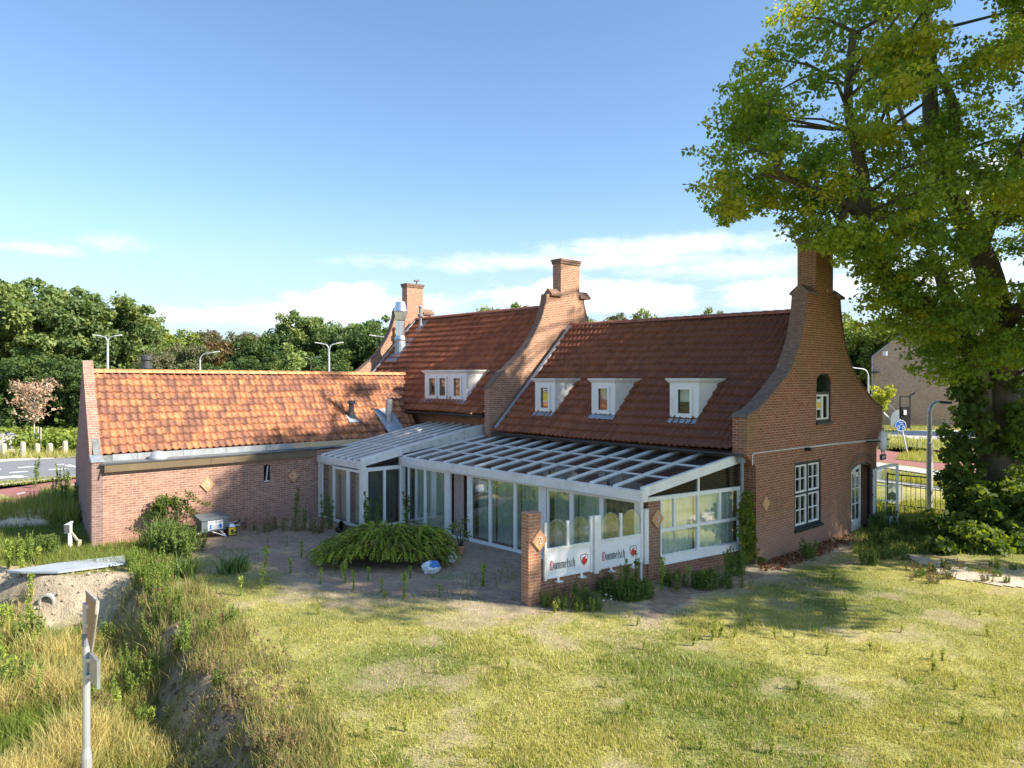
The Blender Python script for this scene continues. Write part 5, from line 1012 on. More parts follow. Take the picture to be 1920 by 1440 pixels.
# --- background trees: five shared crowns, each copy a tree of its own
BG = []
def bg_proto(kind, seed, cols, rx_, rz_, zc, n, per, size, lobes=7, up=.35, leafm='leaf_far'):
    rs = np.random.RandomState(seed); L = []
    for i in range(lobes):
        a = rs.uniform(0, 6.28); r = rs.uniform(.15, .62)*rx_; L.append((math.cos(a)*r, math.sin(a)*r, zc+rs.uniform(-.55, .75)*rz_*.8, rs.uniform(.38, .6)*rx_))
    L.append((0, 0, zc, rx_*.62)); C = []
    while len(C) < n:
        l = L[rs.randint(len(L))]; v = rs.normal(size=3); v /= np.linalg.norm(v); r = rs.rand()**.33
        p = np.array([l[0]+v[0]*l[3]*r, l[1]+v[1]*l[3]*r, l[2]+v[2]*l[3]*r*.85]); 
        if p[2] > .5: C.append(p)
    C = np.array(C); V, Fc, cc = leaves(C, rs.uniform(.5, 1.0, n), per, size, rs, cols, up=up)
    t = bpy.data.objects.new(kind, None); COL.objects.link(t)
    npmesh('crown', V, Fc, leafm, t, cc)
    m = MB(); m.tube([(0, 0, -.3), (.1, 0, zc*.6), (0, .1, zc+rz_*.2)], [.32, .25, .1], 8)
    for k in range(5): a = k*1.3; m.tube([(0, 0, zc*.4+k*.4), (math.cos(a)*rx_*.5, math.sin(a)*rx_*.5, zc*.75+k*.4)], [.13, .05], 5)
    m.build('trunk', 'bark_far', t); return t
cG = np.array([(.10, .14, .045), (.12, .155, .05), (.085, .125, .045), (.14, .17, .05), (.075, .11, .04)])*1.55
cD = np.array([(.045, .075, .022), (.06, .095, .025), (.05, .085, .03), (.075, .11, .03)])*1.45
cY = np.array([(.14, .17, .035), (.12, .16, .03), (.17, .19, .04)])*1.5
cP = np.array([(.10, .11, .055), (.085, .10, .05), (.12, .12, .07)])*1.5; cR = np.array([(.14, .085, .045), (.12, .10, .045), (.10, .07, .035)])*1.5
cL = np.array([(.16, .21, .07), (.19, .24, .08)])*1.35
cTall = bg_proto('oak_tree', 21, cG, 6.0, 5.5, 7.2, 330, 100, .32, 10)
cDark = bg_proto('oak_tree', 22, cD, 4.8, 5, 6.5, 250, 100, .30, 8)
cYel = bg_proto('oak_tree', 23, cY, 4.6, 4.4, 6.2, 240, 100, .29, 8)
cPine = bg_proto('pine_tree', 24, cP, 3.6, 5.2, 7.0, 170, 100, .26, 8, up=.1)
cRed = bg_proto('copper_tree', 25, cR, 4.4, 4, 6.0, 190, 60, .38, 7)
cPop = bg_proto('poplar_tree', 26, cL, 1.5, 5.2, 6.3, 90, 60, .32, 9)
P_H = {id(cTall): 12.6, id(cDark): 11.4, id(cYel): 10.6, id(cPine): 11.9, id(cRed): 10.2, id(cPop): 11.6}
used = set()
def put(proto, px, d, ytop, label, group='trees behind the annex roof', wscale=None):
    o = proto if id(proto) not in used else copy_tree(proto); used.add(id(proto))
    p = T(px, 710, d); H = 5-(ytop-710)/1360*d; s = H/P_H[id(proto)]; ws = wscale or s
    o.location = (p.x, p.y, -.05); o.scale = (ws, ws, s); o.rotation_euler = (0, 0, RS.uniform(0, 6.28)); tag(o, label, 'tree', group); return o
GL = 'trees in the wood on the left'
k = 0
for (pr, px, d, yt, lb) in [
    (cTall, -60, 74, 495, 'large green tree at the left edge of the wood'), (cTall, 25, 70, 500, 'tall green tree at the far left whose top reaches highest in the wood'), (cTall, 100, 68, 505, 'broad green tree behind the dead sapling'),
    (cTall, 165, 72, 530, 'green tree rising over the annex end wall'), (cTall, 215, 78, 560, 'green tree behind the tall double street lamp left of the roof vent'), (cDark, 60, 60, 640, 'dark understorey tree behind the dead sapling'), (cDark, 135, 60, 650, 'dark understorey tree just left of the annex end wall'),
    (cDark, -10, 62, 650, 'dark understorey tree at the left edge'), (cTall, 265, 82, 585, 'green tree above the dark roof vent of the annex'), (cYel, 318, 90, 597, 'yellow-green tree left of the copper-leaved tree'),
    (cRed, 362, 96, 598, 'copper-leaved tree above the single-arm street lamp'), (cPine, 345, 72, 640, 'low pine in front of the copper-leaved tree'), (cPine, 300, 70, 655, 'low pine left of the single-arm street lamp'), (cPine, 410, 98, 618, 'grey-green pine right of the copper-leaved tree'), (cPine, 452, 100, 620, 'grey-green pine beside the dark round tree'),
    (cDark, 500, 92, 612, 'dark tree left of the pale poplar'), (cDark, 545, 96, 590, 'dark tree behind the pale poplar'), (cTall, 590, 100, 572, 'big rounded green tree between the poplar and the left chimney'), (cDark, 640, 96, 590, 'dark green tree behind the tall double street lamp'),
    (cDark, 690, 84, 585, 'dark green tree left of the left gable'), (cTall, 705, 90, 578, 'green tree touching the left chimney gable'), (cPop, 551, 73, 618, 'slim pale green poplar above the annex ridge'), (cDark, 620, 78, 640, 'low dark tree above the annex ridge near the house'), (cDark, 470, 84, 650, 'low dark tree above the middle of the annex ridge'),
    (cYel, 520, 86, 672, 'low light green tree at the foot of the poplar'), (cDark, 400, 80, 665, 'low dark tree behind the single-arm street lamp'), (cDark, 560, 80, 668, 'low dark tree right of the poplar foot'), (cDark, 250, 74, 660, 'low dark tree behind the annex vent')]:
    put(pr, px, d, yt, lb, GL)
GB = 'tree tops showing over the house ridge'
for (pr, px, d, yt, lb) in [(cYel, 800, 75, 590, 'tree top beside the left chimney'), (cYel, 925, 78, 572, 'left tree top over the middle ridge'), (cYel, 965, 76, 566, 'middle tree top over the middle ridge'), (cTall, 1005, 70, 553, 'tree top touching the middle chimney gable'), (cTall, 1098, 70, 570, 'tree top right of the middle gable'),
    (cYel, 1215, 100, 573, 'left tree top over the right ridge'), (cPine, 1172, 105, 585, 'feathery tree top at the left over the right ridge'), (cYel, 1325, 100, 573, 'right tree top over the right ridge')]:
    put(pr, px, d, yt, lb, GB, .95 if 'Pine' not in lb else None)
GR = 'trees beyond the far brick house'
for (pr, px, d, yt, lb) in [(cYel, 1606, 90, 578, 'sunlit green tree between the right gable and the far brick house'), (cDark, 1668, 88, 590, 'dark tree over the roof of the far brick house'), (cYel, 1650, 84, 585, 'green tree behind the left edge of the far brick house'), (cDark, 1618, 86, 640, 'dark tree in the gap beside the right gable'),
    (cTall, 1740, 92, 575, 'green tree behind the far brick house and the huge tree'), (cDark, 1830, 95, 590, 'dark tree behind the huge trunk'), (cDark, 1910, 95, 600, 'dark tree at the right edge'), (cTall, 1560, 90, 600, 'green tree hidden mostly behind the right gable'), (cDark, 2000, 90, 590, 'dark tree beyond the right edge')]:
    put(pr, px, d, yt, lb, GR)
# understorey mass at the wood's edge
cs = []
for i in range(900):
    px = RS.uniform(-140, 740); d = RS.uniform(58, 64)+max(0, px-150)*.05; p = T(px, 760, d); cs.append((p.x, p.y, RS.uniform(.2, 4.5)))
V, Fc, cc = leaves(np.array(cs), np.full(len(cs), 1.0), 45, .42, RS, cD); o = npmesh('undergrowth', V, Fc, 'leaf_far', None, cc); tag(o, 'dark dense undergrowth at the edge of the wood on the left', 'undergrowth', kind='stuff')
cs = []
for i in range(420):
    px = RS.uniform(1560, 2100); d = RS.uniform(94, 100); p = T(px, 760, d); cs.append((p.x, p.y, RS.uniform(.2, 5.5)))
V, Fc, cc = leaves(np.array(cs), np.full(len(cs), 1.2), 45, .45, RS, cD); o = npmesh('undergrowth', V, Fc, 'leaf_far', None, cc); tag(o, 'dark dense undergrowth behind the far brick house', 'undergrowth', kind='stuff')
# low green ground cover beyond the left road
cs = []
for i in range(900):
    px = RS.uniform(-80, 300); py = RS.uniform(820, 850); p = G(px, py); cs.append((p[0], p[1], RS.uniform(.1, .9)))
V, Fc, cc = leaves(np.array(cs), np.full(len(cs), .6), 45, .28, RS, np.array([(.22, .28, .05), (.26, .30, .06), (.18, .24, .05)])); o = npmesh('ground_cover', V, Fc, 'leaf_far', None, cc); tag(o, 'bright green low ground cover beyond the left road', 'ground cover', kind='stuff')
# small trees
def sapling(px, py, h, r, lab, cols, n, size, dead=False):
    p = G(px, py); t = thing('young_tree', lab, 'tree', p); rs = RS; m = MB(); m.tube([(p[0], p[1], 0), (p[0], p[1], h*.5), (p[0], p[1], h*.95)], [.06, .045, .015], 6); tips = []
    for i in range(46 if dead else 26):
        a = rs.uniform(0, 6.28); z = h*rs.uniform(.38, .85); L = r*rs.uniform(.5, 1.0)*math.sqrt(max(.15, 1-((z/h-.62)/.42)**2)); e = Vector((p[0]+math.cos(a)*L, p[1]+math.sin(a)*L, z+L*.6)); m.tube([(p[0], p[1], z-.1), e], [.03, .01], 4); tips += [tuple(e), tuple((e+Vector((p[0], p[1], z)))/2)]*(2 if dead else 1)
    m.build('trunk', 'wood_grey' if dead else 'bark_far', t); C = np.array(tips); V, Fc, cc = leaves(C, np.full(len(C), r*.27), n, size, rs, cols); npmesh('crown', V, Fc, 'dry_leaf' if dead else 'leaf', t, cc)
    if dead:
        for dx in (-.5, .5): m = MB(); m.tube([(p[0]+dx, p[1]+.3, 0), (p[0]+dx, p[1]+.3, 1.7)], .05, 6); m.build('stake', 'wood_grey', t)
    return t
sapling(64, 848, 5.0, 1.55, 'dead young tree with brown withered leaves by the left road', np.array([(.50, .34, .22), (.56, .42, .30), (.40, .26, .17)]), 6, .20, True)
sapling(1656, 812, 4.6, 1.1, 'slim young yellow-green tree in front of the far brick house', np.array([(.28, .32, .05), (.34, .36, .06)]), 26, .22)
# ================================================================== FAR BRICK HOUSE on the right
fh = thing('far_house', 'plain brown brick house with a blind gable wall, half hidden by the huge tree', 'house', G(1710, 804))
dF = 79.0
A = T(1636, 803, dF); B = T(1900, 812, 74); A.z = B.z = 0
dirF = (B-A).normalized(); LF = (B-A).length; nF = Vector((dirF.y, -dirF.x, 0)); nF = nF if nF.dot(Vector((0, 0, 0))-A) > 0 else -nF
zz = lambda py, d=dF: 5-(py-710)/1360*d
m = MB(); m.slab([(0, -.1), (LF, -.1), (LF, zz(668)), (LF*.5, zz(575)), (0, zz(668))], [], A, dirF, (0, 0, 1), nF, .3); m.build('gable_wall', 'brick_far', fh)
m = MB(); bk = -nF*14; up = Vector((0, 0, 1)); a0, a1 = A+up*zz(668), A+dirF*LF*.5+up*zz(575); b1 = A+dirF*LF+up*zz(668)
m.add([a0-dirF*.3-up*.1, a1+up*.1, a1+up*.1+bk, a0-dirF*.3-up*.1+bk, b1+dirF*.3-up*.1, b1+dirF*.3-up*.1+bk], [(0, 1, 2, 3), (1, 4, 5, 2)]); m.build('roof', 'dark_grey', fh)
m = MB(); m.add([A+bk*0, A+bk, A+bk+up*zz(668), a0], [(0, 1, 2, 3)]); m.build('side_wall', 'brick_far', fh)
m = MB(); m.bar(A+nF*.05+up*.1, A+nF*.05+up*(zz(668)), .12, .12, (1, 0, 0)); m.bar(a0+nF*.05, a1+nF*.05, .2, .12); m.build('trim', 'zinc', fh)
q = lambda px, py, off_=.06: T(px, py, dF-.3-(px-1636)*.019)+nF*off_
m = MB(); c = q(1660, 663); m.box(c-Vector((.2, .2, .25)), c+Vector((.2, .2, .25))); m.build('wall_lamp', 'sign_white', fh); m = MB(); c = q(1641, 698); m.box(c-Vector((.3, .3, .1)), c+Vector((.3, .3, .1))); m.build('house_number', 'dark_grey', fh)
# things before it
p = G(1697, 804); t = thing('ticket_kiosk', 'narrow black upright kiosk frame in front of the far brick house', 'kiosk', p); d = (Vector(p)-Vector((0, 0, 0))).length
m = MB(); c = Vector(p); sdir = Vector((rx, ry, 0)); fdir = Vector((fx, fy, 0))
m.bar(c-sdir*.5, c-sdir*.5+up*3.2, .1, .1); m.bar(c+sdir*.5, c+sdir*.5+up*3.2, .1, .1); m.bar(c-sdir*.55+up*3.2, c+sdir*.55+up*3.2, .1, .1); m.bar(c+sdir*.3+up*3.2, c+sdir*1.0+up*3.6, .08, .15); m.build('frame', 'black', t)
m = MB(); m.bar(c+up*.05, c+up*2.2, .9, .3, fdir); m.build('cabinet', 'black', t); m = MB(); m.bar(c-fdir*.2-sdir*.1+up*1.4, c-fdir*.2-sdir*.1+up*1.9, .3, .02, fdir); m.build('screen', 'sign_white', t)
c = T(1687, 786, 76); m = MB(); ring = [c+sdir*math.cos(a)*.95+up*math.sin(a)*1.0 for a in [math.pi*k/10 for k in range(11)]]+[c+sdir*math.cos(a)*.95+up*(-.9) for a in (math.pi, 0)]
m.add(ring+[v+fdir*.12 for v in ring], [tuple(range(13)), tuple(range(25, 12, -1))]+[(i, i+13, (i+1) % 13+13, (i+1) % 13) for i in range(13)]); o = m.build('round_panel', 'lead'); tag(o, 'pale blue round-topped panel left of the black kiosk', 'panel')
m = MB(); a = T(1632, 741, 77); b = T(1690, 783, 76); m.tube([a, T(1652, 741, 77), b], .05, 5); m.tube([T(1655, 772, 77), T(1680, 797, 76)], .09, 5); m.tube([T(1690, 783, 76), T(1690, 800, 76)], .05, 5); m.tube([a, T(1632, 800, 77)], .05, 5); o = m.build('handrail', 'galv'); tag(o, 'thin metal stair handrail beside the far brick house', 'handrail')
# bicycle against the far house
p = Vector(G(1776, 806)); t = thing('bicycle', 'dark bicycle leaning against the far brick house wall', 'bicycle', p)
for s in (-.55, .55):
    m = MB(); cw = p+sdir*s+up*.36; m.tube([cw+sdir*math.cos(a)*.34+up*math.sin(a)*.34 for a in [2*math.pi*k/16 for k in range(17)]], .025, 5); m.build('wheel', 'black', t)
m = MB(); S = lambda u, v: p+sdir*u+up*v
for a, b in (((-.55, .36), (-.3, .85)), ((-.3, .85), (.3, .85)), ((-.1, .35), (.33, .9)), ((-.1, .35), (-.25, 1.0)), ((.55, .36), (.28, 1.05)), ((-.55, .36), (-.1, .35))): m.tube([S(*a), S(*b)], .02, 5)
m.build('frame', 'dark_grey', t); m = MB(); m.bar(S(-.38, 1.0), S(-.12, 1.0), .14, .05); m.build('saddle', 'black', t); m = MB(); m.tube([S(.28, 1.05), S(.2, 1.12)], .02, 5); m.build('handlebar', 'black', t)
# pale building right of the trunk
A = T(1888, 855, 62); t = thing('far_building', 'pale building with dark window strips and a balcony, glimpsed right of the huge trunk', 'building', (A.x, A.y, 0)); A.z = 0; B = T(2050, 855, 60); B.z = 0; dB = (B-A).normalized(); nB_ = Vector((dB.y, -dB.x, 0)); nB_ = nB_ if nB_.dot(-A) > 0 else -nB_
P = planeP(A, dB, nB_); m = MB(); pbox(m, P, 0, 7.5, 0, 7.2, -6, 0); m.build('wall', 'white_dirty', t)
for z0 in (1.0, 3.6, 5.9): m = MB(); pbox(m, P, .4, 7.2, z0, z0+1.1, .0, .04); m.build('window', 'glass_dark' if z0 > 4 else 'frame_dark', t)
m = MB(); pbox(m, P, -.2, 7.6, 3.0, 3.25, .0, .9); pbox(m, P, -.2, 7.6, 5.3, 5.5, 0, .7); m.build('balcony', 'sign_white', t); m = MB(); pbox(m, P, 0.1, 3, 3.9, 4.2, .05, .5); m.build('awning', 'fence_green', t)
# ================================================================== STREET FURNITURE
def lamp(px, py, ytop, d, arms, lab, rpole=.09, base_z=0):
    sp = 1.0 if len(arms) > 1 else 1.9
    p = T(px, py, d); p.z = 0; H = 5-(ytop-710)/1360*d; t = thing('street_lamp', lab, 'street lamp', p, 'street lamps along the roads'); m = MB(); m.tube([p, p+up*H*.35, p+up*(H-.7)], [rpole*1.35, rpole*1.3, rpole*.8], 10); m.tube([p+up*H*.35, p+up*(H*.35+.05)], [rpole*1.5, rpole*1.5], 10); m.build('pole', 'galv', t)
    for s in arms:
        m = MB(); Q = [p+up*(H-.75)+sdir*s*.3*sp*(1-math.cos(a))+up*(.6*math.sin(a)) for a in [math.pi/2*k/6 for k in range(7)]]+[p+up*(H-.08)+sdir*s*.62*sp]; m.tube(Q, rpole*.6, 8); m.build('arm', 'galv', t)
        m = MB(); a = p+up*(H-.07)+sdir*s*.58*sp; m.bar(a, a+sdir*s*.5+up*.07, .2, .07); m.build('lamp_head', 'sign_white', t)
    return t
lamp(202, 800, 628, 57, (-1, 1), 'leftmost double-armed street lamp, rising over the left end of the annex roof')
lamp(375, 800, 659, 60, (1,), 'single-arm street lamp over the annex ridge', .08)
lamp(583, 800, 669, 75, (-1, 1), 'smaller and farther double-armed street lamp beside the poplar', .08)
lamp(617, 800, 642, 56, (-1, 1), 'tall double-armed street lamp over the annex ridge nearest the house')
lamp(729, 800, 628, 60, (-1,), 'street lamp mostly hidden behind the left gable, only its head showing', .08)
lamp(1628, 800, 688, 60, (-1,), 'street lamp between the right gable and the far brick house', .08)
# near lamp post on the right
p = Vector(G(1743, 962)); t = thing('street_lamp', 'nearest street lamp, slim white post with curved top standing left of the huge tree', 'street lamp', p, 'street lamps along the roads')
H = zz(748, 31.1); m = MB(); m.tube([p, p+up*2.6, p+up*2.62, p+up*(H-.35)], [.11, .11, .085, .075], 12); m.build('pole', 'galv', t); m = MB(); m.tube([p+up*(H-.36)]+[p+up*(H-.36)+sdir*.4*(1-math.cos(a))+up*.36*math.sin(a) for a in [math.pi/2*k/6 for k in range(1, 7)]], .07, 10); m.build('arm', 'galv', t); m = MB(); a = p+up*H+sdir*.35; m.bar(a, a+sdir*.42-up*.03, .2, .1); m.build('lamp_head', 'dark_grey', t)
# leaning blue cycle sign
b = Vector(G(1701, 848)); top = T(1687, 786, b.dot(fdir)); t = thing('road_sign', 'round blue cycle sign on a leaning white post', 'road sign', b); m = MB(); m.tube([b, top], .05, 8); m.build('post', 'sign_white', t)
c = T(1688, 798, b.dot(fdir)-.1); ax = (top-b).normalized(); m = MB(); m.tube([c, c-fdir*.04], [.39, .39], 20); di = m.build('sign_disc', 'sign_blue', t)
m = MB()
for s in (-.17, .17): m.tube([c-fdir*.06+sdir*(s+.09*math.cos(a))+up*(-.12+.09*math.sin(a)) for a in [2*math.pi*k/12 for k in range(13)]], .018, 4)
m.tube([c-fdir*.06-sdir*.17-up*.12, c-fdir*.06-sdir*.05+up*.08, c-fdir*.06+sdir*.13+up*.08, c-fdir*.06+sdir*.17-up*.12], .018, 4); m.tube([c-fdir*.06-sdir*.12+up*.2, c-fdir*.06+sdir*.12+up*.2], .03, 4); m.build('symbol', 'sign_white', di)
m = MB(); m.tube([c-fdir*.05+(sdir*math.cos(a)+up*math.sin(a))*.365 for a in [2*math.pi*k/24 for k in range(25)]], .018, 4); m.build('rim', 'sign_white', di)
# railing
fa_, fb_ = Vector(G(1664, 950)), Vector(G(1812, 968)); fc_ = Vector(G(2000, 985)); t = thing('railing', 'low dark green metal railing between the door and the huge tree', 'railing', (fa_+fb_)/2)
hR = 1.28
for (a, b) in ((fa_, fb_), (fb_, fc_)):
    m = MB(); m.bar(a+up*hR, b+up*hR, .05, .05); m.bar(a+up*.92, b+up*.92, .03, .03); m.bar(a+up*.12, b+up*.12, .04, .04); m.build('rail', 'fence_green', t); n = int((b-a).length/.16)
    for i in range(0, n+1):
        q = a+(b-a)*i/n
        if i % 9 == 0: m = MB(); m.tube([q, q+up*(hR+.06)], .035, 6); m.build('post', 'fence_green', t)
        elif i % 2 == 0 or True:
            pass
    m = MB(); [m.tube([a+(b-a)*i/n+up*.12, a+(b-a)*i/n+up*(hR if i % 2 else .92)], .012, 4) for i in range(n+1) if i % 9]; m.build('bars', 'fence_green', t)
p = Vector(G(1680, 948)); d = p.dot(fdir); t = thing('banner', 'pale sheet with a green round emblem hanging on the railing by the door', 'banner', p)
q = [T(1664, 909, d), T(1691, 906, d), T(1694, 915, d), T(1692, 940, d), T(1664, 948, d)]; m = MB(); m.add(q+[v+fdir*.02 for v in q], [(0, 1, 2, 3, 4), (9, 8, 7, 6, 5)]+[(i, i+5, (i+1) % 5+5, (i+1) % 5) for i in range(5)]); m.build('sheet', 'white_dirty', t); m = MB(); c = T(1673, 928, d-.03); m.tube([c, c-fdir*.01], [.13, .13], 14); m.build('emblem', 'frame_green', t); m = MB(); m.tube([T(1668, 938, d-.02), T(1668, 925, d-.02)], .03, 5); m.tube([T(1679, 938, d-.02), T(1679, 925, d-.02)], .03, 5); m.build('post', 'fence_green', t)
# bollards
for i, (px, py, h, lb) in enumerate([(7, 857, .85, 'weathered wooden bollard at the left picture edge'), (43, 857, .95, 'weathered bollard below the dead sapling, left of it'), (70, 854, .75, 'short bollard right below the dead sapling'), (94, 852, .72, 'short bollard second from the annex wall'), (122, 853, .9, 'pale bollard nearest the annex wall')]):
    p = G(px, py); m = MB(); a = p[0]; b = p[1]; m.tube([(a, b, 0), (a, b, h*.9), (a+.02, b, h)], [.17, .16, .12], 10); o = m.build('bollard', 'wood_grey'); tag(o, lb, 'bollard', 'bollards beyond the road')
m = MB(); p = T(-60, 791, 60); q = T(46, 785, 60); n = 8
bar_ = thing('barrier_pole', 'red, white and yellow striped barrier pole at the left edge behind the bollards', 'barrier', (p.x, p.y, 0))
for i in range(n): a, b = p+(q-p)*i/n, p+(q-p)*(i+1)/n; mm_ = MB(); mm_.bar(a, b, .14, .18); mm_.build('stripe', ('sign_white', 'yellow', 'bag_red', 'sign_white')[i % 4], bar_)
for e in (p, q): m = MB(); m.tube([e, (e.x, e.y, 0)], .08, 6); m.build('support', 'fence_green', bar_)
p = Vector(G(4, 850)); 
# ================================================================== SMALL THINGS ROUND THE HOUSE
# front sign post in the lower left
b = T(162, 1500, 10.4); b.z = -1.0; dS = 10.4; t = thing('sign_post', 'tall white metal post with two sign panels, in the tall grass at lower left', 'sign post', b)
pt = T(162, 1130, dS); b.x, b.y = pt.x, pt.y
m = MB(); m.tube([b, T(162, 1420, dS), T(162, 1400, dS), pt], [.072, .072, .052, .05], 14); m.build('pole', 'galv', t)
m = MB(); m.tube([T(162, 1187, dS), T(162, 1210, dS)], .057, 12); m.build('sleeve', 'pipe_grey', t)
pd = (fdir*1.0+sdir*.045).normalized()
def panel(x0, yt0, yb0, x1, yt1, yb1, d0, d1, mat, nm):
    a, b_, c, d_ = T(x0, yt0, d0), T(x1, yt1, d1), T(x1, yb1, d1), T(x0, yb0, d0); n = (b_-a).cross(d_-a).normalized()*.02
    m = MB(); m.add([a-n, b_-n, c-n, d_-n, a+n, b_+n, c+n, d_+n], [(0, 1, 2, 3), (7, 6, 5, 4), (0, 4, 5, 1), (1, 5, 6, 2), (2, 6, 7, 3), (3, 7, 4, 0)]); return m.build(nm, mat, t)
sp_ = panel(165, 1108, 1180, 185, 1128, 1150, 10.5, 9.1, 'wood', 'sign_panel'); 
sp_.data.clear_geometry(); m = MB(); a_, b_, c_, d_, e_ = T(164, 1109, 10.55), T(185, 1129, 9.2), T(183, 1150, 9.2), T(173, 1221, 9.75), T(166, 1190, 10.4); n = Vector((-.02, -.02, 0))
m.add([a_, b_, c_, d_, e_, a_+n, b_+n, c_+n, d_+n, e_+n], [(0, 1, 2, 3, 4), (9, 8, 7, 6, 5)]+[(i, i+5, (i+1) % 5+5, (i+1) % 5) for i in range(5)]); m.build('sign_board', 'wood', t); bpy.data.objects.remove(sp_)
m = MB(); ring = [a_, b_, c_, d_]; n2 = Vector((.0, -.03, 0)); 
for i in range(3): m.tube([ring[i]+n*.5, ring[i+1]+n*.5], .022, 5)
m.build('sign_rim', 'wood_grey', t)
sb2 = panel(168, 1219, 1272, 185, 1240, 1292, 10.5, 9.35, 'zinc', 'sign_panel')
m = MB(); [m.bar(T(160, y, dS), T(172, y-1, dS-.4), .03, .05) for y in (1138, 1174, 1239, 1270)]; m.build('bracket', 'galv', t)
# marker post by the annex corner
b = Vector(G(131, 1026)); db = b.dot(fdir); t = thing('letterbox_post', 'small white post with a dark letterbox and a slanting wooden strut near the annex corner', 'post', b)
m = MB(); m.bar(b, T(131, 981, db), .10, .10); m.bar(T(124, 984, db), T(134, 979, db), .14, .05); m.build('post', 'sign_white', t); m = MB(); m.bar(T(125, 1000, db-.05), T(125, 984, db-.05), .14, .12); m.build('letterbox', 'dark_grey', t); m = MB(); m.bar(T(134, 998, db), T(149, 1018, db), .05, .05); m.bar(T(149, 1012, db), T(149, 1024, db), .1, .1); m.build('strut', 'wood_grey', t)
# grey slab on the bank and concrete ring
q = [G(13, 1077), G(108, 1062), G(232, 1048), G(236, 1062), G(178, 1070), G(109, 1079), G(40, 1079)]; m = MB(); m.add([(p[0], p[1], .05) for p in q]+[(p[0], p[1], .10) for p in q], [tuple(range(6, -1, -1)), tuple(range(7, 14))]+[(i, (i+1) % 7, (i+1) % 7+7, i+7) for i in range(7)]); o = m.build('slab', 'slab_grey'); tag(o, 'long grey slab lying on top of the sandy bank', 'slab')
c = T(86, 1130, 17.95); m = MB(); pp_ = [(c+fdir*k+(sdir*math.cos(a)+up*math.sin(a))*r__) for (r__, k) in ((.2, .5), (.2, 0), (.155, 0), (.155, .5)) for a in [2*math.pi*j/18 for j in range(18)]]; m.add(pp_, [(q*18+j, q*18+(j+1) % 18, (q+1)*18+(j+1) % 18, (q+1)*18+j) for q in range(3) for j in range(18)]); o = m.build('drain_pipe', 'kerb'); tag(o, 'pale round drain pipe end sticking out of the sandy bank', 'pipe')
# sand heap beyond
vs = []; c = G(66, 976); m = MB(); n = 12
for j in range(6):
    for k in range(n): a = 2*math.pi*k/n; r = 1.4*(1-j/5.2); vs.append((c[0]+math.cos(a)*r*(1+.15*math.sin(3*a+j)), c[1]+math.sin(a)*r*1.0, .42*math.sin(j/5*math.pi/2)+.03*math.sin(a*5+j)))
m.add(vs, [(j*n+k, j*n+(k+1) % n, (j+1)*n+(k+1) % n, (j+1)*n+k) for j in range(5) for k in range(n)]+[tuple(5*n+k for k in range(n))]); o = m.build('sand_heap', 'rock_sand', smooth=True); tag(o, 'small pale heap of sand in the shaded grass left of the annex', 'sand heap')
c = G(16, 848); m = MB(); vs = []
for j in range(5):
    for k in range(10): a = 2*math.pi*k/10; r = 1.1*math.cos(j/4.3*math.pi/2); vs.append((c[0]+math.cos(a)*r*(1+.2*math.sin(2*a+1)), c[1]+math.sin(a)*r, 1.3*math.sin(j/4*math.pi/2)+.1*math.sin(a*3)))
m.add(vs, [(j*10+k, j*10+(k+1) % 10, (j+1)*10+(k+1) % 10, (j+1)*10+k) for j in range(4) for k in range(10)]+[tuple(40+k for k in range(10))]); o = m.build('boulder', 'kerb', smooth=True); tag(o, 'pale boulder behind the leftmost bollard', 'boulder')
# wheelbarrow with a grey chest
XC_ = -23.1; t = thing('chest_cart', 'grey metal chest on a wheelbarrow frame, white chess sign on its front, by the wall', 'cart', (XC_, 8.6, 0))
a = OX(XC_, 378, 976); b = OX(XC_, 429, 969); c = OX(XC_, 428.6, 992); zt_, zb_ = a.z, OX(XC_, 378, 999).z; y0, y1 = a.y, b.y
m = MB(); m.box((XC_-.55, y0, zb_), (XC_, y1, zt_-.02)); ch = m.build('chest', 'chest_grey', t)
m = MB(); m.hexa([(XC_-.6, y0-.03, zt_-.03), (XC_+.03, y0-.03, zt_-.03), (XC_+.03, y1+.03, zt_-.03), (XC_-.6, y1+.03, zt_-.03), (XC_-.6, y0-.03, zt_+.10), (XC_+.03, y0-.03, zt_+.0), (XC_+.03, y1+.03, zt_+.0), (XC_-.6, y1+.03, zt_+.10)]); m.build('lid', 'chest_grey', t)
w_ = y1-y0; h_ = zt_-zb_; P = planeP((XC_+.004, y0, zb_), (0, 1, 0), (1, 0, 0)); m = MB(); pbox(m, P, w_*.22, w_*.78, h_*.12, h_*.86, 0, .006); sg = m.build('sign_plate', 'sign_white', t)
m = MB(); U = lambda u: w_*(.22+.56*u)
V_ = lambda v: h_*(.12+.74*v)
rook = [(.07, .08), (.27, .08), (.27, .16), (.22, .22), (.22, .42), (.26, .48), (.26, .6), (.22, .6), (.22, .54), (.19, .54), (.19, .6), (.15, .6), (.15, .54), (.12, .54), (.12, .6), (.08, .6), (.08, .48), (.12, .42), (.12, .22), (.07, .16)]
knight = [(.72, .12), (.92, .12), (.93, .35), (.9, .5), (.84, .6), (.79, .62), (.78, .56), (.70, .44), (.67, .34), (.70, .30), (.76, .34), (.80, .32), (.73, .2)]
for pl_ in (rook, knight): m.slab([(U(u), V_(v)) for u, v in pl_], [], (XC_+.012, y0, zb_), (0, 1, 0), (0, 0, 1), (1, 0, 0), .003)
m.build('chess_symbols', 'sign_blue', sg)
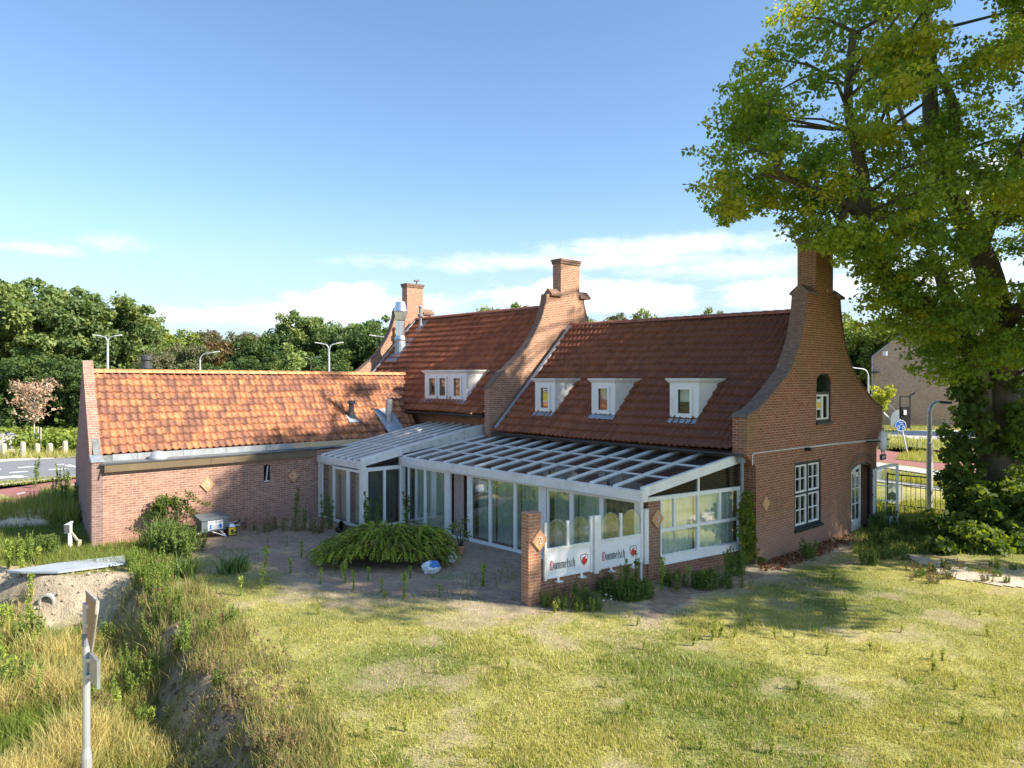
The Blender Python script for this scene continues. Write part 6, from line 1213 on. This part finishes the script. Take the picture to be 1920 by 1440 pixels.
def textobj(s, size, loc, rot, mat, par, name='lettering'):
    cu = bpy.data.curves.new(name, 'FONT'); cu.body = s; cu.size = size; cu.extrude = .001; cu.align_x = 'CENTER'; o = bpy.data.objects.new(name, cu); COL.objects.link(o); o.location = loc; o.rotation_euler = rot
    dg = bpy.context.evaluated_depsgraph_get(); dg.update(); me = bpy.data.meshes.new_from_object(o.evaluated_get(dg)); me.transform(o.matrix_world if False else (Matrix.Translation(Vector(loc)) @ o.rotation_euler.to_matrix().to_4x4())); bpy.data.objects.remove(o)
    me.materials.clear(); me.materials.append(MATS[mat]); o = bpy.data.objects.new(name, me); COL.objects.link(o); attach(o, par); return o
textobj('C. ROEVEN', .105, (XC_+.012, y0+w_*.5, zb_+V_(.70)), (R(90), 0, R(90)), 'text_dark', sg)
m = MB(); m.bar((XC_-.1, y0-.3, zb_-.05), (XC_-.1, y1+.45, zb_+.08), .04, .04); m.bar((XC_-.5, y0-.3, zb_-.05), (XC_-.5, y1+.5, zb_+.12), .04, .04); m.tube([(XC_-.05, y1-.28, zb_), (XC_+.02, y1-.05, 0)], .018, 6); m.tube([(XC_-.05, y1-.55, zb_), (XC_+.02, y1-.05, 0), ], .018, 6); m.tube([(XC_-.5, y1-.28, zb_), (XC_-.5, y1-.05, 0)], .018, 6); m.tube([(XC_-.05, y1-.05, 0), (XC_-.05, y1-.02, zb_)], .018, 6); m.build('frame', 'galv', t)
for xx in (XC_-.1, XC_-.5): m = MB(); m.tube([(xx, y1+.40, zb_+.07), (xx, y1+.56, zb_+.13)], .035, 6); m.build('handle', 'black', t)
m = MB(); m.tube([(XC_-.3+.0, y0-.3+math.cos(a)*.17, .18+math.sin(a)*.17) for a in [2*math.pi*k/14 for k in range(15)]], .045, 6); m.build('wheel', 'black', t)
p = OX(-23.0, 427, 1011); t = thing('yellow_case', 'small yellow box with a black cargo-bike picture and grey lid beside the grey chest', 'box', p); y0 = p.y; y1 = OX(-23.0, 443, 1008).y
m = MB(); m.box((-23.35, y0, .02), (-23.0, y1, .30)); bx = m.build('case', 'black', t); m = MB(); m.box((-22.999, y0+.03, .05), (-22.99, y1-.02, .28)); fp = m.build('front_panel', 'yellow', t)
m = MB(); m.box((-22.989, y0+.12, .10), (-22.985, y0+.26, .13)); m.tube([(-22.985, y0+.14+.035*math.cos(a), .12+.035*math.sin(a)) for a in [2*math.pi*k/10 for k in range(11)]], .008, 4); m.tube([(-22.985, y0+.25+.035*math.cos(a), .12+.035*math.sin(a)) for a in [2*math.pi*k/10 for k in range(11)]], .008, 4); m.box((-22.989, y0+.1, .15), (-22.985, y0+.18, .21)); m.build('picture', 'text_dark', fp)
m = MB(); m.hexa([(-23.38, y0+.05, .30), (-22.98, y0+.05, .30), (-22.98, y1-.03, .30), (-23.38, y1-.03, .30), (-23.3, y0+.08, .38), (-23.05, y0+.08, .38), (-23.05, y1-.06, .38), (-23.3, y1-.06, .38)]); m.build('lid', 'galv', t)
# bags, pot, stake
def blob(name, mat, c, r, seed, par=None, n=14, k=9):
    rs = np.random.RandomState(seed); vs = []
    for j in range(k):
        t_ = -math.pi/2+math.pi*j/(k-1)
        for i in range(n): a = 2*math.pi*i/n; f = 1+rs.uniform(-.16, .16); vs.append((c[0]+r[0]*math.cos(t_)*math.cos(a)*f, c[1]+r[1]*math.cos(t_)*math.sin(a)*f, max(.01, c[2]+r[2]*math.sin(t_)*f)))
    m = MB(); m.add(vs, [(j*n+i, j*n+(i+1) % n, (j+1)*n+(i+1) % n, (j+1)*n+i) for j in range(k-1) for i in range(n)]); return m.build(name, mat, par)
p = G(808, 1074); t = thing('plastic_bag', 'crumpled blue and white plastic sack beside the juniper', 'bag', p); bgp = blob('sack', 'bag_white', (p[0], p[1], .13), (.2, .26, .17), 5, t); blob('print', 'bag_blue', (p[0]+.05, p[1]+.03, .19), (.14, .19, .12), 6, bgp)
p = G(843, 1055); t = thing('plastic_bag', 'small white and red plastic sack near the pink curtain door', 'bag', p); bgp = blob('sack', 'bag_white', (p[0], p[1], .14), (.17, .2, .17), 8, t); blob('print', 'bag_red', (p[0]-.05, p[1]-.08, .2), (.1, .12, .12), 9, bgp)
p = G(863, 1039); t = thing('potted_plant', 'terracotta pot with a straggly leafy plant in front of the open glass door', 'potted plant', p); m = MB(); m.lathe(p, [(.08, 0), (.12, .2), (.14, .2), (.14, .25), (.11, .25), (.1, .2)], 14); m.build('pot', 'terracotta', t)
m = MB(); tips = []
for i in range(9): a = i*.8; e = Vector(p)+Vector((math.cos(a)*.25, math.sin(a)*.25, .45+.07*i)); m.tube([(p[0], p[1], .2), (Vector(p)+e)/2+up*.15, e], [.012, .01, .005], 4); tips.append(tuple(e))
m.build('stem', 'bark_far', t); V, Fc, cc = leaves(np.array(tips), np.full(9, .14), 16, .08, RS, dkc*1.3); npmesh('foliage', V, Fc, 'leaf', t, cc)
p = G(680.5, 1030); dj = Vector(p).dot(fdir); m = MB(); m.bar(T(680.5, 1045, dj), T(680.5, 985, dj), .10, .10); o = m.build('stake', 'sign_white'); tag(o, 'short white painted stake poking out of the juniper', 'stake')
m = MB(); m.tube([G(634, 992), T(640, 985, 22), G(648, 990)], [.1, .16, .08], 8); o = m.build('dark_bag', 'black'); tag(o, 'small black bag lying at the foot of the white glass door', 'bag')
# ================================================================== PLANTS ON THE GROUND
JUN = Vector((-17.35, 11.15, 0))
def juniper():
    rs = np.random.RandomState(5); t = thing('juniper_bush', 'wide low spreading juniper with feathery arching green branches in front of the conservatory', 'bush', JUN); Vs = []; cc = []; m = MB()
    for i in range(2300):
        a = rs.uniform(0, 6.28); r0 = math.sqrt(rs.rand())*(1.5+.3*math.sin(3*a+1)+.12*math.sin(7*a)); ex = 1.0 if True else 0
        base = np.array([JUN.x+math.cos(a)*r0*.95, JUN.y+math.sin(a)*r0*1.05, .10+.62*(1-(r0/1.85)**2)*rs.uniform(.5, 1.1)*(.75+.5*vnoise(math.cos(a)*r0+5, math.sin(a)*r0, .7))]); a2 = a+rs.normal()*.6; L = rs.uniform(.28, .62)
        dr = np.array([math.cos(a2), math.sin(a2), 0]); sd_ = np.array([-dr[1], dr[0], 0]); n = 12; c0 = np.array([.30, .36, .04]) if rs.rand() > .06 else np.array([.40, .36, .07]); c0 = c0*rs.uniform(.55, 1.35)
        if rs.rand() < .05: c0 = np.array([.24, .14, .07])
        if rs.rand() < .2: c0 = np.array([.09, .13, .025])*rs.uniform(.7, 1.2)
        pts = [base+dr*L*(k/n)+np.array([0, 0, .36*L*math.sin(k/n*2.5)*1.1-.12*(k/n)**2]) for k in range(n+1)]
        if i % 4 == 0: m.tube([Vector(p) for p in pts[::3]], [.009, .007, .005, .003, .002][:len(pts[::3])], 3)
        for k in range(1, n+1):
            w = .06*(1-k/n*.65); p = pts[k]; q = pts[k-1]
            for s in (-1, 1):
                tip = p+dr*w*.9+sd_*s*w*1.15+np.array([0, 0, rs.uniform(-.02, .03)]); Vs += [q, p, tip]; cc += [c0*.9, c0, c0*1.15]
    V = np.array(Vs); Fc = np.arange(len(V)).reshape(-1, 3); npmesh('foliage', V, Fc, 'grass_leaf', t, np.array(cc)); m.build('branches', 'bark_far', t)
juniper()
# grass ----------------------------------------------------------------
def blades(X, Y, Z, h, w, col, rs, lean=.5, seg=1):
    n = len(X); a = rs.uniform(0, 2*np.pi, n); l = a+rs.normal(size=n)*1.2; dx, dy = np.cos(a)*w/2, np.sin(a)*w/2; lx, ly = np.cos(l)*h*lean*rs.rand(n), np.sin(l)*h*lean*rs.rand(n)
    if seg == 1:
        V = np.stack([np.stack([X-dx, Y-dy, Z], 1), np.stack([X+dx, Y+dy, Z], 1), np.stack([X+lx, Y+ly, Z+h], 1)], 1).reshape(-1, 3); Fc = np.arange(n*3).reshape(-1, 3); c = np.repeat(col, 3, 0); return V, Fc, c
    V = np.stack([np.stack([X-dx, Y-dy, Z], 1), np.stack([X+dx, Y+dy, Z], 1), np.stack([X+dx*.7+lx*.3, Y+dy*.7+ly*.3, Z+h*.55], 1), np.stack([X-dx*.7+lx*.3, Y-dy*.7+ly*.3, Z+h*.55], 1), np.stack([X+lx, Y+ly, Z+h*.97], 1)], 1).reshape(-1, 3)
    i = np.arange(n)*5; Fc = np.concatenate([np.stack([i, i+1, i+2], 1), np.stack([i, i+2, i+3], 1), np.stack([i+3, i+2, i+4], 1)]); return V, Fc, np.repeat(col, 5, 0)
def Garr(px, py, z=0.0):
    k = (px-960)/F_; dx, dy, dz = fx+rx*k, fy+ry*k, -(py-HZ_)/F_; t = (z-5.0)/dz; return dx*t, dy*t
def mixc(a, b, t): return np.array(a)[None]*(1-t)[:, None]+np.array(b)[None]*t[:, None]
rs = np.random.RandomState(9)
def field(n, x0, x1, y0, y1, z=0.0, gam=1.0):
    px = rs.uniform(x0, x1, n); py = y0+(y1-y0)*rs.rand(n)**gam; X, Y = Garr(px, py, z); return X, Y
def notbuilt(X, Y):
    k = np.ones(len(X), bool)
    for P in BUILT: k &= ~inpoly(X, Y, P)
    return k
# lawn
X, Y = field(430000, -60, 2080, 1000, 1500)
k = notbuilt(X, Y) & ~inpoly(X, Y, PATIO) & ~inpoly(X, Y, PATH) & (np.hypot(X-JUN.x, Y-JUN.y) > 1.5); X, Y = X[k], Y[k]
dl = segdist(X, Y, LOWE, False); inl = inpoly(X, Y, LOWP); k = ~inl; X, Y, dl = X[k], Y[k], dl[k]
nA = fbm(X, Y, 3.5); nB = fbm(X+50, Y, .9); nC = fbm(X, Y+80, .45, 3); dens = np.clip(1.30-np.clip((nB-.52)/.13, 0, 1)*.9-.35*np.clip((nA-.5)/.2, 0, 1), .08, 1)*np.clip(.25+(nC-.3)*2.6, .15, 1); dP = np.minimum(segdist(X, Y, PATIO), segdist(X, Y, PATH)); dens *= np.clip(dP/.9+.15, 0, 1)
k = rs.rand(len(X)) < dens; X, Y, nA, nB = X[k], Y[k], nA[k], nB[k]
rnd = rs.rand(len(X)); nD = fbm(X+11, Y+5, .55, 3); t = np.clip((nA-.36)/.3+(rnd-.5)*.9+(nD-.5)*2.2, 0, 1); col = mixc((.20, .265, .04), (.43, .41, .11), t); t2 = (rs.rand(len(X)) < .26)*1.0; col = col*(1-t2[:, None])+np.array([[.52, .44, .24]])*t2[:, None]; col *= (.75+.5*rs.rand(len(X)))[:, None]
h = (.028+.05*rs.rand(len(X))**2)*(1+.6*(fbm(X, Y+30, 1.3) > .6)); V, Fc, c = blades(X, Y, height(X, Y)-.005, h, .011+.010*rs.rand(len(X)), col, rs, .9)
# left shaded grass (beside annex and between annex and patio edge)
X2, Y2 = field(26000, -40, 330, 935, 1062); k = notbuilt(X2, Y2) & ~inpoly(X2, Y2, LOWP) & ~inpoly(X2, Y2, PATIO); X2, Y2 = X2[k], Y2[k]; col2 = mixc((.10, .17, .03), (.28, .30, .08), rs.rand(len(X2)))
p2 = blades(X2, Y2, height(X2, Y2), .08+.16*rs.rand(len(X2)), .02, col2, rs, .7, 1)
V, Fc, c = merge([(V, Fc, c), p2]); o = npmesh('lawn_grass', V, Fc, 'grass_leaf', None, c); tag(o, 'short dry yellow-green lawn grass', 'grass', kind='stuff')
# tall rough grass in the low ground on the left
X, Y = field(90000, -120, 620, 1060, 1560, -.8); k = inpoly(X, Y, LOWP) & (X > -30); X, Y = X[k], Y[k]; dl = segdist(X, Y, LOWE, False); nA = fbm(X, Y, 1.8); k = (dl+(nA-.5)*1.6 > np.where(X > -15.5, 1.0, .9)) & (rs.rand(len(X)) < np.clip(1.6-dl*.0-(fbm(X+7, Y, .8) > .62)*1.0, .3, 1)); X, Y, dl, nA = X[k], Y[k], dl[k], nA[k]
t = np.clip((nA-.42)/.2+(rs.rand(len(X))-.5)*.7, 0, 1); col = mixc((.17, .23, .04), (.50, .42, .17), t); col *= (.7+.6*rs.rand(len(X)))[:, None]
p1 = blades(X, Y, height(X, Y)-.02, (.22+.42*rs.rand(len(X)))*(.75+.6*t)*np.clip(dl/2.2, .4, 1), .010+.012*rs.rand(len(X)), col, rs, .75, 2)
# rough fringe along the bank edge and by the annex
X, Y = field(60000, 200, 640, 1090, 1520, 0.0); dl = segdist(X, Y, LOWE, False); nA = fbm(X, Y, .7); k = (dl < .95) & (rs.rand(len(X)) < np.clip((nA-.36)*5, 0, 1)*(.45+.45*(X < -13.5))); X, Y, nA = X[k], Y[k], nA[k]; t = rs.rand(len(X)); col = mixc((.13, .19, .04), (.42, .33, .15), t)
p2 = blades(X, Y, height(X, Y)-.02, (.12+.36*rs.rand(len(X)))*np.where(X > -13.5, .6, 1), .014, col, rs, .8, 2)
V, Fc, c = merge([p1, p2]); o = npmesh('tall_grass', V, Fc, 'grass_leaf', None, c); tag(o, 'tall dry straw-coloured grass in the low ground on the left', 'grass', kind='stuff')
# verge grass by the roads and behind the annex
parts = []
for (n, x0, x1, y0, y1, h0, h1, ca, cb) in ((9000, -40, 146, 935, 985, .2, .8, (.20, .27, .05), (.40, .38, .12)), (6000, 1655, 1815, 884, 922, .1, .35, (.34, .36, .06), (.48, .42, .12)), (3500, 1640, 1800, 846, 868, .1, .4, (.34, .36, .08), (.46, .40, .14)), (5000, 1640, 1820, 940, 985, .08, .25, (.26, .30, .06), (.44, .40, .13)), (4200, 1640, 1900, 800, 843, .15, .6, (.26, .31, .07), (.42, .38, .14)), (3000, -40, 146, 895, 920, .05, .18, (.24, .28, .06), (.4, .38, .13)), (7000, -40, 400, 838, 860, .2, .6, (.28, .33, .07), (.42, .38, .14)), (5000, -60, 400, 792, 826, .2, .7, (.26, .25, .09), (.40, .34, .16)), (6000, 1600, 1960, 965, 1040, .06, .22, (.18, .25, .04), (.34, .34, .08))):
    X, Y = field(n, x0, x1, y0, y1); k = notbuilt(X, Y); X, Y = X[k], Y[k]
    if y0 > 880 and y0 < 925 and x0 > 1000: k = inpoly(X, Y, [G(1655, 884), G(1755, 900), G(1809, 918), G(1815, 924), G(1755, 912), G(1655, 899)]); X, Y = X[k], Y[k]
    if x0 < 0 and y0 == 895: k = segdist(X, Y, [off(rkA, rkB, .0)[0], ext(rkA, rkB, 3)], False) < .9; X, Y = X[k], Y[k]
    if y0 == 935:
        k = ~inpoly(X, Y, [G(-50, 900), G(143, 896), G(143, 914), G(-50, 998)]); X, Y = X[k], Y[k]
    if y0 == 846: k = inpoly(X, Y, [G(1680, 862), G(1690, 852), G(1730, 848), G(1775, 856), G(1790, 868), G(1740, 868)]); X, Y = X[k], Y[k]
    if y0 == 800: k = ~inpoly(X, Y, [G(1640, 812), G(1700, 808), G(1860, 806), G(1980, 812), G(1900, 826), G(1720, 824)]); X, Y = X[k], Y[k]
    col = mixc(ca, cb, rs.rand(len(X))); parts.append(blades(X, Y, np.zeros(len(X)), h0+(h1-h0)*rs.rand(len(X)), .03+.03*rs.rand(len(X)), col, rs, .5, 1))
V, Fc, c = merge(parts); o = npmesh('verge_grass', V, Fc, 'grass_leaf', None, c); tag(o, 'yellow-green wild grass on the road verges', 'grass', kind='stuff')
# clods and stones on the eroded bank
def clods(n, x0, x1, y0, y1, s0, s1, cols, z):
    X, Y = field(n, x0, x1, y0, y1, z); dl = segdist(X, Y, LOWE, False); k = (dl < 1.15); X, Y = X[k], Y[k]; n = len(X); S = s0+(s1-s0)*rs.rand(n)**3
    O = np.array([(1, 0, 0), (0, 1, 0), (-1, 0, 0), (0, -1, 0), (0, 0, 1), (0, 0, -1)], float); V = O[None]*S[:, None, None]*rs.uniform(.5, 1.3, (n, 6, 1))+rs.normal(size=(n, 6, 3))*S[:, None, None]*.22; V += np.stack([X, Y, height(X, Y)], 1)[:, None]
    T_ = np.array([(0, 1, 4), (1, 2, 4), (2, 3, 4), (3, 0, 4), (1, 0, 5), (2, 1, 5), (3, 2, 5), (0, 3, 5)]); Fc = (np.arange(n)[:, None, None]*6+T_[None]).reshape(-1, 3); c = np.repeat(cols[rs.randint(0, len(cols), n)]*(.7+.6*rs.rand(n, 1)), 6, 0); return V.reshape(-1, 3), Fc, c
V, Fc, c = merge([clods(3000, 280, 560, 1120, 1480, .008, .065, np.array([(.26, .19, .12), (.20, .14, .09), (.34, .26, .18)]), -.4), clods(1500, 0, 260, 1060, 1170, .01, .06, np.array([(.5, .42, .32), (.42, .34, .24)]), -.4)])
o = npmesh('soil_clods', V, Fc, 'dry_leaf', None, c); o.data.materials[0] = MATS['ground_mat']; tag(o, 'loose clods of sandy soil on the eroded bank', 'soil', kind='stuff')
# small weeds growing between the pavers
X, Y = field(9000, 330, 1000, 995, 1150); k = inpoly(X, Y, PATIO) & (np.hypot(X-JUN.x, Y-JUN.y) > 1.2) & (fbm(X, Y, .8) > .56); X, Y = X[k], Y[k]; col = mixc((.10, .15, .03), (.3, .28, .1), rs.rand(len(X))); V, Fc, c = blades(X, Y, height(X, Y), .04+.12*rs.rand(len(X)), .016, col, rs, .9)
o = npmesh('paving_weeds', V, Fc, 'grass_leaf', None, c); tag(o, 'thin weeds and moss growing between the patio pavers', 'weeds', kind='stuff')
# dead leaves along the gable foot
X, Y = field(1500, 1425, 1600, 1003, 1072); X = np.where(True, X, X); k = (X > -10.0) & (X < -9.5+.25*rs.rand(len(X))); X, Y = X[k], Y[k]
cs = np.stack([X, Y, np.full(len(X), .03)], 1); V, Fc, cc = leaves(cs, np.full(len(cs), .03), 2, .09, rs, np.array([(.26, .11, .05), (.34, .16, .07), (.18, .08, .04)])); o = npmesh('fallen_leaves', V, Fc, 'dry_leaf', None, cc); tag(o, 'brown fallen leaves along the foot of the right gable', 'leaves', kind='stuff')
# individual weeds ------------------------------------------------------
def weed_proto(kind, seed, h, cols, spread, nst=1, leafy=26, lsize=.07, plume=False, mat='grass_leaf'):
    r = np.random.RandomState(seed); t = bpy.data.objects.new(kind, None); COL.objects.link(t); m = MB(); P_ = []; Rr = []
    for s in range(nst):
        a = r.uniform(0, 6.28); b = np.array([math.cos(a), math.sin(a), 0])*spread*(r.rand() if nst > 1 else 0); hh = h*r.uniform(.7, 1); tip = b*1.6+np.array([r.normal()*.05, r.normal()*.05, hh]); m.tube([Vector(b), Vector((b+tip)/2), Vector(tip)], [.009, .007, .003], 4)
        for k in range(leafy):
            u = r.uniform(.08, 1); P_.append(b*(1-u)+tip*u); Rr.append((.09*(1.15-u) if not plume else .03+.10*max(0, 1-abs(u-.8)*3.2))*(1+h*.25))
    m.build('stem', 'bark_far' if cols[0][0] > .3 else 'frame_green', t); m_ = t.children[0]; m_.data.materials[0] = MATS['stem_green']
    P_ = np.array(P_); V, Fc, cc = leaves(P_, np.array(Rr), 3, lsize, r, np.array(cols), up=.1, aspect=.32); npmesh('foliage', V, Fc, mat, t, cc); return t
simple('stem_green', (.16, .2, .06), .7)
gC = [(.23, .32, .055), (.28, .35, .06), (.19, .27, .05)]; dC = [(.13, .19, .04), (.15, .22, .05)]; yC = [(.28, .32, .05), (.34, .36, .07)]; bC = [(.30, .22, .11), (.24, .16, .08)]
W1 = weed_proto('tall_weed', 1, .8, gC, .0, 1, 44, .10, True); W2 = weed_proto('tall_weed', 2, .55, yC, .03, 2, 22, .08, True); W3 = weed_proto('weed_clump', 3, 1.0, gC+dC, .24, 9, 44, .065); W4 = weed_proto('weed_clump', 4, .55, dC, .2, 9, 16, .09); W5 = weed_proto('dry_weed', 5, .6, bC, .2, 8, 14, .06, False, 'dry_leaf'); W6 = weed_proto('tall_weed', 6, 1.15, dC, .02, 2, 44, .08)
usedw = set()
def weed(proto, px, py, s, lab, group, z=None):
    o = proto if proto.name not in usedw else copy_tree(proto); usedw.add(proto.name); p = G(px, py, 0)
    zz_ = float(height(np.array([p[0]]), np.array([p[1]]))[0])
    if zz_ < -.3: p = G(px, py, -.85); zz_ = float(height(np.array([p[0]]), np.array([p[1]]))[0])
    o.location = (p[0], p[1], zz_-.02); o.rotation_euler = (0, 0, rs.uniform(0, 6.28)); o.scale = (s, s, s*rs.uniform(.9, 1.1)); cat = 'weed'; tag(o, lab, cat, group)
g = 'tall weeds dotted over the patio edge'
for px, py, s in ((452, 1118, .7), (490, 1105, .8), (497, 1060, .8), (565, 1045, .6), (648, 1095, .7), (757, 1122, .8), (905, 1100, .85), (663, 1108, .6), (716, 1110, .5), (825, 1120, .5), (600, 1095, .5), (545, 1075, .6), (770, 1085, .5), (640, 1085, .5), (690, 1090, .5)): weed(W1, px, py, s, 'slender upright green weed spike on the patio edge round the juniper', g)
g = 'pale weed spikes scattered on the lawn'
for i in range(46):
    px, py = rs.uniform(520, 1880), rs.uniform(1120, 1420)
    if inpoly(np.array([G(px, py)[0]]), np.array([G(px, py)[1]]), LOWP)[0]: continue
    weed(W2, px, py, rs.uniform(.3, .6), 'small pale weed spike standing alone on the open lawn', g)
for px, py, s in ((1335, 1200, .8), (1350, 1195, .7), (1560, 1095, .8), (1395, 1100, .5), (1870, 1070, .8), (1040, 1150, .6)): weed(W2, px, py, s, 'taller pale weed spike in the shaded strip of lawn by the house', 'weed spikes in the shade')
g = 'leafy weeds massed at the left end of the patio'
for i in range(22): weed(rs.choice([W3, W3, W2, W5]), rs.uniform(236, 322), rs.uniform(1055, 1130), rs.uniform(.4, .8), 'bushy tall green weed in the dense patch between the bank and the annex', g)
for i in range(18): weed(W4, rs.uniform(300, 372), rs.uniform(1005, 1045), rs.uniform(.8, 1.5), 'dark leafy weed at the foot of the annex wall left of the grey chest', 'weeds left of the grey chest')
for i in range(14): weed(W5, rs.uniform(452, 620), rs.uniform(988, 1000), rs.uniform(.6, .9), 'brown dried weed along the foot of the annex wall', 'dry weeds by the annex')
for px, s in ((553, 1.15), (572, .8), (605, 1.0), (618, 1.2), (622, .9)): weed(W6, px, 992, s, 'tall thin dark weed standing against the annex wall or glass door corner', 'tall weeds by the glass door')
for px, py in ((693, 1010), (705, 1010), (765, 1000), (688, 1010)): weed(W6, px, py, 1.25, 'tall thin dark weed between the juniper and the glass doors', 'tall weeds behind the juniper')
g = 'weeds at the foot of the garden wall'
for i in range(16): weed(W4, rs.uniform(1120, 1215), rs.uniform(1108, 1128), rs.uniform(.5, .95), 'dark twiggy weed in front of the right wind screen', g)
for i in range(9): weed(W6, rs.uniform(1120, 1210), rs.uniform(1105, 1125), rs.uniform(.45, .95), 'dark twiggy weed in front of the right wind screen', g)
for i in range(18): weed(rs.choice([W4, W5]), rs.uniform(1010, 1120), rs.uniform(1125, 1150), rs.uniform(.4, .8), 'low weed at the foot of the garden wall under the left wind screen', 'low weeds under the left wind screen')
for i in range(26): weed(rs.choice([W4, W5, W1]), rs.uniform(1240, 1400), 1108-rs.uniform(0, 1)*12-(0), rs.uniform(.4, .9), 'low weed in the bed below the conservatory side window', 'weeds below the side window')
for px in (1372, 1380, 1385): weed(W3, px, 1078, .8, 'green bushy weed by the downpipe and ivy', 'weeds by the downpipe')
weed(W4, 1515, 1048, 1.0, 'small green fern-like plant at the foot of the right gable', 'plant by the gable')
for px, py in ((1655, 990), (1662, 985), (1668, 988), (1650, 995)): weed(W3, px, py, .8, 'leafy green weed beside the open french door', 'weeds beside the french door')
for i in range(34): weed(W4, rs.uniform(1625, 1760), rs.uniform(985, 1060), rs.uniform(.5, .9), 'low leafy green weed between the french door and the huge tree', 'weeds near the huge tree')
for i in range(26): weed(rs.choice([W4, W5]), rs.uniform(1700, 1930), rs.uniform(1065, 1095), rs.uniform(.3, .6), 'small weed on the gravel strip before the big shrub', 'weeds on the gravel strip')
g = 'rough weeds in the low ground'
for i in range(30): weed(rs.choice([W3, W4, W2, W5, W1]), rs.uniform(180, 300), rs.uniform(1170, 1350), rs.uniform(.3, .75), 'green weed in the thick growth right of the white sign post', g)
for i in range(40): weed(rs.choice([W2, W1, W3]), rs.uniform(0, 70), rs.uniform(1100, 1330), rs.uniform(.7, 1.1), 'bright green weed in the tall grass at the left edge', 'weeds at the left edge')
for i in range(30): weed(rs.choice([W5, W4, W3]), rs.uniform(270, 440), rs.uniform(1130, 1290), rs.uniform(.4, .8), 'ragged weed along the top of the sandy bank', 'weeds on the bank')
for px, py in ((135, 1330), (142, 1335), (175, 1345), (180, 1338), (12, 1345)): weed(W5, px, py, .9, 'dark brown dead dock stalk in the straw-coloured grass', 'dead dock stalks')
for px, py in ((118, 955), (120, 962), (100, 948), (125, 940), (140, 965), (66, 915), (112, 925), (130, 925)): weed(W6, px, py, rs.uniform(1.0, 1.5), 'tall dark weed beside the cycle path left of the annex', 'tall weeds left of the annex')
for i in range(10): weed(W4, rs.uniform(50, 100), rs.uniform(1032, 1048), .9, 'grey-green leafy weed in the shade above the grey slab', 'weeds above the slab')
for i in range(26): weed(W5, rs.uniform(430, 560), rs.uniform(1380, 1450), rs.uniform(.3, .6), 'dry weed at the bottom of the sandy bank near the lower picture edge', 'weeds at the bank foot')
# a clump of sword-leaved plants left of the chest
def sword(px, py, n, h, lab):
    p = G(px, py); r = rs; X = np.full(n, p[0])+r.normal(size=n)*.18; Y = np.full(n, p[1])+r.normal(size=n)*.18; V, Fc, c = blades(X, Y, np.zeros(n), h*(.6+.5*r.rand(n)), .05, mixc((.09, .15, .04), (.18, .25, .07), r.rand(n)), r, .9, 2); o = npmesh('iris_clump', V, Fc, 'grass_leaf', None, c); tag(o, lab, 'plant')
sword(300, 1030, 170, 1.0, 'clump of sword-shaped leaves at the annex wall, left of the grey chest'); sword(345, 1075+5, 120, .55, 'bright grassy tuft at the patio edge, nearer the bank'); sword(438, 1072, 120, .45, 'bright green grassy tuft on the patio left of the juniper')
# arching dark shrub against the annex wall
r_ = rs; C = []; m = MB()
for i in range(26):
    a = OX(-23.9, rs.uniform(285, 350), 1000); e = Vector((a.x+rs.uniform(0, .3), a.y+rs.uniform(-.7, .7), rs.uniform(.7, 1.25))); mid = Vector(((a.x+e.x)/2, (a.y+e.y)/2, e.z+.15)); m.tube([(a.x, a.y, 0), mid, e], .008, 3); C += [tuple(mid), tuple(e), tuple((mid+e)/2)]
t = thing('climbing_rose', 'dark arching shrub against the annex wall under the left diamond plaque', 'shrub', OX(-23.9, 320, 1018)); m.build('branches', 'bark_far', t); V, Fc, cc = leaves(np.array(C), np.full(len(C), .16), 18, .08, rs, dkc); npmesh('foliage', V, Fc, 'leaf', t, cc)
# ivy on the corner
C = []
for i in range(150):
    u = rs.rand(); py = 925+u*125; wd = 6+u*9; q = OX(-10.0, 1409-u*1+rs.normal()*wd*.45, py); C.append((-9.98 if q.y > 18.1 else -10.12, q.y, q.z))
t = thing('ivy', 'green ivy climbing the brick corner between the conservatory and the right gable', 'climber', (-10.1, 17.9, 0)); V, Fc, cc = leaves(np.array(C), np.full(len(C), .13), 22, .085, rs, np.array([(.15, .19, .03), (.12, .17, .03), (.22, .24, .05)]), aspect=.9); npmesh('foliage', V, Fc, 'leaf', t, cc); m = MB(); m.tube([(-10.2, 17.75, 0), (-10.18, 17.8, 1.0), (-10.2, 17.75, 1.6)], .02, 5); m.build('stem', 'bark_far', t)
# small white flowers by the garden wall
for i in range(9):
    p = Vector(G(1128+rs.uniform(0, 42), 1128+rs.uniform(0, 14))) if i < 5 else Vector(G(1290+rs.uniform(0, 60), 1095)); t = thing('white_flower', 'tiny white wild flower at the foot of the garden wall', 'flower', p, 'white wild flowers'); m = MB(); m.tube([p, p+up*.16], .004, 4); m.build('stem', 'stem_green', t); m = MB(); m.tube([p+up*.16, p+up*.17], [.025, .025], 8); m.build('bloom', 'sign_white', t)
